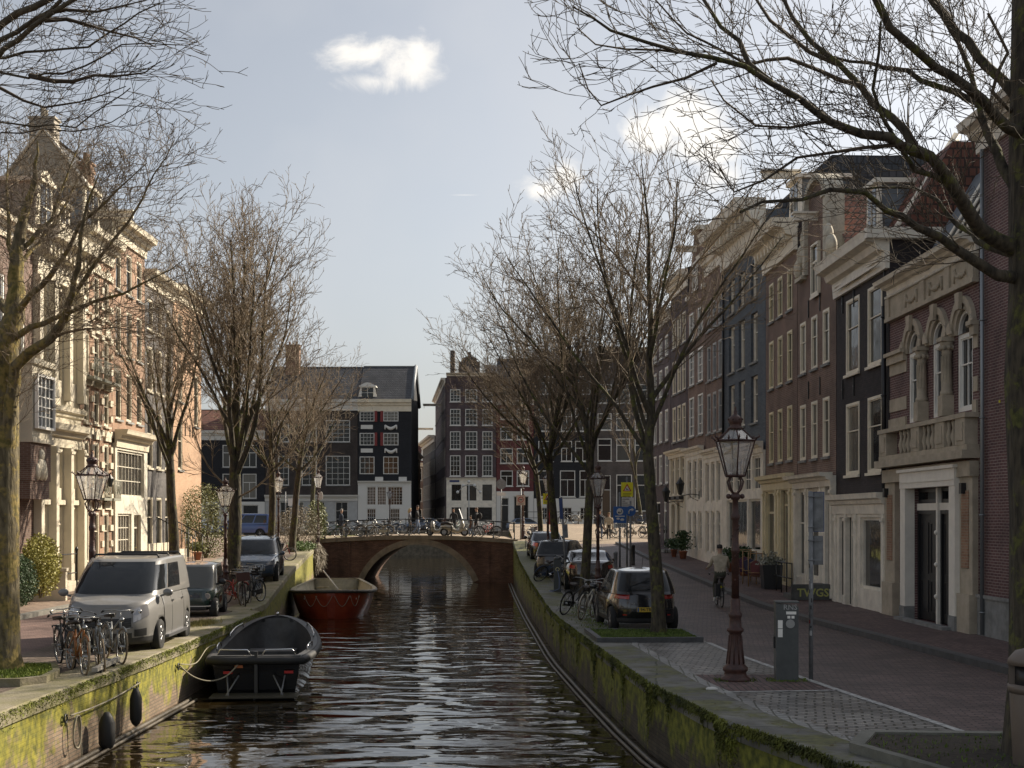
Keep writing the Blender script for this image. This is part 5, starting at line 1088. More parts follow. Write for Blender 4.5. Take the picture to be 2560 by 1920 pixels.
big = limb_tree('bare_tree', 'huge mossy tree trunk at the right edge, its bare boughs spreading over the street', (6.12, 16, 1.2),
    [((6.2, 16.0, 1.05), .62), ((6.13, 16.0, 1.45), .5), ((6.13, 16.0, 2.2), .43), ((6.12, 16.0, 4.0), .41), ((6.08, 16.0, 5.6), .43), ((6.1, 16, 6.6), .40), ((6.1, 16.1, 8.0), .37), ((6.1, 16.1, 9.5), .34), ((6.1, 16.2, 12), .26)],
    [([q1(2200, 1330, 16), q1(2070, 1310, 15.8), q1(1900, 1180, 15.5), q1(1700, 1080, 15.2), q1(1560, 1000, 15), q1(1450, 915, 14.8), q1(1300, 905, 14.6), q1(1150, 940, 14.5), q1(980, 960, 14.4), q1(860, 1010, 14.3)], .115, .012, .9),
     ([q1(2200, 1190, 16), q1(2080, 1140, 15.9), q1(1950, 1020, 15.6), q1(1850, 870, 15.3), q1(1770, 740, 15), q1(1640, 690, 14.8), q1(1450, 640, 14.6), q1(1280, 580, 14.4), q1(1130, 480, 14.2), q1(1000, 390, 14), q1(880, 320, 13.9), q1(720, 280, 13.8), q1(580, 250, 13.7), q1(420, 200, 13.6), q1(250, 150, 13.5), q1(60, 30, 13.4)], .15, .008, 1.0),
     ([q1(2200, 1220, 16), q1(2050, 1180, 16.4), q1(1960, 1110, 16.8), q1(1900, 1080, 17), q1(1800, 960, 17.2), q1(1690, 880, 17.4), q1(1520, 900, 17.6), q1(1400, 905, 17.7)], .10, .01, .8),
     ([q1(1770, 740, 15), q1(1700, 700, 15.1), q1(1580, 570, 15.3), q1(1440, 420, 15.5), q1(1330, 310, 15.6), q1(1200, 200, 15.7), q1(1110, 80, 15.8), q1(1040, -60, 15.9)], .095, .02, 1.0),
     ([q1(2200, 950, 16.1), q1(2100, 800, 16.4), q1(2050, 640, 16.7), q1(1990, 500, 17), q1(1880, 440, 17.1), q1(1730, 370, 17.2), q1(1560, 320, 17.4), q1(1380, 290, 17.6), q1(1230, 250, 17.7)], .12, .015, 1.0),
     ([q1(2200, 640, 16), q1(2080, 560, 15.7), q1(1940, 400, 15.4), q1(1800, 320, 15.2), q1(1680, 230, 15), q1(1580, 120, 14.8), q1(1500, -20, 14.7)], .11, .04, 1.0),
     ([q1(1990, 500, 17), q1(1960, 340, 17.1), q1(1900, 200, 17.2), q1(1830, 80, 17.3), q1(1790, -50, 17.4)], .06, .02, .9),
     ([q1(1000, 390, 14), q1(900, 300, 14.1), q1(860, 190, 14.2), q1(770, 110, 14.3), q1(690, 0, 14.4), q1(640, -80, 14.5)], .05, .015, .9),
     ([q1(580, 250, 13.7), q1(460, 240, 13.7), q1(310, 240, 13.6), q1(160, 210, 13.6), q1(80, 130, 13.5)], .022, .006, .6),
     ([q1(740, 300, 13.8), q1(600, 350, 13.9), q1(440, 410, 14), q1(330, 450, 14), q1(200, 500, 14.1), q1(140, 420, 14.1), q1(90, 300, 14.2)], .026, .006, .7),
     ([q1(1640, 690, 14.8), q1(1450, 700, 14.6), q1(1280, 720, 14.5), q1(1130, 760, 14.4), q1(980, 860, 14.3), q1(840, 920, 14.3), q1(760, 800, 14.2)], .04, .008, .9),
     ([q1(1280, 580, 14.4), q1(1100, 600, 14.2), q1(930, 590, 14.1), q1(790, 480, 14), q1(720, 380, 13.9)], .03, .007, .9),
     ([q1(1850, 870, 15.3), q1(1700, 800, 15), q1(1620, 700, 14.8), q1(1540, 560, 14.6), q1(1500, 420, 14.4), q1(1510, 250, 14.2), q1(1530, 100, 14.1)], .055, .012, .9),
     ([q1(1440, 420, 15.5), q1(1250, 340, 15.4), q1(1080, 280, 15.3), q1(900, 300, 15.2), q1(700, 200, 15.1), q1(520, 90, 15), q1(440, -20, 15)], .045, .008, .9),
     ([q1(1330, 310, 15.6), q1(1190, 250, 15.8), q1(1000, 100, 16), q1(920, -30, 16.2)], .045, .015, .9),
     ([q1(2200, 420, 16.2), q1(2150, 540, 16.1), q1(2060, 440, 16), q1(2130, 250, 15.9), q1(2040, 60, 15.8)], .045, .015, .8),
     ([(6.12, 16, 6.6), (6.3, 14.5, 8.2), (6.2, 12.8, 9.8), (5.8, 11.4, 11.2)], .16, .06, 1.2), ([(6.12, 16, 7.6), (6.9, 17.6, 9.4), (7.6, 19.4, 11.4)], .15, .05, 1.2), ([(6.12, 16, 8.4), (5.2, 16.8, 10.0), (4.3, 17.4, 11.8), (3.6, 18, 13)], .11, .03, 1.2)],
    41, bark_moss, twig_dark, dens=.95, minr=.0038, ls=.66)
L2 = lambda x, y, Y: pt(x*.3858, 280+y*.3858, Y)
leftree = limb_tree('bare_tree', 'yellow lichened tree in a grass bed at the left edge of the picture', (-9.0, 24.7, 1.3),
    [((-9.05, 24.7, 1.2), .50), ((-9.02, 24.7, 1.6), .33), ((-9.0, 24.7, 3.0), .29), ((-8.98, 24.7, 5.2), .27), (L2(30, 1500, 24.7), .23)],
    [([(-8.98, 24.7, 4.3), (-8.95, 24.68, 4.9), L2(100, 1640, 24.4), L2(200, 1560, 24.2), L2(330, 1470, 24), L2(420, 1330, 23.8), L2(470, 1180, 23.6), L2(500, 1010, 23.5), L2(520, 800, 23.4), L2(560, 600, 23.4), L2(640, 400, 23.4)], .19, .012, 1.1),
     ([L2(30, 1500, 24.7), L2(90, 1330, 24.8), L2(100, 1150, 24.9), L2(110, 900, 25), L2(160, 650, 25.1), L2(230, 420, 25.2), L2(240, 180, 25.2)], .23, .012, 1.1),
     ([L2(90, 1330, 24.8), L2(200, 1180, 24.5), L2(330, 1060, 24.2), L2(430, 910, 24), L2(520, 720, 23.8), L2(700, 560, 23.6), L2(850, 420, 23.4), L2(950, 330, 23.3)], .07, .008, 1.0),
     ([L2(60, 1480, 24.7), L2(200, 1390, 24.4), L2(430, 1310, 24), L2(600, 1230, 23.8), L2(800, 1170, 23.6), L2(1000, 1080, 23.5), L2(1200, 950, 23.4)], .07, .006, .9),
     ([L2(430, 1310, 24), L2(520, 1120, 23.9), L2(620, 980, 23.8), L2(760, 800, 23.7), L2(880, 640, 23.6), L2(1000, 400, 23.5), L2(1130, 180, 23.4)], .05, .007, 1.0),
     ([L2(330, 1470, 24), L2(420, 1430, 24), L2(560, 1400, 24), L2(760, 1390, 23.8), L2(880, 1420, 23.8)], .03, .007, .8),
     ([L2(90, 1330, 24.8), L2(0, 1230, 25.2), L2(-120, 1050, 25.6), L2(-200, 800, 26)], .09, .02, 1.0), ([L2(100, 1150, 24.9), L2(60, 800, 25.6), L2(40, 500, 26.2), L2(60, 250, 26.6)], .07, .01, 1.0),
     ([L2(110, 900, 25), L2(330, 700, 25.2), L2(430, 420, 25.4), L2(520, 200, 25.6)], .05, .008, 1.0), ([L2(110, 1000, 25), L2(250, 850, 25.6), L2(400, 640, 26), L2(600, 250, 26.4)], .05, .008, 1.0)],
    42, bark_gold, twig_m, dens=1.25, minr=.0045)
T3 = lambda x, y, Y: pt(x*.217, y*.217, Y)
over = limb_tree('bare_tree', 'bare boughs of a tree outside the frame reaching in at the top left corner', (-7.9, 15.2, 1.2),
    [((-7.9, 15.2, 1.1), .36), ((-7.9, 15.2, 3), .28), ((-7.85, 15.2, 6.0), .25), ((-7.8, 15.2, 8), .2)],
    [([(-7.85, 15.2, 5.6), (-7.0, 14.9, 7.0), T3(0, 240, 14.6), T3(200, 170, 14.4), T3(400, 70, 14.2), T3(560, -20, 14), T3(800, -200, 13.9)], .08, .03, .8),
     ([(-7.85, 15.2, 5.0), (-7.0, 14.6, 6.2), T3(0, 560, 14), T3(200, 460, 13.9), T3(400, 320, 13.8), T3(600, 150, 13.7), T3(830, 0, 13.6), T3(1000, -90, 13.5)], .07, .02, .8),
     ([(-7.0, 14.6, 6.2), T3(0, 460, 14.1), T3(180, 370, 14.1), T3(420, 230, 14), T3(560, 120, 13.9), T3(700, 0, 13.8)], .05, .02, .8),
     ([(-7.85, 15.2, 4.8), T3(-100, 640, 14.5), T3(50, 665, 14.3), T3(300, 630, 14.1), T3(520, 575, 14), T3(730, 570, 13.9), T3(1000, 510, 13.8), T3(1250, 390, 13.7), T3(1400, 250, 13.6), T3(1600, 140, 13.6), T3(1850, 30, 13.5)], .05, .006, .6),
     ([(-7.85, 15.2, 4.4), T3(-100, 780, 14.7), T3(0, 830, 14.5), T3(330, 860, 14.3), T3(700, 815, 14.1), T3(950, 740, 14), T3(1200, 640, 13.9), T3(1400, 500, 13.8), T3(1700, 530, 13.8), T3(2040, 515, 13.7)], .045, .005, .6),
     ([T3(330, 860, 14.3), T3(600, 930, 14.2), T3(830, 960, 14.1), T3(1060, 850, 14), T3(1350, 850, 13.9), T3(1640, 810, 13.8), T3(1850, 700, 13.8)], .03, .005, .6),
     ([T3(500, 230, 13.9), T3(780, 235, 13.9), T3(1000, 280, 13.9), T3(1270, 370, 13.8), T3(1560, 430, 13.8), T3(1800, 540, 13.8)], .026, .005, .6), ([T3(600, 150, 13.7), T3(760, 115, 13.7), T3(1100, 115, 13.6), T3(1400, 80, 13.5), T3(1750, -20, 13.5)], .024, .005, .6),
     ([(-7.85, 15.2, 4.0), T3(-100, 1380, 15), T3(100, 1420, 14.8), T3(400, 1460, 14.6), T3(850, 1460, 14.4), T3(1100, 1310, 14.2), T3(1400, 1110, 14.1), T3(1500, 1010, 14)], .035, .005, .5),
     ([(-7.85, 15.2, 3.8), T3(0, 1530, 14.9), T3(500, 1500, 14.7), T3(850, 1500, 14.5), T3(1300, 1410, 14.3), T3(1640, 1180, 14.2)], .028, .005, .5), ([T3(0, 980, 14.6), T3(250, 1140, 14.5), T3(500, 1220, 14.4), T3(900, 1160, 14.3), T3(1250, 1080, 14.2), T3(1450, 990, 14.2)], .018, .005, .5)],
    43, bark, twig_dark, dens=.95, minr=.0035, upk=.03)
print('trees', _t.time()-_t0)
# ================================================================ street lamps
rust = mat('rusty_lamp_paint', (0.035, 0.015, 0.013), .45, col2=(0.085, 0.036, 0.026), vscale=9, bump=.4, bscale=60)
def lantern_glass():
    m = bpy.data.materials.new('lantern_glass'); m.use_nodes = True; nt = m.node_tree; N = nt.nodes; L = nt.links; N.clear()
    out = N.new('ShaderNodeOutputMaterial'); t = N.new('ShaderNodeBsdfTransparent'); g = N.new('ShaderNodeBsdfGlossy'); g.inputs['Roughness'].default_value = .12; d = N.new('ShaderNodeBsdfTranslucent'); d.inputs['Color'].default_value = (.75, .72, .66, 1)
    m1 = N.new('ShaderNodeMixShader'); m1.inputs[0].default_value = .5; L.new(d.outputs[0], m1.inputs[1]); L.new(g.outputs[0], m1.inputs[2])
    m2 = N.new('ShaderNodeMixShader'); m2.inputs[0].default_value = .42; L.new(t.outputs[0], m2.inputs[1]); L.new(m1.outputs[0], m2.inputs[2]); L.new(m2.outputs[0], out.inputs[0]); return m
lglass = lantern_glass()
def make_lamp():
    r = thing('street_lamp', 'x', 'street lamp', (0, 0, 0))
    b = MB(); b.lathe([(.26, 0), (.26, .06), (.20, .1), (.19, .16), (.22, .19), (.22, .24), (.155, .30), (.125, .55), (.105, .8), (.12, .84), (.15, .86), (.15, .9), (.11, .93), (.10, 1.08), (.12, 1.12), (.12, 1.16), (.085, 1.2), (.085, 1.4), (.068, 1.42)], 16); 
    for k in range(10): a = 2*math.pi*k/10; b.tube([(.155*math.cos(a), .155*math.sin(a), .3), (.125*math.cos(a), .125*math.sin(a), .55), (.107*math.cos(a), .107*math.sin(a), .79)], .014, 4)
    b.build('base', rust, r)
    b = MB(); b.lathe([(.068, 1.42), (.064, 2.2), (.078, 2.22), (.078, 2.26), (.06, 2.3), (.056, 2.75), (.075, 2.78), (.08, 2.84), (.06, 2.88), (.05, 3.1), (.085, 3.13), (.095, 3.18), (.05, 3.24)], 12)
    for q in (-1, 1): b.ball((q*.12, 0, 3.17), .045, 8, 6)
    for k in range(22): a = k*.9; b.ball((.066*math.cos(a), .066*math.sin(a), 1.45+k*.058), .018, 5, 4)
    b.build('post', rust, r)
    b = MB()
    for k in range(4):
        a = math.pi/4+k*math.pi/2; c, s = math.cos(a), math.sin(a)
        b.tube([(c*.03, s*.03, 3.2), (c*.13, s*.13, 3.3), (c*.17, s*.17, 3.42), (c*.12, s*.12, 3.5), (c*.2, s*.2, 3.52)], .017, 6)
    b.lathe([(.2, 3.5), (.22, 3.52), (.2, 3.54)], 4, sq=True, smooth=False); b.build('cradle', rust, r)
    # lantern: six tapering panes
    n = 6; rb, rt, z0, z1 = .18, .36, 3.52, 4.12; b = MB(); g = MB()
    P = lambda k, rr, z: (rr*math.cos(2*math.pi*k/n+math.pi/6), rr*math.sin(2*math.pi*k/n+math.pi/6), z)
    for k in range(n):
        b.tube([P(k, rb, z0), P(k, rt, z1)], .013, 4); b.tube([P(k, rt, z1), P(k+1, rt, z1)], .022, 4); b.tube([P(k, rb, z0), P(k+1, rb, z0)], .015, 4); b.tube([P(k, rt-.02, z1+.02), P(k, .12, z1+.21)], .013, 4)
        g.quad(P(k, rb-.006, z0), P(k+1, rb-.006, z0), P(k+1, rt-.006, z1), P(k, rt-.006, z1)); g.quad(P(k, rt-.03, z1+.02), P(k+1, rt-.03, z1+.02), P(k+1, .12, z1+.2), P(k, .12, z1+.2))
        p = Vector(P(k, rt+.01, z1)); o_ = Vector((p.x, p.y, 0)).normalized()
        b.tube([p, p+o_*.03+Vector((0, 0, .05)), p+o_*.075+Vector((0, 0, .06)), p+o_*.06+Vector((0, 0, .11))], [.014, .02, .018, .004], 5)
        m_ = (Vector(P(k, rt, z1))+Vector(P(k+1, rt, z1)))/2; b.tube([m_, m_+Vector((0, 0, .05)), m_+Vector((0, 0, .1))], [.012, .022, .003], 5)
    b.lathe([(.13, z1+.2), (.14, z1+.22), (.09, z1+.25), (.10, z1+.29), (.125, z1+.33), (.115, z1+.40), (.06, z1+.44), (.03, z1+.46), (.035, z1+.5), (.012, z1+.54), (.02, z1+.56), (.002, z1+.6)], 10)
    for k in range(6): a = 2*math.pi*k/6; b.ball((.12*math.cos(a), .12*math.sin(a), z1+.37), .022, 5, 4)
    lf = b.build('lantern_frame', rust, r); g.build('lantern_glass', lglass, lf)
    b = MB(); b.lathe([(.05, 3.55), (.045, 3.62), (.02, 3.66), (.035, 3.7), (.05, 3.8), (.02, 3.82)], 10); b.build('bulb', mat('bulb_glass', (.45, .43, .4), .2), lf)
    return r
lampL = [((3.83, 24.0), 0, 1.0, .98, 'tall rusty crown topped lamp post beside the grey parking meter, nearest of the lamps'), ((2.78, 45.3), 0, .98, .8, 'dark lamp post standing right of the mossy trunk behind the black hatchback'), ((1.70, 66.0), 0, 1.0, .75, 'lamp post rising from behind the black saloon near the plaza'), ((.70, 88.2), 0, 1.0, .8, 'lamp post with a white no boats notice at the right end of the bridge'),
  ((-9.3, 31.0), 1, .9, 1.0, 'rusty lamp post standing in front of the grey van, amid the nearest bicycles'), ((-9.83, 48.0), 1, .86, .86, 'lamp post just left of the big tree, rising behind the green microcar'), ((-11.6, 69.5), 1, .95, .74, 'lamp post between two slim mossy trunks beyond the dark SUV'), ((-11.75, 84.8), 1, 1.05, .74, 'lamp post with an oval plate at the left end of the bridge'),
  ((-13.1, 150), 2, 1.0, .95, 'small far lamp post in front of the white lattice shopfront across the water'), ((-7.1, 150.5), 2, .55, 1.2, 'cluster of pale globe lights on a pole across the water')]
lamp0 = make_lamp()
for i, ((x, y), sd_, sc, wd, lab) in enumerate(lampL):
    z = (gR(y) if sd_ == 0 else gL(y) if sd_ == 1 else 2.5)
    if i == 9: continue
    o = lamp0 if i == 0 else dup(lamp0, (0, 0, 0)); o.location = (x, y, z-.01); o.scale = (wd, wd, sc); o['label'] = lab; o['group'] = 'crown topped lamp posts along the canal'; o.rotation_euler = (0, 0, i*.4)
r = thing('globe_light_pole', 'pale pole with a cluster of clear globe lights in front of the white corner house', 'street lamp', (-4.6, 149.5, 2.5)); b = MB(); b.tube([(0, 0, 0), (0, 0, 5.0)], .07, 6); b.tube([(-1.1, 0, 4.3), (-.5, 0, 4.9), (.5, 0, 4.9), (1.1, 0, 4.3)], .04, 5); b.build('pole', grey_p, r)
for x, z in ((-1.2, 4.2), (-.6, 4.9), (0, 5.3), (.6, 4.9), (1.2, 4.2)): b = MB(); b.ball((x, 0, z), .17, 10, 8); b.build('globe', mat('globe_white', (.6, .6, .58), .25), r)

# ================================================================ bicycles
rubber = mat('tyre_rubber', (0.02, 0.02, 0.02), .8); tan = mat('tan_tyre', (0.22, 0.17, 0.11), .8); steel = mat('spoke_steel', (0.35, 0.35, 0.34), .3, .9); saddle_m = mat('saddle_leather', (0.03, 0.022, 0.018), .5)
def make_bike(label, paint, tyre=rubber, basket=None, crate=None, kid=False):
    r = thing('bicycle', label, 'bicycle', (0, 0, 0)); WR = .335; bx, fx_ = -.55, .55
    for x in (bx, fx_):
        b = MB(); b.torus(WR, .019, 28, 6, (0, 0, 0), 'y'); wh = b.build('wheel', tyre, r); wh.location = (x, 0, WR+.02)
        b = MB(); b.torus(WR-.026, .010, 28, 4, (0, 0, 0), 'y'); b.lathe([(.02, -.04), (.02, .04)], 8) if 0 else None
        for k in range(16): a = 2*math.pi*k/16; q = .03 if k % 2 else -.03; b.tube([(.02*math.cos(a+1), q, .02*math.sin(a+1)), ((WR-.03)*math.cos(a), 0, (WR-.03)*math.sin(a))], .0022, 3, caps=False)
        b.disc(.025, .045, 8, (0, 0, 0), 'y'); b.build('rim', steel, wh)
    z = WR+.02; bb = (-.1, 0, .3); st = (-.24, 0, .78); ht = (.34, 0, .86); hb = (.40, 0, .70)
    b = MB(); b.tube([bb, st], .018, 6); b.tube([bb, hb], .021, 6); b.tube([(-.19, 0, .6), ht] if not kid else [(-.16, 0, .5), hb], .018, 6); b.tube([ht, hb], .022, 6)
    for q in (-.06, .06): b.tube([(st[0]+.02, q*.3, .7), (bx, q, z)], .011, 5); b.tube([(bb[0], q*.5, bb[2]), (bx, q, z)], .013, 5); b.tube([(hb[0], q, hb[2]-.03), (.46, q, .5), (fx_, q, z)], .013, 5)
    b.build('frame', paint, r)
    b = MB()   # mudguards and chain case
    for x, a0, a1 in ((bx, .2, 3.0), (fx_, .9, 3.1)):
        pts = [(x+(WR+.035)*math.cos(a0+(a1-a0)*k/10), 0, z+(WR+.035)*math.sin(a0+(a1-a0)*k/10)) for k in range(11)]; b.tube(pts, .017, 5)
    b.prism([(-.62, .28), (.02, .2), (.06, .3), (.02, .38), (-.62, .42)], .045, .06); b.build('mudguards', paint, r)
    b = MB(); b.tube([(bb[0], -.1, bb[2]), (bb[0], .1, bb[2])], .012, 6); b.tube([(bb[0], .09, bb[2]), (bb[0]+.1, .1, bb[2]-.12)], .01, 5); b.tube([(bb[0], -.09, bb[2]), (bb[0]-.1, -.1, bb[2]+.12)], .01, 5); b.box(bb[0]+.05, bb[0]+.15, .1, .19, bb[2]-.135, bb[2]-.11); b.box(bb[0]-.15, bb[0]-.05, -.19, -.1, bb[2]+.11, bb[2]+.135); b.torus(.085, .008, 14, 4, (bb[0], .04, bb[2]), 'y'); b.build('crank', steel, r)
    b = MB(); b.tube([(-.24, 0, .76), (-.27, 0, .9)], .013, 6); b.lathe([(.02, 0), (.02, .01)], 4, (0, 0, -9)) if 0 else None
    vs = [(-.40, -.11, .90), (-.40, .11, .90), (-.36, -.12, .93), (-.36, .12, .93), (-.22, -.05, .95), (-.22, .05, .95), (-.12, -.025, .94), (-.12, .025, .94), (-.40, -.1, .86), (-.40, .1, .86), (-.12, -.02, .90), (-.12, .02, .90), (-.25, -.06, .88), (-.25, .06, .88)]
    b.add(vs, [(0, 1, 3, 2), (2, 3, 5, 4), (4, 5, 7, 6), (0, 8, 9, 1), (8, 12, 13, 9), (12, 10, 11, 13), (10, 6, 7, 11), (0, 2, 4, 12), (0, 12, 8, 0)[:3], (4, 6, 10, 12), (1, 13, 5, 3), (1, 9, 13), (5, 13, 11, 7)], True); b.build('saddle', saddle_m, r)
    b = MB(); b.tube([(.345, 0, .84), (.32, 0, 1.0)], .013, 6); b.tube([(.10, -.29, .98), (.22, -.28, 1.02), (.33, -.16, 1.04), (.35, 0, 1.02), (.33, .16, 1.04), (.22, .28, 1.02), (.10, .29, .98)], .012, 6); b.build('handlebar', steel, r)
    for q in (-1, 1): b = MB(); b.tube([(.08, q*.29, .975), (.2, q*.285, 1.01)], .018, 6); b.build('grip', rubber, r)
    b = MB(); b.ball((.44, 0, .86), .05, 8, 6, (1.2, 1, 1)); b.build('headlamp', steel, r)
    b = MB(); 
    for q in (-.06, .06): b.tube([(-.28, q, .74), (-.72, q, .74), (-.72, q, .70)], .008, 4); b.tube([(-.66, q, .74), (bx, q, z)], .007, 4)
    for k in range(3): b.tube([(-.38-.14*k, -.06, .745), (-.38-.14*k, .06, .745)], .007, 4)
    b.build('rack', iron, r)
    if basket:
        b = MB(); b.box(.42, .74, -.2, .2, .8, .83); b.box(.42, .44, -.2, .2, .83, 1.05); b.box(.72, .74, -.2, .2, .83, 1.05); b.box(.44, .72, -.2, -.18, .83, 1.05); b.box(.44, .72, .18, .2, .83, 1.05); b.build('basket', basket, r)
    if crate:
        b = MB(); b.box(-.72, -.42, -.17, .17, .76, .79); b.box(-.72, -.42, -.19, -.17, .76, .98); b.box(-.72, -.42, .17, .19, .76, .98); b.build('crate', crate, r)
    return r
pnt = lambda n, c: mat('bike_'+n, c, .35, var=.1)
bk_black = pnt('black', (.015, .015, .016)); bk_orange = pnt('orange', (.28, .10, .02)); bk_grey = pnt('grey', (.22, .23, .23)); bk_green = pnt('green', (.03, .09, .05)); bk_red = pnt('red', (.32, .03, .02)); bk_blue = pnt('blue', (.03, .07, .15)); bk_cream = pnt('cream', (.45, .42, .34))
wicker = mat('wicker', (.08, .035, .025), .8)
prot = [make_bike('b', bk_black), make_bike('b', bk_orange, tan), make_bike('b', bk_grey, tan), make_bike('b', bk_black, rubber, wicker), make_bike('b', bk_red), make_bike('b', bk_green, tan, None, bk_black), make_bike('b', bk_blue), make_bike('b', bk_cream, tan)]
used_b = set()
def bike(k, x, y, z, rz, lab, group, lean=0.05, sc=1.0):
    o = prot[k] if k not in used_b else dup(prot[k], (0, 0, 0)); used_b.add(k)
    o.location = (x, y, z); o.rotation_euler = (lean, 0, rz); o.scale = (sc, sc, sc); o['label'] = lab; o['group'] = group; return o
G1 = 'bicycles crowded by the lamp post in front of the grey van'
bike(1, -7.78, 25.0, 1.2, R(-60), 'orange framed bicycle with tan tyres, in the cluster in front of the grey van', G1, -.05)
bike(2, -7.55, 25.7, 1.2, R(-68), 'grey bicycle whose bare wheel stands nearest the timber rack by the van', G1, .08)
bike(0, -8.35, 26.2, 1.2, R(-60), 'black bicycle at the left end of the cluster before the van, rack towards the tree', G1, .06)
bike(2, -7.68, 26.9, 1.2, R(-58), 'silvery bicycle leaning by the right edge of the cluster before the van', G1, -.06)
bike(7, -8.05, 26.0, 1.2, R(118), 'pale cream bicycle standing behind the orange one', G1, .05)
bike(0, -8.45, 26.9, 1.2, R(122), 'black bicycle set deepest in the cluster against the lamp post', G1, -.08)
r = thing('bike_rack', 'low weathered timber beam on the quay edge under the bicycles', 'bike rack', (-7.36, 25.4, 1.2), R(94)); b = MB(); b.box(-.95, .95, -.05, .05, .1, .17); b.build('beam', mat('grey_timber', (.30, .28, .24), .9, var=.3, vscale=8), r)
for x in (-.55, .55): b = MB(); b.box(x-.05, x+.05, -.045, .045, 0, .099); b.build('leg', iron, r)
G2 = 'bicycles packed behind the green microcar'
for k, (x, y, a, pk, lab) in enumerate([(-8.35, 43.6, -75, 3, 'bicycle with a brown wicker basket beside the green microcar'), (-8.75, 44.2, -50, 4, 'red bicycle pressed against the microcar side'), (-8.3, 44.7, -110, 0, 'black bicycle just behind the basket bicycle'), (-8.9, 45.3, -70, 5, 'green bicycle with a carrier crate in the pack near the big tree'), (-8.5, 45.9, -100, 2, 'grey tan tyred bicycle in the middle of the pack near the big tree'), (-8.95, 46.6, -60, 0, 'black bicycle near the big trunk, toward the dark SUV'), (-8.65, 47.3, -95, 6, 'dark blue bicycle at the quay edge ahead of the SUV'), (-8.9, 48.1, -80, 0, 'black bicycle closest to the bumper of the dark SUV'), (-8.4, 44.1, -92, 7, 'pale bicycle wedged in the pack by the microcar')]):
    bike(pk, x, y, gL(y), R(a), lab, G2, .08*(-1)**k)
GB = 'bicycles leaning on the bridge railing'
bl = [(-11.3, 5, 'green bicycle at the left end of the bridge railing'), (-9.9, 2, 'grey bicycle on the bridge, second from its left end'), (-8.9, 0, 'black bicycle on the bridge left of the walking couple'), (-8.2, 7, 'cream bicycle on the bridge left of the walking couple'), (-7.4, 6, 'blue bicycle on the bridge near the middle post'), (-1.5, 0, 'large black bicycle at the right end of the bridge railing')]
for k, (x, pk, lab) in enumerate(bl): bike(pk, x, 86.85+.1*(k % 3), btop(x)-.03, R(180 if k % 2 else 0)+R(6*(k % 3)-5), lab, GB, -.06)
for k in range(9):
    x = -10.8+1.15*k; bike((0, 2, 0, 6, 0, 3, 5, 0, 4)[k], x, 95.2+.25*(k % 2), btop(x)-.02, R(8*k), ['black bicycle', 'grey bicycle', 'black bicycle with a lean', 'blue bicycle', 'black bicycle', 'basket bicycle', 'green bicycle', 'black bicycle', 'red bicycle'][k]+' on the far bridge railing, number %s from the left' % ('one two three four five six seven eight nine'.split()[k]), 'bicycles on the far railing of the bridge', .06)
GC = 'bicycles heaped at the right bridge corner'
for k in range(6): bike((0, 5, 0, 3, 0, 2)[k], .95+.12*k, 80.2+1.1*k, gR(80.2+1.1*k), R(75+14*(k % 3)), ['black bicycle nearest the rear of the black saloon', 'green crate bicycle', 'tilted black bicycle', 'basket bicycle', 'black bicycle by the corner tree', 'grey bicycle nearest the railing end'][k]+(' at the right bridge corner' if k else ''), GC, .12*(-1)**k)
GD = 'bicycles behind the black hatchback'
bike(7, 2.05, 38.6, 1.2, R(70), 'bicycle with tan tyres just left of the black hatchback', GD, .15); bike(0, 2.45, 39.6, 1.2, R(80), 'black bicycle between the hatchback and the bronze coupe', GD, -.1); bike(0, 1.75, 40.5, 1.2, R(60), 'black bicycle leaning toward the water behind the hatchback', GD, .25); bike(6, 1.45, 55.8, 1.45, R(40), 'fallen looking dark bicycle beside the black saloon', GD, .5)
GE = 'bicycles along the railing behind the square'
for k in range(8):
    x = 3.6+1.05*k+(3.0 if k > 3 else 0); bike((2, 0, 7, 0, 6, 0, 2, 0)[k], x, 114.6, 3.44, R(180*(k % 2)+10), ['grey', 'black', 'pale', 'black tall', 'blue', 'black', 'grey light', 'black low'][k]+' bicycle, number %s from the left along the railing behind the square' % ('one two three four five six seven eight'.split()[k]), GE, .05)
GF = 'bicycles parked in front of the corner house'
for k in range(7): x = 6.15+.62*k; bike((0, 2, 0, 7, 0, 6, 2)[k], x, 89.6+.5*(k % 2), gP(x, 89.7), R(20+25*(k % 3)), ['black', 'grey', 'tilted black', 'cream', 'tall black', 'blue', 'silvery'][k]+' bicycle, number %s from the left beside the round blue arrow sign' % ('one two three four five six seven'.split()[k]), GF, .08)
GG = 'bicycles at the far left railing'
for k in range(4): bike((0, 2, 5, 0)[k], -21+1.9*k, 113.8, 2.5, R(15*k), ['black', 'grey', 'green crate', 'black upright'][k]+' bicycle beside the far left railing, number %s from the left' % ('one two three four'.split()[k]), GG, .05)
# cargo bike
r = thing('cargo_bicycle', 'red and black cargo bicycle parked past the dark SUV on the quay edge', 'cargo bicycle', (-11.75, 68.0, gL(68)), R(8))
for x in (-.75, .95):
    b = MB(); b.torus(.3, .025, 24, 6, (0, 0, 0), 'y'); w_ = b.build('wheel', rubber, r); w_.location = (x, 0, .325); b = MB()
    for k in range(12): a = 2*math.pi*k/12; b.tube([(0, 0, 0), (.28*math.cos(a), 0, .28*math.sin(a))], .003, 3)
    b.torus(.275, .009, 24, 4); b.build('rim', steel, w_)
b = MB(); b.tube([(-.75, 0, .33), (-.4, 0, .35), (.5, 0, .3), (.8, 0, .75), (.82, 0, .8)], .025, 6); b.tube([(.8, 0, .75), (.95, 0, .33)], .02, 6); b.tube([(-.4, 0, .35), (-.5, 0, .85)], .02, 6); b.tube([(-.45, 0, .6), (-.75, 0, .33)], .015, 6); b.build('frame', bk_red, r)
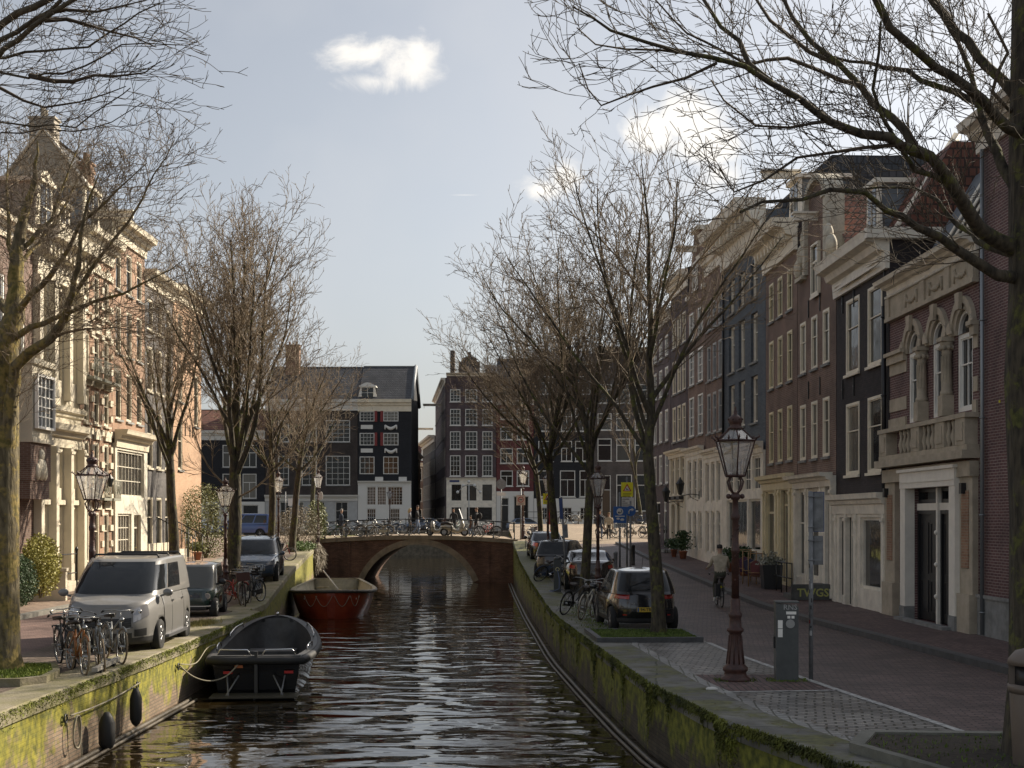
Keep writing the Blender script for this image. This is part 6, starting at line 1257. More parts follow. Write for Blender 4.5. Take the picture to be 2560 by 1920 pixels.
b = MB(); b.prism([(-.15, .38), (.55, .38), (.68, .85), (-.2, .85)], -.28, .28); b.build('cargo_box', black_p, r); b = MB(); b.tube([(-.45, -.28, 1.02), (-.3, 0, 1.0), (-.45, .28, 1.02)], .013, 5); b.tube([(-.3, 0, 1.0), (-.28, 0, .4)], .015, 5); b.build('handlebar', steel, r); b = MB(); b.ball((-.55, 0, .9), .11, 8, 6, (1.2, .9, .4)); b.build('saddle', saddle_m, r)

# ================================================================ parking meter, poles, signs, bin, planters
meter_m = mat('meter_grey', (.075, .08, .078), .45, var=.15, vscale=4)
r = thing('parking_meter', 'dark grey parking meter cabinet between the rusty lamp post and the sign pole', 'parking meter', (4.72, 24.1, 1.2), R(-4))
b = MB(); b.prism([(-.19, 0), (.19, 0), (.19, 1.27), (-.19, 1.33)], -.17, .17, 'y'); b.box(-.2, .2, -.18, .18, 1.335, 1.36); b.build('cabinet', meter_m, r)
b = MB(); b.disc(.075, .012, 18, (.05, -.18, .98), 'y'); b.build('coin_plate', mat('meter_disc', (.35, .35, .34), .4, .5), r); b = MB(); b.box(-.02, .15, -.178, -.1705, 1.14, 1.19); b.build('label_plate', white, r)
for x in (-.0, .07): b = MB(); b.box(x, x+.05, -.178, -.1705, 1.07, 1.115); b.build('button', white, r)
for z, c in ((.95, 'off'), (.8, 'off')): b = MB(); b.box(-.16, -.08, -.177, -.1705, z-.05, z+.09); b.build('sticker', white, r)
b = MB(); b.box(-.215, -.1905, -.06, .06, .55, .75); b.build('lock_box', black_p, r); text('scrawl', 'RNS', .13, grey_p, r, (.05, -.1725, 1.26), (R(90), 0, R(0)))
galv = mat('galvanised', (.20, .205, .21), .55, .3, var=.25, vscale=6)
r = thing('sign_pole', 'galvanised pole covered in stickers with the backs of signs, beside the parking meter', 'sign pole', (5.17, 24.2, 1.2), R(-20))
b = MB(); b.tube([(0, 0, 0), (0, 0, 3.25)], .038, 10); b.build('pole', galv, r)
for z0, z1, w_, m_ in ((2.55, 3.24, .22, mat('sign_back_blue', (.03, .06, .18), .5)), (1.98, 2.48, .2, galv)):
    b = MB(); b.box(-.05, w_, .045, .06, z0, z1); b.cur = 1; b.box(-.04, w_-.01, .04, .0448, z0+.01, z1-.01); b.build('sign_plate', [m_, galv], r)
    for z in (z0+.08, z1-.08): b = MB(); b.torus(.045, .012, 12, 4, (0, 0, z), 'z'); b.box(-.03, .17, .02, .04, z-.015, z+.015); b.build('clamp', galv, r)
rs = random.Random(5)
for k in range(11):
    z = .75+k*.12+rs.uniform(-.03, .03); a0 = rs.uniform(3.3, 5.2); w_ = rs.uniform(.25, .6); h_ = rs.uniform(.03, .09); b = MB(); b.add([(.0392*math.cos(a0+w_*i), .0392*math.sin(a0+w_*i), z+h_*j) for j in (0, 1) for i in (-1, 0, 1)], [(0, 1, 4, 3), (1, 2, 5, 4)]); b.build('sticker', [grey_p, red_paint, black_p, galv][(1 if k == 2 else rs.choice([0, 2, 3, 0]))], r)
def sign_pole(name, label, cat, X, Y, z, h, rr=.04, m=galv, rz=0):
    r = thing(name, label, cat, (X, Y, z), rz); b = MB(); b.tube([(0, 0, 0), (0, 0, h)], rr, 8); b.build('pole', m, r); return r
s_blue = mat('sign_blue', (.02, .10, .32), .4); s_yel = mat('sign_yellow', (.75, .68, .02), .5); s_red = mat('sign_red', (.45, .02, .02), .4); s_white = mat('sign_white', (.62, .6, .56), .5); s_blk = mat('sign_black', (.02, .02, .02), .5)
# blue tow-away style sign with the number
r = sign_pole('direction_sign', 'blue rectangular sign with a curved arrow above a white number plate', 'sign', 4.12, 53.5, gR(53.5), 3.55)
zs = lambda y, Y=53.5: 4+(1293-y)*Y/3500-gR(Y)
b = MB(); b.box(-.24, .25, -.06, -.045, zs(1304), zs(1267)); b.build('number_plate', s_white, r); b = MB(); b.box(-.24, .25, -.06, -.045, zs(1318.5), zs(1308)); b.build('white_plate', s_white, r)
b = MB(); b.box(-.25, .25, -.07, -.0455, zs(1307), zs(1266)); b.build('blue_panel', s_blue, r); zc = zs(1278.5)
b = MB(); b.disc(.125, .003, 20, (0, -.074, zc), 'y'); b.build('white_disc', s_white, r)
b = MB(); b.tube([(.05, -.082, zc+.07), (.06, -.082, zc-.02), (.02, -.082, zc-.05), (-.03, -.082, zc-.04)], .014, 4); b.prism([(-.09, zc-.04), (-.02, zc+.01), (-.02, zc-.09)], -.085, -.078); b.build('arrow', s_blk, r)
b = MB(); b.box(-.18, .18, -.075, -.0705, zs(1291.5), zs(1289)); b.ball((-.07, -.072, zs(1296.5)), .055, 8, 6, (1.2, .1, .8)); b.ball((.09, -.072, zs(1299)), .06, 8, 6, (1.3, .1, .8)); b.build('symbols', s_white, r)
text('number', '10510', .15, s_blk, r, (.03, -.064, zs(1313.3)), bold=True)
r = sign_pole('arrow_sign', 'round blue sign with a white right turn arrow beside the blue rectangular sign', 'sign', (1579-1280)*55/3500, 55.5, gR(55), 3.2, rz=0)
z0 = 4+(1293-1277)*55/3500-gR(55); b = MB(); b.disc(.205, .012, 26, (0, -.06, z0), 'y'); b.build('blue_disc', s_blue, r)
b = MB(); b.tube([(-.07, -.08, z0-.12), (-.07, -.08, z0-.02), (-.02, -.08, z0+.05), (.05, -.08, z0+.05)], .022, 4); b.prism([(.04, z0+.12), (.14, z0+.05), (.04, z0-.02)], -.085, -.075); b.build('arrow', s_white, r)
def warn(name, lab, X, Y, yc, w, with_text):
    z = gR(Y); r = sign_pole(name, lab, 'warning sign', X, Y, z, 4+(1293-yc)*Y/3500-z+.55); c = 4+(1293-yc)*Y/3500-z; h_ = w*1.22
    b = MB(); b.box(-w/2, w/2, -.07, -.05, c-h_/2, c+h_/2); b.build('yellow_board', s_yel, r)
    t = w*.72; zc = c+h_*.12; b = MB(); b.prism([(-t/2, zc-t*.4), (t/2, zc-t*.4), (0, zc+t*.48)], -.08, -.0705); b.build('red_triangle', s_red, r)
    t2 = t*.68; b = MB(); b.prism([(-t2/2, zc-t*.33), (t2/2, zc-t*.33), (0, zc+t*.26)], -.086, -.0805); b.build('white_triangle', s_white, r)
    b = MB(); b.prism([(-t*.17, zc-t*.1), (-t*.05, zc-t*.08), (t*.16, zc-t*.24), (t*.16, zc-t*.28), (-t*.12, zc-t*.2)], -.09, -.0865); b.build('car_symbol', s_blk, r)
    for k in range(3): b = MB(); b.box(-w*.36, w*(.36-.06*k), -.0745, -.0705, c-h_*.30-k*.055, c-h_*.30-k*.055+.025); b.build('text_line', mat('faded_ink', (.25, .22, .02), .6), r)
    if with_text:
        b = MB(); b.box(-w/2+.02, w/2+.04, -.07, -.05, c-h_/2-.42, c-h_/2-.03); b.build('white_board', s_white, r)
        for k, q in enumerate((.7, .3, .55, .85)): b = MB(); b.box(-w*.42, -w*.42+w*.85*q, -.0745, -.0705, c-h_/2-.12-k*.085, c-h_/2-.09-k*.085); b.build('text_line', s_blk, r)
    return r
warn('warning_sign', 'yellow board with a red triangle above a small white board', (1570-1280)*60/3500, 60.5, 1223.5, .51, True)
warn('warning_sign', 'yellow triangle board partly hidden between two tree trunks', (1369-1280)*75/3500, 75.5, 1247, .48, False)
# no boats notice
X = (1302-1280)*87.6/3500; r = sign_pole('notice_board', 'white notice with a red ringed boat symbol at the right end of the bridge', 'sign', X, 87.6, 2.6, 3.2); zc = 4+(1293-1250)*87.6/3500-2.6
b = MB(); b.box(-.28, .28, -.06, -.045, zc-.32, zc+.32); b.build('board', mat('notice_pink', (.62, .5, .42), .6), r); b = MB(); b.torus(.16, .022, 24, 5, (0, -.065, zc+.03), 'y'); b.build('red_ring', s_red, r); b = MB(); b.prism([(-.11, zc+.05), (.11, zc+.05), (.07, zc), (-.07, zc)], -.066, -.0605); b.build('boat_symbol', s_blk, r); b = MB(); b.box(-.18, .18, -.064, -.0605, zc-.25, zc-.23); b.build('text_line', s_blk, r)
X = (1253-1280)*98/3500; r = sign_pole('round_sign', 'back of a round sign on a slim pole in front of the dark red house', 'sign', X, 98, 2.6, 4.1); b = MB(); b.disc(.36, .015, 22, (0, -.05, 3.72), 'y'); b.build('disc', galv, r); b = MB(); b.box(-.32, .32, -.06, -.04, 2.9, 3.15); b.build('plate', s_white, r)
b = MB(); b.disc(.2, .02, 18, (0, 0, 0), 'y'); o = b.build('oval_plate', s_white); o.location = (-11.55, 84.6, 5.3); o.scale = (.6, 1, 1.3); tag(o, 'oval white plate fixed on the lamp post at the left end of the bridge', 'sign')
# blue and white bird sign on the far left
r = thing('shop_sign', 'blue and white hanging sign board before the wide brown house', 'sign', ((749-1280)*118/3500, 114.9, 2.5)); b = MB(); b.tube([(-.7, 0, 0), (-.7, 0, 3.6)], .05, 6); b.build('pole', galv, r); b = MB(); b.box(-.48, .45, -.05, .03, 4+(1293-1265)*118/3500-2.5, 4+(1293-1247)*118/3500-2.5); b.build('board', s_white, r)
b = MB(); b.box(-.05, .44, -.06, -.051, 4+(1293-1264)*118/3500-2.5, 4+(1293-1248)*118/3500-2.5); b.build('blue_field', mat('sky_blue', (.04, .2, .5), .5), r)
# traffic light (red) near plaza
r = sign_pole('traffic_light', 'small red signal lamp on a slim post near the plaza', 'traffic light', (1377-1280)*78/3500, 78, 2.1, 2.3); b = MB(); b.box(-.12, .12, -.13, .1, 1.5, 2.35); b.build('housing', bk_red, r); b = MB(); b.disc(.06, .01, 14, (0, -.14, 2.1), 'y'); b.build('lens', mat('red_light', (.8, .05, .02), .4, emit=((1, .12, .05), 6)), r)
# bollards
for x, y, lab in ((1539, 60, 'grey post bollard at the corner of the shaded pavement'), (1583, 67, 'black post bollard right of the round blue sign')):
    X = (x-1280)*y/3500; b = MB(); b.lathe([(.1, 0), (.1, .05), (.085, .08), (.085, .85), (.1, .87), (.1, .92), (.03, .98)], 12, (0, 0, 0)); o = b.build('bollard', galv if y == 60 else iron); o.location = (X, y, gR(y)); tag(o, lab, 'bollard', 'bollards at the square')
# charging post & cable, leaning white pole
r = thing('charging_post', 'dark charging post with a looped blue cable beside the grey hatchback', 'charging post', (1.62, 50.0, 1.35)); b = MB(); b.box(-.13, .13, -.1, .1, 0, 1.15); b.lathe([(.13, 1.15), (.12, 1.2), (.05, 1.24)], 12); b.build('post', mat('charger_grey', (.05, .055, .055), .4), r); b = MB(); b.torus(.06, .013, 16, 5, (0, -.11, .8), 'y'); b.build('socket_ring', mat('socket_yellow', (.6, .55, .3), .4), r)
b = MB(); b.tube([(0, -.12, .78), (.06, -.3, .45), (.05, -.4, .12), (-.2, -.6, .03), (-.3, -.1, .03), (.2, .3, .05)], .014, 6); b.build('cable', mat('cable_blue', (.12, .16, .28), .5), r)
r = sign_pole('sign_pole', 'thin leaning pole with narrow side plates behind the charging post', 'sign pole', 2.0, 51.0, 1.35, 3.4); r.rotation_euler = (0, R(-3.4), 0); b = MB(); b.box(-.1, .02, -.06, -.045, 2.6, 3.35); b.build('plate', mat('sign_back_blue', (.05, .09, .25)), r); b = MB(); b.box(.0, .16, -.06, -.045, 1.9, 2.4); b.build('side_plate', galv, r)
# litter bin at the right edge
r = thing('litter_bin', 'brown grey litter bin with a hooded opening at the right edge by the tree', 'litter bin', (5.72, 15.3, 1.2), R(-15)); r.scale = (1.05, 1.05, 1.08); bm_ = mat('bin_brown', (.16, .125, .10), .5, var=.1)
b = MB(); b.lathe([(.2, 0), (.22, .05), (.255, .8), (.25, .82)], 20); b.build('body', bm_, r); b = MB(); b.lathe([(.265, .82), (.275, .86), (.275, .9)], 20)
for q in (0.6, 2.6, 4.4): b.prism([(.26*math.cos(q+a*.1), .26*math.sin(q+a*.1)) for a in range(7)]+[(.2*math.cos(q+a*.1), .2*math.sin(q+a*.1)) for a in range(6, -1, -1)], .9, 1.1, 'z')
b.lathe([(.28, 1.1), (.27, 1.16), (.2, 1.24), (.05, 1.28)], 20); b.build('hood', bm_, r); b = MB(); b.lathe([(.2, .83), (.2, 1.1)], 16); b.build('liner', black_p, r)
# tree beds
grass_m = mat('grass_blades', (0.05, 0.09, 0.012), .8, col2=(0.14, 0.19, 0.03), vscale=2); soil = mat('soil', (.045, .035, .025), .95, var=.4, vscale=12, bump=.8)
def bed(label, pts, z, h, kerb, gm, n, gh, seed):
    r = thing('tree_bed', label, 'tree bed', (0, 0, 0)); c = Vector((sum(p[0] for p in pts)/len(pts), sum(p[1] for p in pts)/len(pts))); inner = [tuple(c+(Vector(p)-c)*.9) for p in pts]
    b = MB(); n_ = len(pts); vs = [(x, y, z-.1) for x, y in pts]+[(x, y, z+h) for x, y in pts]+[(x, y, z+h) for x, y in inner]+[(x, y, z) for x, y in inner]; fs = []
    for i in range(n_): j = (i+1) % n_; fs += [(i, j, n_+j, n_+i), (n_+i, n_+j, 2*n_+j, 2*n_+i), (2*n_+i, 2*n_+j, 3*n_+j, 3*n_+i)]
    b.add(vs, fs); b.build('kerb', kerb, r); b = MB(); b.add([(x, y, z+h-.03) for x, y in inner], [tuple(range(n_))]); b.build('soil', soil, r)
    rr = random.Random(seed); xs = [p[0] for p in inner]; ys = [p[1] for p in inner]
    def inside(x, y):
        s_ = False
        for i in range(n_):
            (a, b1), (c1, d) = inner[i], inner[i-1]
            if (b1 > y) != (d > y) and x < (c1-a)*(y-b1)/(d-b1)+a: s_ = not s_
        return s_
    P = []
    while len(P) < n:
        x, y = rr.uniform(min(xs), max(xs)), rr.uniform(min(ys), max(ys))
        if inside(x, y): P.append((x, y, z+h-.03))
    it = iter(P); g = tufts('grass', 'grass', lambda q: next(it), gm, n, gh, seed, wd=.008); g.parent = r; KIDS[r.name].append(g)
    for k in ('label',): 
        if k in g: del g[k]
    if 'category' in g: del g['category']
    return r
bed('low dark stone edged grass bed around the tree behind the black hatchback', [(1.9, 31.2), (4.3, 31.4), (4.2, 33.9), (1.75, 34.0)], 1.2, .11, kerb_m, grass_m, 5000, .07, 8)
bed('stone edged bed of bare earth at the foot of the huge tree', [(4.0, 16.6), (4.4, 17.6), (7.2, 17.4), (7.4, 13.5), (5.0, 13.5)], 1.2, .13, coping_m, grass_m, 900, .06, 9)
bright_grass = mat('bright_grass', (0.12, 0.17, 0.015), .8, col2=(0.28, 0.32, 0.04), vscale=2)
bed('mossy stone edged bed of bright grass under the lichened tree at the left', [(-11, 22.6), (-8.05, 22.9), (-7.75, 23.3), (-7.85, 24.3), (-8.3, 25.5), (-11, 25.5)], 1.2, .16, coping_mossy, bright_grass, 9000, .08, 10)
tufts('grass', 'ragged grass tuft on the quay between the van and the microcar', lambda q: (-7.95+q.gauss(0, .16), 36.0+q.gauss(0, .5), 1.2), mat('straw_grass', (.16, .15, .03), .9, col2=(.34, .28, .09), vscale=3), 1200, .22, 12, wd=.006)
tufts('grass', 'grass growing around the foot of the meter and lamp post', lambda q: ((3.83 if q.random() < .5 else 4.72)+q.uniform(-.36, .36), 24.05+q.uniform(-.3, .2), 1.2), grass_m, 900, .05, 13, wd=.006)
tufts('grass', 'grass in the joints along the right quay near the cars', lambda q: (eR(40)+.9+q.gauss(0, .3), q.uniform(33, 52), 1.2+(.0)), grass_m, 3500, .07, 14, wd=.008)
rr = random.Random(77); V = []; F = []
for k in range(900):
    y = rr.uniform(15, 60); s_ = rr.random(); x = (eR(y)+rr.uniform(.1, 1.2) if s_ < .35 else kR(y)-abs(rr.gauss(0, .25)) if s_ < .8 else rr.uniform(eR(y)+1, kR(y))); z = gR(y)+.012+rr.uniform(0, .01); a = rr.uniform(0, 6.28); q = rr.uniform(.012, .032); i = len(V)
    V += [(x+q*math.cos(a+j*1.57)*(1.5 if j % 2 else .8), y+q*math.sin(a+j*1.57)*(1.5 if j % 2 else .8), z+.006*(j % 2)) for j in range(4)]; F.append((i, i+1, i+2, i+3))
b = MB(); b.add(V, F); tag(b.build('fallen_leaves', mat('dead_leaf', (.08, .05, .025), .9, col2=(.2, .14, .07), vscale=5), recalc=False), 'small fallen leaves and grit scattered along the right gutter', 'leaves', kind='stuff')
# litter: a crumpled paper on the quay stones
b = MB(); b.smooth = True; b.ball((0, 0, .03), .07, 7, 5, (1.5, 1, .5)); o = b.build('paper_litter', s_white); o.location = (eR(22.6)+.75, 22.6, 1.2); tag(o, 'crumpled white paper lying on the quay edge near the lamp post', 'litter')
# ================================================================ vehicles
def paint(n, c, r=.25, coat=1.0, metal=.0): return mat('paint_'+n, c, r, metal, var=.06, vscale=1.5, coat=coat)
car_glass = glass('car_glass', (.012, .014, .016)); tyre_m = mat('tyre', (.018, .018, .018), .85); alloy = mat('alloy', (.3, .3, .31), .35, .8); chrome = mat('chrome', (.6, .6, .6), .15, 1.0); plastic = mat('black_plastic', (.02, .02, .021), .55)
lens_red = mat('lens_red', (.35, .012, .01), .12, coat=1); lens_clear = mat('lens_clear', (.26, .26, .27), .1, .35, coat=1); plate_y = mat('plate_yellow', (.62, .42, .04), .5)
def fsmooth(x, pts):
    if x <= pts[0][0]: return pts[0][1]
    for (a, b), (c, d) in zip(pts, pts[1:]):
        if x <= c: t = (x-a)/(c-a); t = t*t*(3-2*t); return b+(d-b)*t
    return pts[-1][1]
class Car:
    """local x forward, z up; body = rings of a rounded plan outline"""
    def __init__(s, name, label, cat, L, Wd, top, wid, cab, H, wheels, wr, pm, zb=.22, n=5.0, tumble=.8, roofm=None, tw=.21, bulge=.05):
        s.r = thing(name, label, cat); s.L = L; s.hw = Wd/2; s.top = top; s.wid = wid; s.n = n; s.zb = zb; s.H = H; s.cab = cab; s.bulge = bulge; s.tumble = tumble; s.pm = pm
        NT, NS = 112, 12; b = MB(); vs = []; fs = []; b.smooth = True
        for j in range(NS+1):
            for i in range(NT): vs.append(s.body(2*math.pi*i/NT, j/NS))
        for j in range(NS):
            for i in range(NT): fs.append((j*NT+i, j*NT+(i+1) % NT, (j+1)*NT+(i+1) % NT, (j+1)*NT+i))
        base = (NS)*NT; prev = base
        for q in (.93, .8, .6, .35, .1):
            st = len(vs)
            for i in range(NT):
                x, y, z = s.body(2*math.pi*i/NT, 1); xx = x*(1-(1-q)*.25) if q > .5 else x*(1-(1-q)*.3); yy = y*q; vs.append((xx, yy, s.ztop(xx)+.045*(1-q*q)))
            for i in range(NT): fs.append((prev+i, prev+(i+1) % NT, st+(i+1) % NT, st+i))
            prev = st
        for k in range(NT//2): fs.append((prev+k, prev+k+1, prev+(NT-k-1) % NT, prev+(NT-k) % NT)) if k not in (0, NT//2-1) else None
        fs.append((prev, prev+1, prev+NT-1)); fs.append((prev+NT//2-1, prev+NT//2, prev+NT//2+1)); fs.append(tuple(range(NT-1, -1, -1)))
        b.add(vs, fs); body = b.build('body', [pm, plastic], s.r)
        cut = MB()
        for wx in wheels: 
            for q in (-1, 1): cut.disc(wr+.055, .16, 28, (wx, q*(s.hw-.10), wr), 'y')
        co = cut.build('tmp', plastic); bpy.context.view_layer.update()
        md = body.modifiers.new('b', 'BOOLEAN'); md.object = co; md.operation = 'DIFFERENCE'; md.solver = 'EXACT'; bpy.context.view_layer.update()
        me = bpy.data.meshes.new_from_object(body.evaluated_get(bpy.context.evaluated_depsgraph_get())); body.modifiers.clear(); body.data = me; bpy.data.objects.remove(co)
        if len(me.materials) < 2: me.materials.append(plastic)
        for p in me.polygons:
            c = p.center
            if any(math.hypot(c.x-wx, c.z-wr) < wr+.052 for wx in wheels) and abs(c.y) < s.hw-.015: p.material_index = 1; p.use_smooth = False
            elif any(abs(math.hypot(c.x-wx, c.z-wr)-(wr+.055)) < .012 for wx in wheels) and abs(p.normal.y) < .5: p.material_index = 1; p.use_smooth = False
            elif c.z < zb+.12 and abs(p.normal.z) < .9: p.material_index = 1
        # cabin
        vs = []; fs = []; NC, NL = 96, 10; b = MB(); b.smooth = True
        for j in range(NL+1):
            for i in range(NC): vs.append(s.cabp(2*math.pi*i/NC, j/NL))
        for j in range(NL):
            for i in range(NC): fs.append((j*NC+i, j*NC+(i+1) % NC, (j+1)*NC+(i+1) % NC, (j+1)*NC+i))
        prev = NL*NC
        for q in (.97, .88, .7, .45, .15):
            st = len(vs)
            for i in range(NC):
                x, y, z = s.cabp(2*math.pi*i/NC, 1); cx = (cab[2]+cab[3])/2; vs.append((cx+(x-cx)*q, y*q, z+.05*(1-q*q)))
            for i in range(NC): fs.append((prev+i, prev+(i+1) % NC, st+(i+1) % NC, st+i))
            prev = st
        fs.append(tuple(prev+k for k in range(NC))); b.add(vs, fs); b.build('roof', roofm or pm, s.r)
        s.wheels = wheels; s.wr = wr
        for wx in wheels:
            for q in (-1, 1):
                b = MB(); b.lathe([(wr*.62, -.09), (wr*.9, -.105), (wr, -.07), (wr, .07), (wr*.9, .105), (wr*.62, .09)], 26, (0, 0, 0)); w_ = b.build('wheel', tyre_m, s.r)
                w_.location = (wx, q*(s.hw-tw/2-.01), wr); w_.rotation_euler = (R(-90*q), 0, 0)
                b = MB(); b.lathe([(wr*.66, .02), (wr*.66, .085), (wr*.6, .09), (wr*.58, .05)], 26); b.lathe([(.07, .05), (.07, .09), (.03, .1)], 12)
                for k in range(5):
                    for dd in (-.14, .14):
                        a = 2*math.pi*k/5; b.tube([(.05*math.cos(a+dd), .05*math.sin(a+dd), .085), (wr*.6*math.cos(a+dd*.6), wr*.6*math.sin(a+dd*.6), .075)], .018, 4)
                b.lathe([(wr*.6, .02), (.02, .02)], 20); b.build('rim', alloy, w_)
    def ztop(s, x): return fsmooth(x, s.top)
    def body(s, th, t):
        n = s.n; c, sn = math.cos(th), math.sin(th); e = 2.0/n; px = abs(c)**e*(1 if c > 0 else -1); py = abs(sn)**e*(1 if sn > 0 else -1)
        grow = 1-.035*(1-math.sin(math.pi*min(1, t*.9+.08)))
        x = px*s.L/2*(1-.02*(1-math.sin(math.pi*min(1, t*1.0+.02)))-s.bulge*max(0, t-.55)); wy = s.hw*fsmooth(px, s.wid)*grow*(1-.05*max(0, t-.75)/.25)
        z = s.zb+(s.ztop(x)-s.zb)*t; return (x, py*wy, z)
    def cabp(s, th, t):
        xr0, xf0, xr1, xf1 = s.cab; n = 6.0; c, sn = math.cos(th), math.sin(th); e = 2.0/n; px = abs(c)**e*(1 if c > 0 else -1); py = abs(sn)**e*(1 if sn > 0 else -1)
        tt = t-.08*math.sin(math.pi*t)*0; xr = xr0+(xr1-xr0)*tt; xf = xf0+(xf1-xf0)*tt; cx, hx = (xr+xf)/2, (xf-xr)/2; x = cx+px*hx
        w0 = s.hw*.955; w = w0+(s.hw*s.tumble-w0)*t**1.25; zb_ = s.ztop(max(-s.L/2*.98, min(s.L/2*.98, x)))-.03; zr = s.H-.05-.03*abs(px)**3; k = 1-(1-t)**1.08
        return (x, py*w, zb_+(zr-zb_)*k)
    def patch(s, name, fn, a0, a1, t0, t1, m, off=.006, n=10, k=4, parent=None, lo=None):
        """a piece laid on the surface fn between two plan angles and two heights"""
        b = MB(); b.smooth = True; vs = []; fs = []
        cx = 0
        for j in range(k+1):
            for i in range(n+1):
                th = R(a0+(a1-a0)*i/n); t = t0+(t1-t0)*j/k
                if lo: t = lo(i/n, j/k, t)
                p = Vector(fn(th, t)); pa = Vector(fn(th+.01, t)); pb = Vector(fn(th, min(1, t+.01))); pc = Vector(fn(th, t-.01))
                nn = (pa-p).cross(pb-pc); nn = nn.normalized() if nn.length > 1e-9 else Vector((p.x, p.y, 0)).normalized()
                vs.append(p+nn*off)
        for j in range(k):
            for i in range(n): a = j*(n+1)+i; fs.append((a, a+1, a+n+2, a+n+1))
        b.add(vs, fs); return b.build(name, m, parent or s.r, recalc=False)
    def mirror(s, x, z, m):
        for q in (-1, 1): b = MB(); b.ball((x, q*(s.hw+.1), z), .11, 10, 8, (.55, 1.0, .75)); b.tube([(x, q*(s.hw-.06), z-.08), (x, q*(s.hw+.08), z-.03)], .025, 6); b.build('mirror', m, s.r)
    def lines(s, xs, z0t, z1t, m=plastic):
        for x in xs:
            for q in (-1, 1):
                b = MB(); pts = []
                for k in range(9):
                    t = z0t+(z1t-z0t)*k/8; y = s.hw*fsmooth(x/(s.L/2), s.wid)*(1-.035*(1-math.sin(math.pi*min(1, t*.9+.08))))*(1-.05*max(0, t-.75)/.25); pts.append((x, q*(y+.0), s.zb+(s.ztop(x)-s.zb)*t))
                b.tube(pts, .006, 4); b.build('door_gap', m, s.r)
    def place(s, x, y, z, rz): s.r.location = (x, y, z); s.r.rotation_euler = (0, 0, rz)
def angx(c, fn, x, t, lo, hi):   # plan angle at which the surface reaches this x
    a, b_ = lo, hi
    for _ in range(40):
        m_ = (a+b_)/2
        if fn(R(m_), t)[0] > x: a = m_
        else: b_ = m_
    return (a+b_)/2
def side_glass(c, spans, t0=.12, t1=.86, m=car_glass):
    for (x0, x1) in spans:
        a0 = angx(c, c.cabp, x0, .5, 0, 180); a1 = angx(c, c.cabp, x1, .5, 0, 180)
        c.patch('side_window', c.cabp, a1, a0, t0, t1, m); c.patch('side_window', c.cabp, 360-a0, 360-a1, t0, t1, m)
WID = [(-1, .80), (-.85, .93), (-.4, 1.0), (.4, 1.0), (.85, .92), (1, .76)]

# grey van (faces the camera)
van_p = paint('van_grey', (.20, .195, .185), .38, .6)
c = Car('van', 'grey panel van with black roof bars parked nose to the camera on the left quay', 'van', 4.97, 1.98, [(-2.5, 1.2), (1.1, 1.2), (1.6, 1.17), (2.15, 1.07), (2.4, 1.0), (2.5, .95)], [(-1, .93), (-.9, .98), (0, 1), (.6, 1.0), (.85, .93), (1, .80)], (-2.44, 1.92, -2.32, .85), 1.98, (-1.35, 1.55), .33, van_p, zb=.2, n=5.5, tumble=.80)
c.patch('windscreen', c.cabp, -38, 38, .10, .90, car_glass, n=14, k=6); side_glass(c, [(.55, 1.42), (-.75, .45)], .14, .80)
for q in (1, -1):
    p = Vector(c.body(R(33*q), .8)); b = MB(); b.ball(p+Vector((.0, 0, 0)), .055, 10, 8, (.5, 1, 1)); b.build('headlight_bulb', chrome, c.r)
for q in (1, -1): c.patch('headlight', c.body, 22*q if q > 0 else -48, 48*q if q > 0 else -22, .66, .93, lens_clear, off=.012, lo=lambda i, j, t, q=q: t-(.10*(1-i) if q > 0 else .10*i)*(1-j*.4))
c.patch('grille', c.body, -19, 19, .44, .68, plastic, off=.012, n=12); c.patch('badge_field', c.body, -21, 21, .425, .445, chrome, off=.02, n=12, k=1)
for k in range(4): c.patch('grille_bar', c.body, -18, 18, .47+.055*k, .48+.055*k, mat('grille_bar', (.06, .06, .06), .35), off=.02, n=12, k=1)
for q in (1, -1): c.patch('fog_light', c.body, min(q*24, q*44), max(q*24, q*44), .2, .38, plastic, off=.012)
c.patch('lower_grille', c.body, -20, 20, .1, .3, plastic, off=.012, n=12); c.mirror(1.5, 1.22, van_p); c.lines((1.35, .5, -.85), .1, 1.0)
for x in (-1.9, -.6, .5): b = MB(); b.tube([(x, -.70, 1.92), (x, -.66, 1.99), (x, .66, 1.99), (x, .70, 1.92)], .025, 6); b.build('roof_bar', plastic, c.r)
b = MB(); b.box(2.45, 2.475, -.26, .26, .40, .51); b.build('number_plate', plate_y, c.r); b = MB(); b.tube([(.8, -.3, 1.98), (.4, -.32, 2.3)], .006, 5); b.build('antenna', plastic, c.r)
b = MB()
for q in (-1, 1): b.box(.35, .5, q*1.0-.012, q*1.0+.012, .98, 1.02); b.box(-.75, -.6, q*1.0-.012, q*1.0+.012, .98, 1.02)
b.build('handles', van_p, c.r); b = MB(); b.box(-1.0, 1.1, -1.04, -.93, .24, .30); b.box(-1.0, 1.1, .93, 1.04, .24, .30); b.build('side_step', alloy, c.r)
b = MB(); b.torus(.19, .016, 20, 5, (0, 0, 0), 'x'); o = b.build('steering_wheel', plastic, c.r); o.location = (1.22, -.38, 1.2); o.rotation_euler = (0, R(-35), 0)
c.place(-8.42, 31.0, 1.2, R(-90)+.045)
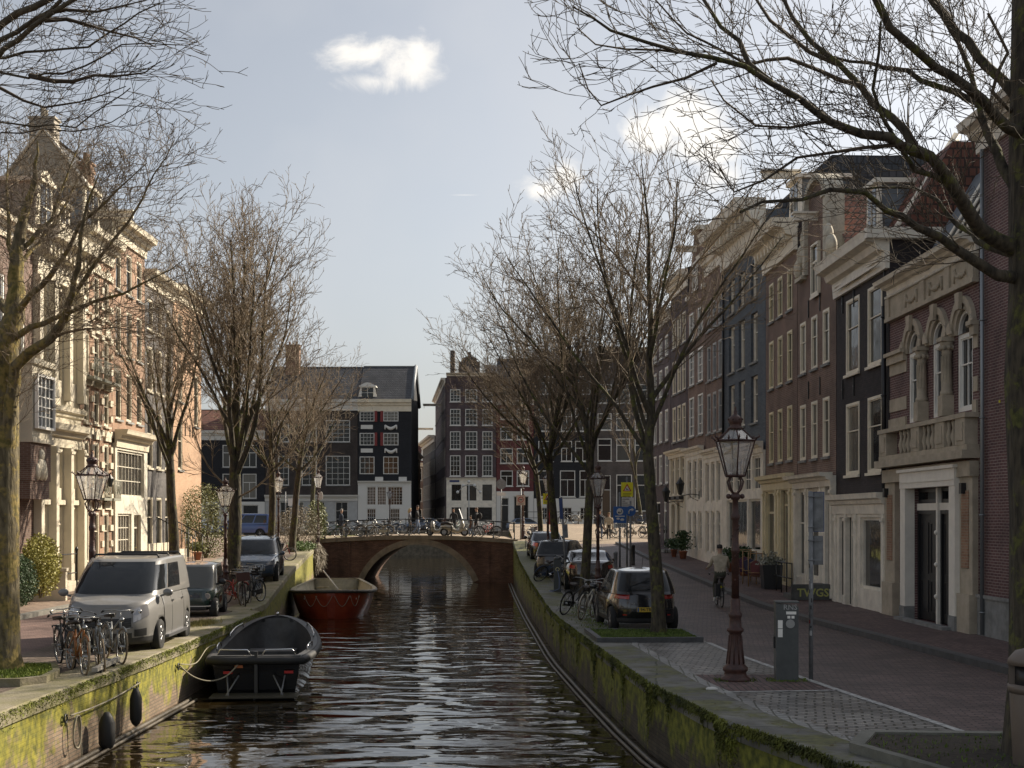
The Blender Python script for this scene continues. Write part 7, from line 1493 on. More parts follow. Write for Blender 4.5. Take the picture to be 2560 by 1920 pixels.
# green microcar
mg = paint('micro_green', (.012, .028, .024), .25)
c = Car('microcar', 'tiny dark green boxy electric car with a round headlamp, parked behind the grey van', 'car', 2.52, 1.39, [(-1.26, .86), (.55, .86), (1.0, .80), (1.26, .74)], [(-1, .86), (-.8, .96), (0, 1), (.8, .95), (1, .84)], (-1.18, 1.12, -1.02, .62), 1.53, (-.85, .88), .27, mg, zb=.2, n=6, tumble=.84, roofm=paint('micro_roof', (.16, .16, .15), .3), tw=.16)
c.patch('windscreen', c.cabp, -44, 44, .08, .88, glass('micro_glass', (.10, .10, .09)), n=14, k=6); side_glass(c, [(-.75, .6)], .12, .86)
for q in (-1, 1):
    p = c.body(R(30*q), .72); b = MB(); b.disc(.085, .012, 20, (p[0]+.01, p[1], p[2]), 'x'); hl = b.build('headlight', chrome, c.r); b = MB(); b.disc(.065, .006, 20, (p[0]+.028, p[1], p[2]), 'x'); b.build('lens', lens_clear, hl)
c.patch('bumper_trim', c.body, -52, 52, .20, .25, s_white, off=.014, n=14, k=1); c.patch('plate_strip', c.body, -17, 5, .66, .8, mat('badge_dark', (.04, .04, .045), .3), off=.012)
for k, ch in enumerate('FIAT'): text('letter', ch, .085, chrome, c.r, (c.body(0, .72)[0]+.012, -.15+.062*k, c.body(0, .72)[2]), (R(90), 0, R(90)), bold=True)
c.mirror(.62, .98, plastic); c.lines((.5, -.55), .1, 1.0)
b = MB()
for q in (-.3, .3): b.box(-.35, -.2, q-.2, q+.2, .6, 1.05); b.box(-.34, -.24, q-.1, q+.1, 1.05, 1.22)
b.build('seats', plastic, c.r); c.place(-8.98, 39.9, 1.22, R(-90)+.07)
# dark blue-grey SUV
su = paint('suv_blue', (.045, .065, .095), .22)
c = Car('suv', 'dark blue grey SUV with silver roof rails, nose to the camera behind the big tree', 'car', 4.7, 1.9, [(-2.35, 1.02), (-2.0, 1.08), (.9, 1.03), (1.5, .98), (2.1, .86), (2.35, .76)], WID, (-2.22, 1.35, -1.75, .45), 1.66, (-1.42, 1.45), .36, su, zb=.25, tumble=.76)
c.patch('windscreen', c.cabp, -40, 40, .10, .92, car_glass, n=14, k=6); side_glass(c, [(-.35, 1.0), (-1.35, -.45), (-1.95, -1.45)])
for q in (1, -1): c.patch('headlight', c.body, min(24*q, 46*q), max(24*q, 46*q), .74, .88, lens_clear, off=.012)
c.patch('grille', c.body, -20, 20, .42, .78, plastic, off=.012, n=12); c.patch('grille_frame', c.body, -21, 21, .77, .80, chrome, off=.018, n=12, k=1)
for k in range(9): c.patch('grille_bar', c.body, -18+4.3*k, -17.2+4.3*k, .45, .76, chrome, off=.018, n=1, k=3)
c.patch('lower_grille', c.body, -36, 36, .08, .26, plastic, off=.012, n=12); c.mirror(1.05, 1.08, su); c.lines((.95, 0, -.95), .1, 1)
b = MB()
for q in (-1, 1): b.tube([(.4, q*.66, 1.62), (.2, q*.68, 1.68), (-1.5, q*.68, 1.68), (-1.7, q*.66, 1.60)], .02, 6)
b.build('roof_rails', chrome, c.r); b = MB(); b.box(2.3, 2.325, -.26, .26, .45, .56); b.build('number_plate', plate_y, c.r)
c.place(-10.05, 55.2, gL(55.2), R(-90)+.10); c.r.rotation_euler[1] = R(2.5)
def rear_car(name, label, L, Wd, top, cab, H, wb, wr, pm, lamp_t, lamp_a, plate=None, tumble=.78, wid=WID, roofm=None, hatch=True, lamp2=None, lampm=None):
    c = Car(name, label, 'car', L, Wd, top, wid, cab, H, wb, wr, pm, tumble=tumble, roofm=roofm)
    c.patch('rear_window', c.cabp, 142, 218, .12, .9, car_glass, n=14, k=6)
    for q in (1, -1):
        a0, a1 = lamp_a; lo, hi = (a0, a1) if q > 0 else (360-a1, 360-a0); c.patch('tail_lamp', c.body if lamp2 is None else c.body, lo, hi, lamp_t[0], lamp_t[1], lampm or lens_red, off=.014)
    c.mirror(cab[1]-.35, c.ztop(cab[1]-.35)+.1, pm); return c
blk = paint('black', (.010, .010, .012), .18)
# black hatchback
c = rear_car('hatchback', 'black hatchback seen from behind, parked on the right beside the tree bed', 3.88, 1.70, [(-1.94, .94), (-1.7, .96), (.6, .92), (1.2, .88), (1.7, .76), (1.94, .66)], (-1.86, 1.35, -1.35, .25), 1.55, (-1.22, 1.28), .30, blk, (.80, 1.0), (118, 160), tumble=.74)
side_glass(c, [(-.25, .85), (-1.15, -.35)]); c.lines((.8, -.3), .1, 1); c.patch('bumper_gap', c.body, 140, 220, .47, .49, plastic, off=.006, n=12, k=1)
c.patch('lower_lamp', c.body, 146, 155, .26, .30, lens_red, off=.012); c.patch('lower_lamp', c.body, 205, 214, .26, .30, lens_red, off=.012)
xr = c.body(math.pi, .5)[0]; b = MB(); b.box(xr-.035, xr+.02, -.26, .26, .50, .61); pl = b.build('number_plate', plate_y, c.r); b = MB(); b.box(xr-.04, xr-.0355, .215, .255, .505, .605); b.build('blue_strip', s_blue, pl)
text('plate_text', '94-TB', .105, s_blk, pl, (xr-.037, .05, .555), (R(90), 0, R(-90)), bold=True)
text('lettering', 'COLT', .055, chrome, c.r, (c.body(math.pi, .66)[0]-.012, .38, .70), (R(90), 0, R(-90)), bold=True); text('lettering', 'CZ3', .045, chrome, c.r, (c.body(math.pi, .66)[0]-.012, .22, .70), (R(90), 0, R(-90)))
b = MB()
for k in range(3): a = math.pi/2+k*2*math.pi/3; d = Vector((math.cos(a), math.sin(a))); e = Vector((-d.y, d.x)); pts = [(0, 0), tuple(d*.035+e*.018), tuple(d*.07), tuple(d*.035-e*.018)]; b.prism([(p[0], p[1]+.84) for p in pts], c.body(math.pi, .85)[0]-.03, c.body(math.pi, .85)[0]-.012, 'x')
b.build('emblem', chrome, c.r); b = MB(); b.tube([(-1.1, 0, 1.55), (-1.25, 0, 1.82)], .005, 5); b.build('antenna', plastic, c.r); b = MB(); b.tube([(xr+.16, 0, 1.04), (xr+.2, -.3, 1.10)], .009, 5); b.build('wiper', plastic, c.r)
c.place(3.16, 35.95, 1.2, R(90)+.07)
# bronze/dark glossy coupe
cp = paint('dark_bronze', (.035, .027, .022), .08)
c = rear_car('saloon_car', 'glossy dark bronze saloon with a large sloping rear window, ahead of the black hatchback', 4.7, 1.88, [(-2.35, .98), (-1.9, 1.06), (-1.2, 1.0), (.9, .92), (1.6, .84), (2.35, .66)], (-2.0, 1.6, -.75, .35), 1.45, (-1.42, 1.45), .34, cp, (.72, .86), (124, 150), tumble=.70)
side_glass(c, [(-.2, 1.0), (-1.05, -.3)]); c.lines((.9, -.25), .1, 1); c.place(2.78, 51.9, 1.38, R(90)+.02)
# dark grey hatchback (electric)
c = rear_car('hatchback', 'charcoal electric hatchback plugged in at the charging post', 3.6, 1.66, [(-1.8, .92), (.9, .92), (1.4, .84), (1.8, .7)], (-1.76, 1.4, -1.3, .45), 1.56, (-1.2, 1.25), .31, paint('charcoal', (.028, .028, .03), .35), (.78, .97), (128, 150), tumble=.78, lampm=lens_clear)
side_glass(c, [(-.1, .9), (-1.1, -.2)]); c.lines((.7, -.3), .1, 1); c.place(2.1, 58.9, gR(58.5), R(90)-.28)
# black saloon
c = rear_car('saloon_car', 'black saloon with big red tail lamps near the right bridge corner', 4.47, 1.74, [(-2.23, .92), (-1.9, .96), (-1.2, .97), (.8, .92), (1.5, .86), (2.23, .68)], (-1.55, 1.3, -.85, .35), 1.41, (-1.3, 1.42), .31, blk, (.70, .93), (120, 152), tumble=.76, lampm=mat('lens_orange_red', (.45, .03, .015), .15, coat=1))
side_glass(c, [(-.1, .9), (-.85, -.2)]); c.lines((.85, -.15), .1, 1); xr = c.body(math.pi, .5)[0]; b = MB(); b.box(xr-.03, xr+.02, -.26, .26, .62, .73); b.build('number_plate', plate_y, c.r); c.place(1.72, 72.5, gR(72), R(90)+.05); c.r.rotation_euler[1] = R(-2.5)
# far blue van and parked cars across the water
bv = paint('blue', (.03, .07, .22), .35)
c = Car('van', 'bright blue van parked beyond the left railing, across the water', 'van', 4.4, 1.75, [(-2.2, 1.05), (1.2, 1.05), (1.8, .92), (2.2, .8)], WID, (-2.1, 1.75, -2.0, .8), 1.85, (-1.3, 1.4), .31, bv); side_glass(c, [(.2, 1.1), (-.8, .1), (-1.8, -.9)]); c.patch('windscreen', c.cabp, -36, 36, .12, .88, car_glass); c.place((628-1280)*112/3500, 110, 2.45, R(175))
fc = Car('parked_car', 'blue grey car parked on the far quay in front of the low black house', 'car', 4.3, 1.75, [(-2.15, .92), (.8, .92), (1.5, .85), (2.15, .7)], WID, (-1.8, 1.3, -1.2, .4), 1.45, (-1.3, 1.35), .31, paint('far_blue', (.08, .11, .17), .3)); side_glass(fc, [(-.1, .9), (-1.1, -.2)]); fc.place(-25.2, 108, 2.47, R(180))
def far_copy(x, y, rz, lab): return dup(fc.r, (x, y, 2.5), rz, lab, group='cars along the far quay')
fc.r['group'] = 'cars along the far quay'
far_copy(-9.5, 150, R(180), 'low parked car on the far quay behind the middle of the bridge'); far_copy(1.5, 150.3, R(0), 'parked car on the far quay in front of the dark red house')
# scooter on the bridge
r = thing('scooter', 'cream motor scooter with a tall clear windshield parked on the bridge', 'scooter', (-3.6, 87.0, btop(-3.6)-.02), 0)
for x in (-.62, .65):
    b = MB(); b.torus(.2, .055, 18, 8, (0, 0, 0), 'y'); w_ = b.build('wheel', tyre_m, r); w_.location = (x, 0, .25); b = MB(); b.disc(.14, .03, 14, (0, 0, 0), 'y'); b.build('rim', alloy, w_)
scp = paint('scooter_cream', (.40, .36, .28), .3); b = MB(); b.smooth = True; b.tube([(-.8, 0, .62), (-.55, 0, .6), (-.2, 0, .52), (-.05, 0, .36), (.2, 0, .3), (.42, 0, .38), (.5, 0, .7), (.46, 0, 1.0)], [.06, .17, .19, .13, .12, .15, .17, .1], 10); b.ball((.64, 0, .42), .17, 8, 6, (1.1, .6, .6)); b.build('body', scp, r)
b = MB(); b.tube([(-.82, 0, .76), (-.5, 0, .8), (-.12, 0, .74)], [.08, .13, .1], 8); b.build('seat', saddle_m, r); b = MB(); b.tube([(.42, -.33, 1.05), (.47, 0, 1.02), (.42, .33, 1.05)], .02, 6); b.build('handlebar', plastic, r)
b = MB(); b.smooth = True
vs = []; 
for j in range(7):
    for i in range(7): a = (i-3)/3*.26; z = j/6; vs.append((.52+.05*(1-(i-3)**2/9)-.22*z, a*(1-.35*z**2), 1.08+.62*z))
b.add(vs, [(j*7+i, j*7+i+1, j*7+i+8, j*7+i+7) for j in range(6) for i in range(6)]); b.build('windshield', mat('windshield_pale', (.6, .6, .58), .15), r)
r2 = dup(r, (-6.0+1.45, 87.3, btop(-4.5)-.02), R(200), 'dark covered scooter behind the cream one on the bridge'); r2.scale = (.9, .9, .9)
for ch in [k for k in KIDS[r2.name] if k.name.startswith('windshield')]: bpy.data.objects.remove(ch)

# ================================================================ boats
def boat(name, label, L, hw, sheer, hull_m, in_m, rub_m, loc, rz, stern=.75, depth=.55, rub=.07, rubz=0, floor=.12, pts_deck=None, pw=2.7, fl=.42, rk=.22):
    r = thing(name, label, 'boat', loc, rz); n = 26; m = 9
    def half(x):   # x from -1 (stern) to 1 (bow)
        return hw*(stern+(1-stern)*math.sin((x+1)/1.2*math.pi/2) if x < .2 else math.sqrt(max(0.0, 1-((x-.2)/.82)**2.6)))
    def half2(x):
        if x < .0: return hw*(stern+(1-stern)*math.sin((x+1)*math.pi/2))
        return hw*math.sqrt(max(0.0, 1-(x/1.0)**pw))
    def gz(x): return sheer[0]+(sheer[1]-sheer[0])*(x*x if x > 0 else 0)+(sheer[2]-sheer[0])*(x*x if x < 0 else 0)
    def ring(x, k, inset=0.0, zoff=0.0):
        w = max(.02, half2(x)-inset); t = k/m; z = gz(x)+zoff; d = depth+z
        fx_ = 1-max(0, x)**4*rk*(1-t)**1.5-max(0, -x)**4*.10*(1-t)
        return (x*L/2*fx_, w*(t**fl if t > 0 else .0)*(1-.0*t), -depth+d*(t**1.35))
    b = MB(); b.smooth = True; vs = []; fs = []; K = 2*m+1; xs = [-1+2*i/n for i in range(n)]+[.955, .98, .997]
    for x in xs:
        for k in range(m, 0, -1): p = ring(x, k); vs.append((p[0], -p[1], p[2]))
        for k in range(0, m+1): p = ring(x, k); vs.append(p)
    for i in range(len(xs)-1):
        for k in range(K-1): fs.append((i*K+k, i*K+k+1, (i+1)*K+k+1, (i+1)*K+k))
    b.add(vs, fs); b.add(vs[:K], [tuple(range(K))], False); b.add(vs[-K:], [tuple(range(K-1, -1, -1))], False); b.build('hull', hull_m, r, recalc=False)
    b = MB(); b.smooth = True; vs = []; fs = []; xi = [-.955+1.9*i/n for i in range(n+1)]; kk = 6; K = 2*kk+2
    for x in xi:
        w = max(.03, half2(x)-.07); z = gz(x)-.01; xx = ring(x, m)[0]; fl = floor; row = []
        for k in range(kk+1): t = k/kk; row.append((xx*(1-.04*(1-t)), -w*(.78+.22*t**.5) if k else -w*.78, fl+(z-fl)*t))
        row = row[::-1]; vs += row+[(p[0], -p[1], p[2]) for p in row[::-1]]
    for i in range(n):
        for k in range(K-1): fs.append((i*K+k, i*K+k+1, (i+1)*K+k+1, (i+1)*K+k))
    fs.append(tuple(range(K))); fs.append(tuple(n*K+k for k in range(K))); b.add(vs, fs); b.build('inner_hull', in_m, r, recalc=False)
    b = MB(); b.smooth = False; vs = []; fs = []
    for x in xs: p = ring(x, m); w = half2(x); vs += [(p[0], -w-.03, p[2]+.012), (p[0]*.975, -max(0, w-.12), p[2]+.012), (p[0]*.975, max(0, w-.12), p[2]+.012), (p[0], w+.03, p[2]+.012)]
    for i in range(len(xs)-1): fs += [(i*4, i*4+1, i*4+5, i*4+4), (i*4+2, i*4+3, i*4+7, i*4+6)]
    b.add(vs, fs); b.box(-L/2-.02, -L/2+.14, -half2(-1), half2(-1), gz(-1)-.03, gz(-1)+.02); b.build('gunwale', in_m if not pts_deck else pts_deck, r)
    b = MB(); line = [(ring(x, m)[0], half2(x)+rub*.5, gz(x)-rub*.9) for x in xs]; pts = [(-L/2-.02, 0, gz(-1)-rub*.9)]+[(-L/2-.02, half2(-1)*.6, gz(-1)-rub*.9)]+line+[(p[0], -p[1], p[2]) for p in line[::-1]]+[(-L/2-.02, -half2(-1)*.6, gz(-1)-rub*.9), (-L/2-.02, 0, gz(-1)-rub*.9)]
    b.tube(pts, rub, 8, caps=False); b.build('rubbing_strake', rub_m, r); r['hw_'] = 0; del r['hw_']; return r, half2, gz
bh = mat('boat_black', (.012, .012, .013), .18, coat=.6); bi = mat('boat_inner_grey', (.06, .06, .06), .5, var=.25, vscale=3); br_ = mat('boat_rubber', (.022, .022, .022), .6)
r, hf, gz = boat('motor_sloop', 'open black motor sloop moored with its stern to the camera at the left quay', 6.3, 1.14, (.86, 1.38, .90), bh, bi, br_, (-5.98+.0, 34.3, 0), R(90)+.09, stern=.86, rub=.10, fl=.24, rk=.14)
for q in (-1, 1):
    for x0, x1, s_ in ((.38, .72, 1), (-.5, -.1, 1)):
        b = MB(); pts = [(x*3.15, q*(hf(x)-.05), gz(x)+.02+h_) for x, h_ in ((x0, 0), (x0+.01, .1), ((x0+x1)/2, .13), (x1-.01, .1), (x1, 0))]; b.tube(pts, .018, 6); b.build('hand_rail', chrome, r)
for q in (-1, 1): b = MB(); b.tube([(-3.05, q*.12, .92), (-3.05, q*.2, 1.04), (-3.05, q*.8, 1.05), (-3.0, q*.86, .93)], .017, 6); b.build('stern_rail', chrome, r)
b = MB(); b.box(-1.7, 1.2, -.55, .55, .125, .14); b.build('floor_boards', mat('floor_grey', (.07, .07, .07), .6), r)
b = MB(); b.smooth = False
for q in (-1, 1): b.box(-2.4, .9, q*.62-.14, q*.62+.14, .12, .50)
b.box(-2.8, -2.4, -.76, .76, .12, .52); b.build('bench', bi, r)
b = MB(); b.prism([(1.0, .12), (2.2, .12), (1.9, .62), (1.0, .62)], -.6, .6); b.build('fore_locker', bi, r); b = MB(); b.box(-.5, .25, -.33, .33, .14, .58); b.build('engine_box', mat('engine_box', (.10, .10, .105), .45), r)
b = MB(); b.box(-3.22, -3.12, -.035, .035, -.4, 1.02); b.box(-3.6, -3.15, -.025, .025, -.45, .05); b.build('rudder', mat('rudder_steel', (.05, .05, .05), .35, .3), r)
b = MB(); b.box(-3.9, -3.12, -.95, .95, .06, .09); pf = b.build('swim_platform', mat('platform_wet', (.05, .045, .03), .4), r)
for q in (-1, 1):
    for dx in (0, .16): b = MB(); b.tube([(-3.55, q*(.62-dx*.3), .08), (-3.17, q*(.38+dx*1.6), .48)], .018, 6); b.build('strut', galv, pf)
for x, z, w_, m_, nm in ((-.62, .55, .10, s_red, 'red_reflector'), (.72, .55, .10, s_red, 'red_reflector'), (-.38, .68, .09, mat('sticker_orange', (.5, .15, .05), .6), 'sticker')): b = MB(); b.box(-3.172, -3.16, -x-w_, -x+w_, z-.03, z+.03); b.build(nm, m_, r)
text('lettering', 'OLLY', .10, s_white, r, (-3.0, -1.02, .62), (R(90), 0, R(-60)), bold=True)
b = MB(); b.ball((3.12, 0, 1.43), .045, 8, 6); b.build('bow_knob', chrome, r)
rh = mat('boat_red', (.24, .03, .012), .35, col2=(.34, .055, .02), vscale=3, coat=.4); rcream = mat('boat_cream', (.48, .44, .33), .6, var=.2); rdeck = mat('boat_deck_ochre', (.40, .34, .22), .7, var=.3)
r, hf, gz = boat('barge', 'broad red wooden boat with a cream inside moored before the bridge', 9.4, 1.74, (1.0, 1.15, 1.2), rh, rcream, mat('boat_strake_dark', (.07, .06, .045), .6), (-7.55, 59.4, 0), R(-90)+.10, stern=.6, depth=.5, rub=.06, floor=.25, pts_deck=rdeck, pw=2.9, fl=.27, rk=.10)
for y_, x_ in ((-.95, .83), (-.42, .945), (.30, .955), (.85, .86)): b = MB(); b.box(-.15, .15, -.012, .012, -.03, .03); o = b.build('white_mark', s_white, r); o.location = (x_*4.62, y_*1.0, .78); o.rotation_euler = (0, 0, R(90)-y_*.55)
for y0_, y1_ in ((-1.05, -.55), (-.6, .05), (.15, .72), (.75, 1.1)):
    b = MB(); pts = []
    for k in range(9): t = k/8; y = y0_+(y1_-y0_)*t; pts.append((4.72-.42*abs(y)**2.4-.25*math.sin(math.pi*t)*.5, y, .92-.42*math.sin(math.pi*t)))
    b.tube(pts, .012, 5); b.build('grab_line', mat('rope', (.3, .27, .2), .9), r)
b = MB(); b.box(-1.2, -.4, -.3, .4, .26, .8); b.build('green_crate', mat('crate_green', (.02, .16, .08), .5), r)
b = MB(); 
for x in (-2.2, 1.2): b.box(x-.15, x+.15, -1.35, 1.35, .7, .76)
b.build('thwart', rcream, r); b = MB(); b.tube([(.2, .3, .8), (-.8, -.2, 1.35), (-1.3, -.5, 1.7)], .03, 6); b.build('tiller', offw, r); b = MB(); b.tube([(1.5, .8, .8), (.4, .2, .95)], .03, 6); b.tube([(-2.6, -.8, .9), (-1.6, -.3, .95)], .04, 6); b.build('oar', rdeck, r)
# fenders, ropes, mooring rings on the left wall
ropem = mat('rope', (.3, .27, .2), .9)
for y, z, h_, rr, lab in ((24.0, .32, .58, .14, 'fat black rubber fender hanging at the waterline, the nearer of the two'), (25.9, .48, .62, .11, 'slim black rubber fender standing off the left quay wall')):
    b = MB(); b.smooth = True; b.lathe([(.02, -h_/2-.04), (rr*.7, -h_/2+.02), (rr, -h_/2+.1), (rr, h_/2-.14), (rr*.7, h_/2-.03), (.04, h_/2+.05)], 16); o = b.build('fender', br_); o.location = (eL(y)+.16+rr, y, z); tag(o, lab, 'fender', 'fenders on the left quay wall')
def rope(name, lab, pts, rr=.014, m=ropem):
    if len(pts) < 12:
        P = [Vector(p) for p in pts]; P = [P[0]]+P+[P[-1]]; pts = [(P[i]*(-t+2*t*t-t**3)+P[i+1]*(2-5*t*t+3*t**3)+P[i+2]*(t+4*t*t-3*t**3)+P[i+3]*(t**3-t*t))*.5 for i in range(len(P)-3) for t in (0, .2, .4, .6, .8)]+[P[-1]]
    b = MB(); b.tube(pts, rr, 6); o = b.build(name, m); tag(o, lab, 'rope'); return o
ex = -7.13
rope('mooring_rope', 'pale rope strung along the left quay wall between two rings', [(ex, 22.6, .80), (ex+.03, 23.6, .78), (ex+.03, 25, .78), (ex, 26.8, .83)])
pts = [(ex+.03+.02*math.sin(k*.5), 22.85+.15*math.cos(k*.42), .5+.27*math.sin(k*.42)) for k in range(34)]; rope('rope_coil', 'coil of rope hanging from the nearest ring in the left quay wall', pts+[(ex+.04, 23.05, .2), (ex+.04, 23.05, -.1)], .011)
for y, z in ((22.6, .80), (26.8, .83), (30.0, .85)):
    b = MB(); b.torus(.07, .015, 16, 5, (0, 0, 0), 'x'); o = b.build('mooring_ring', iron); o.location = (eL(y)+.05, y, z-.05); tag(o, 'iron mooring ring in the left quay wall '+{22.6: 'holding the rope coil', 26.8: 'at the far end of the pale rope', 30.0: 'where the black sloop is tied'}[y], 'mooring ring')
rope('mooring_rope', 'sagging stern line from the quay ring to the black sloop', [(-7.13, 30.0, .82), (-6.9, 30.3, .55), (-6.6, 30.6, .42), (-6.3, 30.9, .5), (-6.05, 31.1, .78), (-5.95, 31.15, .93)], .016)
rope('mooring_rope', 'thin bow side line from the quay ring up to the sloop rail', [(-7.13, 30.05, .85), (-7.05, 31.2, .75), (-6.98, 32.0, 1.0), (-6.95, 32.8, 1.02)], .012)
# ================================================================ people
skin_m = mat('skin', (.42, .26, .18), .6); 
def cloth(n, c): return mat('cloth_'+n, c, .85, var=.18, vscale=9, bump=.3, bscale=25)
shoe_dark = mat('shoe_dark', (.02, .02, .02), .6); shoe_white = mat('shoe_white', (.5, .5, .48), .6)
def person(label, loc, rz, H=1.75, jacket=None, trousers=None, shoes=None, hair=(.04, .025, .015), armL=None, armR=None, legL=None, legR=None, pelvis=(0, 0, .93), lean=0.0, long_hair=False, bulky=1.0, look=0.0, skirt=False, cut=.9):
    """local +y is the way the person faces; limbs are lists of joints (elbow, wrist / knee, ankle, toe)"""
    k = H/1.75; P = Vector(pelvis); sp = Vector((0, math.sin(lean), math.cos(lean)))
    chest = P+sp*.36; neck = P+sp*.56; head = neck+Vector((0, .03+.04*math.sin(lean), .17))
    sh = .19*bulky**.5; V = [P, P+sp*.18, chest, neck-sp*.03, neck+sp*.05, head-Vector((0, 0, .03)), head+Vector((0, .0, .085))]
    Rd = [(.145*bulky, .115*bulky), (.135*bulky, .105*bulky), (.165*bulky, .115*bulky), (.10, .075), (.052, .052), (.075, .088), (.07, .082)]; E = [(i, i+1) for i in range(6)]
    def chain(start_i, pts, rads):
        a = start_i
        for p, r_ in zip(pts, rads): V.append(Vector(p)); Rd.append((r_, r_)); E.append((a, len(V)-1)); a = len(V)-1
        return a
    hands = []
    for q, arm in ((-1, armL), (1, armR)):
        S_ = chest+Vector((q*sh, 0, .10)); 
        el, wr = arm if arm else ((q*.25, -.03, -.30), (q*.24, .06, -.55))
        el = S_+Vector(el)-Vector((q*.19, 0, 0)); wr = S_+Vector(wr)-Vector((q*.19, 0, 0)); hd = wr+(wr-el).normalized()*.07
        chain(2, [S_, el, wr, hd], [.065*bulky, .047*bulky, .033, .034]); hands.append((wr, hd, q))
    feet = []
    for q, leg in ((-1, legL), (1, legR)):
        kn, an, to = leg if leg else ((q*.1, .02, .5), (q*.1, -.03, .09), (q*.11, .12, .04)); hp = P+Vector((q*.095, 0, -.07))
        chain(0, [hp, kn, an, to], [.095, .062, .042, .04]); feet.append((an, to))
    me = bpy.data.meshes.new('body'); me.from_pydata([tuple(v) for v in V], E, []); o = bpy.data.objects.new('tmp', me); COL.objects.link(o)
    md = o.modifiers.new('s', 'SKIN'); md.use_smooth_shade = True
    for i, sv in enumerate(me.skin_vertices[0].data): sv.radius = Rd[i]; sv.use_root = (i == 0)
    ss = o.modifiers.new('d', 'SUBSURF'); ss.levels = 2; ss.render_levels = 2
    bpy.context.view_layer.update(); m2 = bpy.data.meshes.new_from_object(o.evaluated_get(bpy.context.evaluated_depsgraph_get())); bpy.data.objects.remove(o)
    b = MB(); b.smooth = True
    mats_ = [jacket, trousers, shoes or shoe_dark, skin_m]
    vs = [tuple(v.co) for v in m2.vertices]; waist = P.z+.04; 
    for p in m2.polygons:
        c = p.center; mi = 0
        dh = min((c-hd).length for wr, hd, q in hands)
        if c.z > neck.z+.035: mi = 3
        elif dh < .07: mi = 3
        elif c.z < waist and all((c-Vector(w)).length > .2 for w, hd, q in hands) and not (skirt and c.z > .75): mi = 1
        if min((c-Vector(a)).length for f in feet for a in f) < .085 and c.z < max(f[0][2] for f in feet)+.03: mi = 2
        b.f.append(tuple(p.vertices)); b.mi.append(mi); b.sm.append(True)
    b.v = vs; b.cur = 3
    for wr, hd, q in hands:   # four fingers of unequal length and a thumb from the side of the palm
        d = (hd-wr).normalized(); s_ = d.cross(Vector((0, 1, 0))); s_ = s_.normalized() if s_.length > .1 else Vector((1, 0, 0)); u_ = s_.cross(d)
        for j, ln in enumerate((.055, .068, .062, .048)): a = hd+s_*(.024-.016*j)+d*.012; b.tube([a, a+d*ln*.55+u_*.004, a+d*ln*.85-u_*.016, a+d*ln-u_*.03], [.009, .0085, .008, .006], 5)
        a = wr+d*.03+s_*.03; b.tube([a, a+s_*.022+d*.02, a+s_*.028+d*.048], [.010, .009, .007], 5)
    f = head+Vector((0, .085, .0)); b.ball(f+Vector((0, .008, -.0)), .016, 6, 5, (.8, 1.1, 1.4)); 
    for q in (-1, 1): b.ball(head+Vector((q*.078, .0, .0)), .02, 6, 5, (.5, .8, 1.3))
    root = b.build('person', mats_, None, recalc=False); tag(root, label, 'person'); hm = mat('hair_%d' % int(sum(hair)*1000), hair, .7, var=.3, vscale=30)
    h_ = MB(); h_.smooth = True
    for i in range(7):
        th = math.pi*i/10
        for j in range(16): a = 2*math.pi*j/16; front = math.sin(a) > .3 and i > 3; rr = .098; z = math.cos(th); h_.v.append(tuple(head+Vector((rr*.92*math.sin(th)*math.cos(a), rr*1.08*math.sin(th)*math.sin(a)*(1 if not front else .85)-.008, .055+rr*z*(1 if not front else 1)+(.05 if front else 0)))))
    for i in range(6):
        for j in range(16): h_.f.append((i*16+j, i*16+(j+1) % 16, (i+1)*16+(j+1) % 16, (i+1)*16+j)); h_.mi.append(0); h_.sm.append(True)
    if long_hair: h_.tube([tuple(head+Vector((0, -.06, .03))), tuple(head+Vector((0, -.09, -.08))), tuple(head+Vector((0, -.09, -.2)))], [.07, .075, .04], 8)
    h_.build('hair', hm, root)
    e = MB()
    for q in (-1, 1): e.ball(head+Vector((q*.03, .078, .018)), .009, 6, 4)
    e.build('eyes', s_blk, root); e = MB(); e.box(-.022, .022, .0, .004, -.003, .003); m_ = e.build('mouth', red_paint, root); m_.location = head+Vector((0, .083, -.045))
    root.location = loc; root.rotation_euler = (0, 0, rz); root.scale = (k, k, k); return root
def walk(s=1): return ((-.1, .12*s, .5), (-.1, .02*s, .1), (-.11, .17*s, .05)), ((.1, -.0*s, .5), (.1, -.27*s, .14), (.11, -.13*s, .05))
# cyclist riding away in the shaded road
cy = (6.5, 43.9)
yb = gR(cy[1]); bk = bike(0, cy[0], cy[1], yb, R(90), 'black bicycle ridden by the man in the beige jacket', 'ridden bicycle', 0.0, 1.03)
del bk['group']
b = MB(); b.box(-.62, -.60, -.05, .05, .60, .66); b.build('rear_reflector', s_yel, bk)
b = MB(); b.smooth = False; b.prism([(-.8, .35), (-.45, .35), (-.45, .72), (-.8, .72)], .10, .22); b.build('pannier_bag', mat('bag_black', (.02, .02, .02), .8), bk)
person('man in a beige jacket and olive trousers riding away on a bicycle', (cy[0], cy[1]-.1, yb), 0, 1.8, cloth('beige', (.42, .36, .27)), cloth('olive', (.07, .07, .05)), shoe_white, (.015, .012, .01), armL=((-.26, .17, -.22), (-.30, .42, -.30)), armR=((.26, .17, -.22), (.30, .42, -.30)),
       legL=((-.11, .36, .62), (-.12, .22, .20), (-.12, .37, .16)), legR=((.11, .38, .80), (.12, .30, .42), (.12, .44, .38)), pelvis=(0, -.12, 1.03), lean=.16, bulky=1.15)
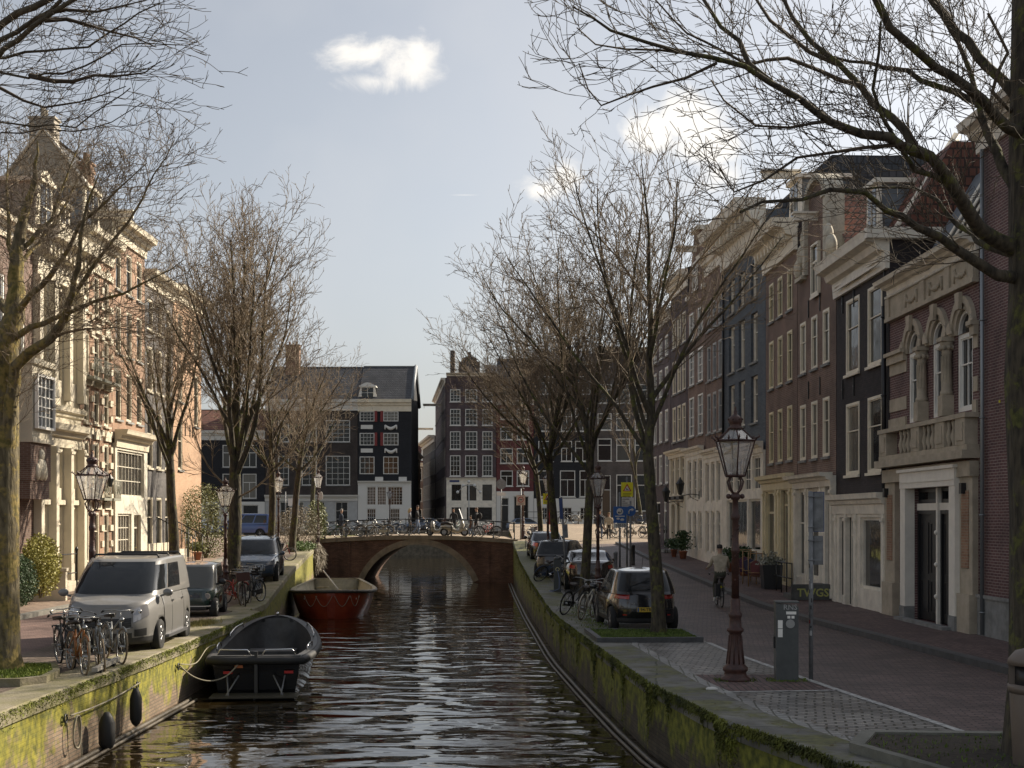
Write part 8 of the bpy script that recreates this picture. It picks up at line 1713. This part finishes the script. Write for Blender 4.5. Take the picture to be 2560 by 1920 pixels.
# couple on the square
l1, l2 = walk(); Xc = (1504-1280)*87.5/3500; zc_ = gP(Xc, 87.5)
jean = cloth('jeans', (.12, .16, .24)); blackc = cloth('black', (.02, .02, .022)); navy = cloth('navy', (.03, .04, .06)); brown = cloth('brown', (.10, .06, .04)); grey_c = cloth('grey', (.16, .16, .17)); furc = cloth('fur', (.42, .37, .28))
person('man in a dark jacket and blue jeans beside a woman in a pale fur coat', (Xc-.12, 87.5, zc_), R(200), 1.82, navy, jean, None, (.05, .03, .02), legL=l1, legR=l2)
person('woman in a pale fur coat and black leggings beside the man in jeans', (Xc+.45, 87.4, zc_), R(170), 1.66, furc, blackc, shoe_dark, (.25, .17, .09), legL=l2 and ((-.1, .2, .5), (-.1, .16, .1), (-.11, .3, .05)), legR=((.1, 0, .5), (.1, -.2, .12), (.11, -.08, .05)), long_hair=True, bulky=1.25)
def bp_(x, Y=90.0): return ((x-1280)*Y/3500, Y, btop((x-1280)*Y/3500)-.03)
person('fair haired woman in a grey coat on the bridge beside a tall man in black', bp_(1024), R(-80), 1.68, grey_c, blackc, None, (.45, .36, .2), legL=l1, legR=l2, long_hair=True)
person('tall man in a black jacket striding over the bridge beside the fair haired woman', bp_(1043), R(-95), 1.85, blackc, jean, None, (.05, .03, .02), legL=l1, legR=l2, armR=((.25, .12, -.25), (.22, .36, -.33)))
person('man in black with a backpack walking away over the bridge near the right end', bp_(1192), R(70), 1.82, blackc, grey_c, None, (.12, .07, .04), legL=l1, legR=l2)
person('child in a brown jacket beside the man with the backpack', bp_(1177), R(80), 1.3, brown, jean, None, (.06, .04, .02), legL=l1, legR=l2)
person('grey haired man in a dark coat behind the bicycles at the left bridge end', bp_(853, 89), R(-60), 1.78, navy, blackc, None, (.3, .28, .25))
person('person in black seen just behind the windshield of the scooter', bp_(1134, 95), R(180), 1.75, blackc, blackc, None, (.03, .02, .02))
b = MB(); b.smooth = True; b.ball((0, 0, 0), .17, 10, 8, (.85, .55, 1.25)); o = b.build('backpack', blackc); p_ = bp_(1192); o.location = (p_[0]+.20, p_[1]-.08, p_[2]+1.32); tag(o, 'black backpack worn by the man in black on the bridge', 'backpack')

# ================================================================ plants
def leafmat(n, a, b_): return mat('leaf_'+n, a, .6, col2=b_, vscale=4)
def bush(name, label, c, rad, n, ls, m, seed, stems=8, stem_m=None, shell=.55, spiky=0, drop=0):
    r = thing(name, label, 'bush' if 'bush' in name or 'hedge' in name or 'shrub' in name else 'plant', c); rr = random.Random(seed); V = []; F = []
    clumps = [Vector((rr.gauss(0, .5), rr.gauss(0, .5), rr.uniform(-.6, .9))) for _ in range(14)]
    for i in range(n):
        for _t in range(20):
            p = Vector((rr.uniform(-1, 1), rr.uniform(-1, 1), rr.uniform(-1, 1))); d = p.length
            if d <= 1 and d > shell*rr.random()**.4 and (min((p-q).length for q in clumps) < .62 or rr.random() < .12): break
        p = Vector((p.x*rad[0], p.y*rad[1], rad[2]*(1+p.z))); a, t = rr.uniform(0, 6.28), rr.uniform(-1.0, 1.2); u_ = Vector((math.cos(a)*math.cos(t), math.sin(a)*math.cos(t), math.sin(t)-drop)); w_ = u_.orthogonal().normalized()
        s_ = ls*rr.uniform(.6, 1.3); i0 = len(V)
        V += [p, p+u_*s_*.5+w_*s_*(.35 if not spiky else .06), p+u_*s_, p+u_*s_*.5-w_*s_*(.35 if not spiky else .06)]; F.append((i0, i0+1, i0+2, i0+3))
    b = MB(); b.add(V, F); b.build('foliage', m, r, recalc=False)
    b = MB()
    for k in range(stems):
        a = rr.uniform(0, 6.28); e = Vector((math.cos(a)*rad[0]*.6, math.sin(a)*rad[1]*.6, rad[2]*rr.uniform(1, 1.8))); b.tube([(0, 0, 0), e*.5+Vector((rr.gauss(0, .05), rr.gauss(0, .05), .1)), e], [.03, .02, .008], 4)
    b.build('stems', stem_m or bark, r); return r
green_l = leafmat('green', (.02, .045, .012), (.06, .11, .03)); yell_l = leafmat('yellow', (.22, .20, .03), (.42, .38, .08)); olive_l = leafmat('olive', (.08, .10, .02), (.22, .22, .06)); brown_l = leafmat('brown', (.12, .09, .05), (.24, .19, .11)); pot_m = mat('terracotta', (.26, .10, .055), .8, var=.2)
bush('hedge_bush', 'dense dark green clipped bush beside the lichened tree, in front of the cream house', (-14.7, 41.3, 1.3), (.72, .8, .82), 9500, .055, green_l, 61)
bush('yellow_shrub', 'yellow green leafy shrub spilling over the dark bush', (-14.35, 42.6, 1.55), (.62, .6, .98), 4800, .08, yell_l, 62, shell=.2)
bush('climbing_shrub', 'tall loose yellow green climber in front of the orange brick house', (-15.0, 68.5, 1.9), (1.5, 1.3, 1.9), 7500, .075, olive_l, 63, shell=.1, stems=16)
bush('garden_shrub', 'tangled brown and green shrubs on the quay before the bridge', (-12.6, 82.3, 2.1), (1.5, 1.2, 1.3), 6500, .065, brown_l, 64, shell=.1, stems=14)
bush('garden_shrub', 'yellow green shrub by the lamp post with the oval plate', (-12.0, 86.0, 2.4), (.7, .7, 1.35), 2200, .10, olive_l, 65, shell=.1)
r = bush('hanging_shrub', 'shaggy brown hanging shrub spilling down the wall at the left bridge corner', (-11.75, 83.7, .95), (.55, .8, .78), 6000, .26, brown_l, 66, shell=.5, spiky=1, drop=.9)
bush('garden_shrub', 'low green plants at the foot of the hanging shrub', (-12.1, 80.2, 2.05), (.9, .6, .3), 1200, .09, leafmat('fresh', (.06, .12, .02), (.16, .24, .05)), 67, shell=.1)
def potted(label, x, y, z, h, m, seed, pr=.2):
    r = thing('potted_plant', label, 'potted plant', (x, y, z)); b = MB(); b.lathe([(pr*.7, 0), (pr, .32), (pr*1.12, .33), (pr*1.12, .39), (pr*.9, .39)], 14); b.build('pot', pot_m, r)
    rr = random.Random(seed); V = []; F = []
    for i in range(700):
        a = rr.uniform(0, 6.28); d = abs(rr.gauss(0, .22)); p = Vector((d*math.cos(a), d*math.sin(a), .4+rr.uniform(.05, h))); u_ = Vector((rr.gauss(0, 1), rr.gauss(0, 1), rr.gauss(.3, .6))).normalized()*.12; w_ = u_.orthogonal()*.3; i0 = len(V); V += [p, p+u_*.5+w_, p+u_, p+u_*.5-w_]; F.append((i0, i0+1, i0+2, i0+3))
    b = MB(); b.add(V, F); b.build('foliage', m, r, recalc=False); b = MB()
    for k in range(6): a = k*1.05; b.tube([(0, 0, .35), (.1*math.cos(a), .1*math.sin(a), .4+h*.8)], [.015, .006], 4)
    b.build('stems', bark, r); return r
pz = lambda y: gR(y)+.12
potted('tall plant in a terracotta pot by the scrolled iron steps', hR(70)-.75, 69.6, pz(70), .95, green_l, 71); potted('small spiky plant in a pot left of the tall potted plant', hR(72)-.9, 71.2, pz(71), .5, green_l, 72, .16); potted('bushy plant in a pot beside the big shop window', hR(57.5)-.5, 57.2, pz(57), .75, green_l, 73, .25); potted('dark leafy pot plant against the blue grey house', hR(59.5)-.5, 59.6, pz(59), .6, green_l, 74)
# scrolled iron hand rail, stoops, clothes racks, dark tub
r = thing('iron_stair_rail', 'curly wrought iron hand rail before the plum brick house', 'railing', (hR(74)-.9, 73.6, pz(74)), R(90))
for dx in (0, 1.0):
    b = MB(); b.tube([(dx+(.34-.034*k)*math.cos(k*.75), 0, 1.2+(.34-.034*k)*math.sin(k*.75)) for k in range(10)], .018, 5); b.tube([(dx+.34, 0, 1.2), (dx+.1, 0, .6), (dx-.3, 0, .25), (dx-.6, 0, .05)], .018, 5); b.tube([(dx-.3+(.24-.024*k)*math.cos(k*.8), 0, .45+(.24-.024*k)*math.sin(k*.8)) for k in range(9)], .016, 5); b.build('scroll', iron, r)
def stoop(label, x, y0, y1, z, d, n, m=bluestone, rz=0):
    r = thing('stoop', label, 'doorstep', (x, y0, z), 0)
    for k in range(n): b = MB(); b.box(-d*(n-k)/n, .0, -.0-.0, (y1-y0), .16*k+.002*k, .16*(k+1)); b.build('step', m, r)
    return r
stoop('worn stone stoop before the plum brick house', hR(75), 74.2, 75.6, pz(75), .9, 2); st = stoop('stone stoop with yellow graffiti beside the black house door', hR(45.6)-.02, 44.9, 46.3, pz(45.5), 1.35, 3, mat('dark_step', (.09, .09, .085), .8, var=.3))
o = text('graffiti', 'TWGS', .36, mat('graffiti_yellow', (.40, .40, .12), .7), st, (-1.36, .68, .21), (R(90), R(0), R(-90)), bold=True); o.rotation_euler = (R(90), 0, R(-90))
b = MB(); b.box(-1.38, .0, -.06, -.002, .0, .50); b.build('cheek_wall', mat('dark_step', (.09, .09, .085), .8), st); o.location = (-.68, -.066, .22); o.rotation_euler = (R(90), 0, 0)
r = thing('area_railing', 'black iron railing round the sunken steps of the neck gable house', 'railing', (hR(48)-1.0, 46.6, pz(48)), R(90))
for k in range(5): b = MB(); b.tube([(.9*k-.2, 0, 0), (.9*k-.2, 0, 1.05)], .022, 6); b.build('post', iron, r)
for z_ in (1.05, .55): b = MB(); b.tube([(-.25, 0, z_), (3.5, 0, z_)], .022, 6); b.build('rail', iron, r)
rat = mat('rattan', (.33, .20, .09), .7)
def clothes_rack(label, x, y, seed, cols):
    r = thing('clothes_rack', label, 'clothes rack', (x, y, pz(y)), R(80)); rr = random.Random(seed)
    b = MB()
    for q in (-.25, .25):
        b.tube([(-.45, q, 0), (-.45, q, .8), (-.3, q, 1.1), (0, q, 1.22), (.3, q, 1.1), (.45, q, .8), (.45, q, 0)], .018, 6)
    for x_ in (-.45, .45): b.tube([(x_, -.25, .5), (x_, .25, .5)], .014, 5)
    b.tube([(0, -.25, 1.2), (0, .25, 1.2)], .016, 5); b.tube([(-.44, 0, .95), (.44, 0, .95)], .016, 5); b.build('rattan_frame', rat, r)
    for k in range(7):
        x_ = -.36+.12*k; b = MB(); w_ = rr.uniform(.16, .22); z0 = rr.uniform(.32, .45); b.prism([(-w_*.8, z0), (w_*.8, z0+.02), (w_, .84), (.03, .94), (-.03, .94), (-w_, .84)], x_-.03, x_+.03, 'x'); b.build('garment', cloth('g%d' % (cols[k % len(cols)]), [(.16, .05, .05), (.05, .05, .09), (.30, .25, .2), (.09, .04, .08), (.2, .1, .06)][cols[k % len(cols)]]), r)
    return r
clothes_rack('rattan rack hung with reddish clothes, nearest the iron railing', hR(51)-1.3, 51.2, 1, [0, 4, 2]); clothes_rack('rattan rack hung with dark clothes between the other two racks', hR(52)-1.25, 52.6, 2, [1, 3, 2]); clothes_rack('empty looking rattan rack furthest from the iron railing', hR(53)-1.2, 54.0, 3, [3, 4])
r = thing('planter_tub', 'black square tub of flowers beside the clothes racks', 'planter', (hR(49.6)-1.0, 49.9, pz(50))); b = MB(); b.prism([(-.3, 0), (.3, 0), (.36, .85), (-.36, .85)], -.33, .33); b.build('tub', black_p, r); rr = random.Random(4); V = []; F = []
for i in range(500):
    p = Vector((rr.gauss(0, .16), rr.gauss(0, .16), .85+abs(rr.gauss(0, .16)))); u_ = Vector((rr.gauss(0, 1), rr.gauss(0, 1), rr.gauss(.3, .6))).normalized()*.1; w_ = u_.orthogonal()*.4; i0 = len(V); V += [p, p+u_*.5+w_, p+u_, p+u_*.5-w_]; F.append((i0, i0+1, i0+2, i0+3))
b = MB(); b.add(V, F); b.build('foliage', leafmat('pale', (.10, .12, .07), (.4, .38, .32)), r, recalc=False)
# left stoops, walls and rails
b = MB(); b.box(0, 1.7, 0, .25, 0, 1.0); b.box(-.04, 1.74, -.04, .29, 1.0, 1.1); o = b.build('garden_wall', sun_cream); o.location = (-15.75, 43.9, 1.3); o.rotation_euler = (0, 0, R(6)); tag(o, 'low cream garden wall with a coping beside the yellow shrub', 'wall')
r = thing('stoop_railing', 'dark green iron stoop railing with ball posts before the cream house', 'railing', (-15.9, 45.6, 1.3))
for x_, y_ in ((0, 0), (.9, 0), (.9, 2.6), (0, 2.6)): b = MB(); b.lathe([(.045, 0), (.045, 1.55), (.07, 1.58), (.05, 1.64), (.02, 1.7)], 8, (x_, y_, 0)); b.build('post', iron, r)
for z_ in (1.45, .8): b = MB(); b.tube([(0, 0, z_), (.9, 0, z_), (.9, 2.6, z_)], .022, 6); b.build('rail', iron, r)
for k, (y, lab) in enumerate(((62.6, 'sloping iron stair rail by the dark grey house'), (64.6, 'second iron stair rail beside the trunk at the house steps'))):
    r = thing('stair_railing', lab, 'railing', (-15.9, y, gL(y)+.12))
    for i in range(6): b = MB(); b.tube([(.32*i, 0, 1.0-.16*i if i else 0) if 0 else (.32*i, 0, 0), (.32*i, 0, 2.1-.17*i)], .018, 5); b.build('bar', iron, r)
    b = MB(); b.tube([(0, 0, 2.1), (1.6, 0, 1.25), (1.75, 0, 1.1)], .024, 6); b.build('rail', iron, r)
stoop('pale stone stoop before the white lattice shopfront', -16.08+1.0, 59.0, 60.6, gL(60)+.12, .9, 2, sun_cream); stoop('stone stoop with steps before the dark grey house', -16.08+1.1, 62.9, 64.4, gL(63)+.12, 1.1, 4, sun_cream); stoop('cream stone stoop before the cream classical house', -16.1+1.1, 46.0, 48.4, 1.35, 1.1, 3, sun_cream)
r = thing('picnic_bench', 'weathered timber bench on the left pavement', 'bench', (-14.6, 60.5, gL(60.5)+.12), R(85)); b = MB(); b.box(-.8, .8, -.2, .2, .42, .46); b.build('seat', grey_p, r)
for x_ in (-.6, .6): b = MB(); b.prism([(-.2, 0), (.2, 0), (.05, .42), (-.05, .42)], x_-.04, x_+.04, 'x'); b.build('leg', grey_p, r)
potted('small green pot beside the timber bench', -14.9, 66.3, gL(66)+.12, .4, olive_l, 76); potted('wide terracotta bowl near the climber', -13.9, 71.0, gL(71)+.12, .3, olive_l, 77, .32)
wall_lamp_r = thing('wall_lantern', 'small black lantern on the striped house behind the nearest left lamp post', 'lantern', (-16.06, 54.2, 5.3), R(180)); wall_lamp_r.rotation_euler = (0, 0, R(180)); b = MB(); b.tube([(0, 0, .35), (-.35, 0, .45), (-.5, 0, .35)], .02, 5); b.build('bracket', iron, wall_lamp_r); b = MB(); b.lathe([(.05, -.12), (.08, -.08), (.14, .2), (.05, .32), (.02, .36)], 6, (-.5, 0, 0), False); b.build('lamp_head', iron, wall_lamp_r)
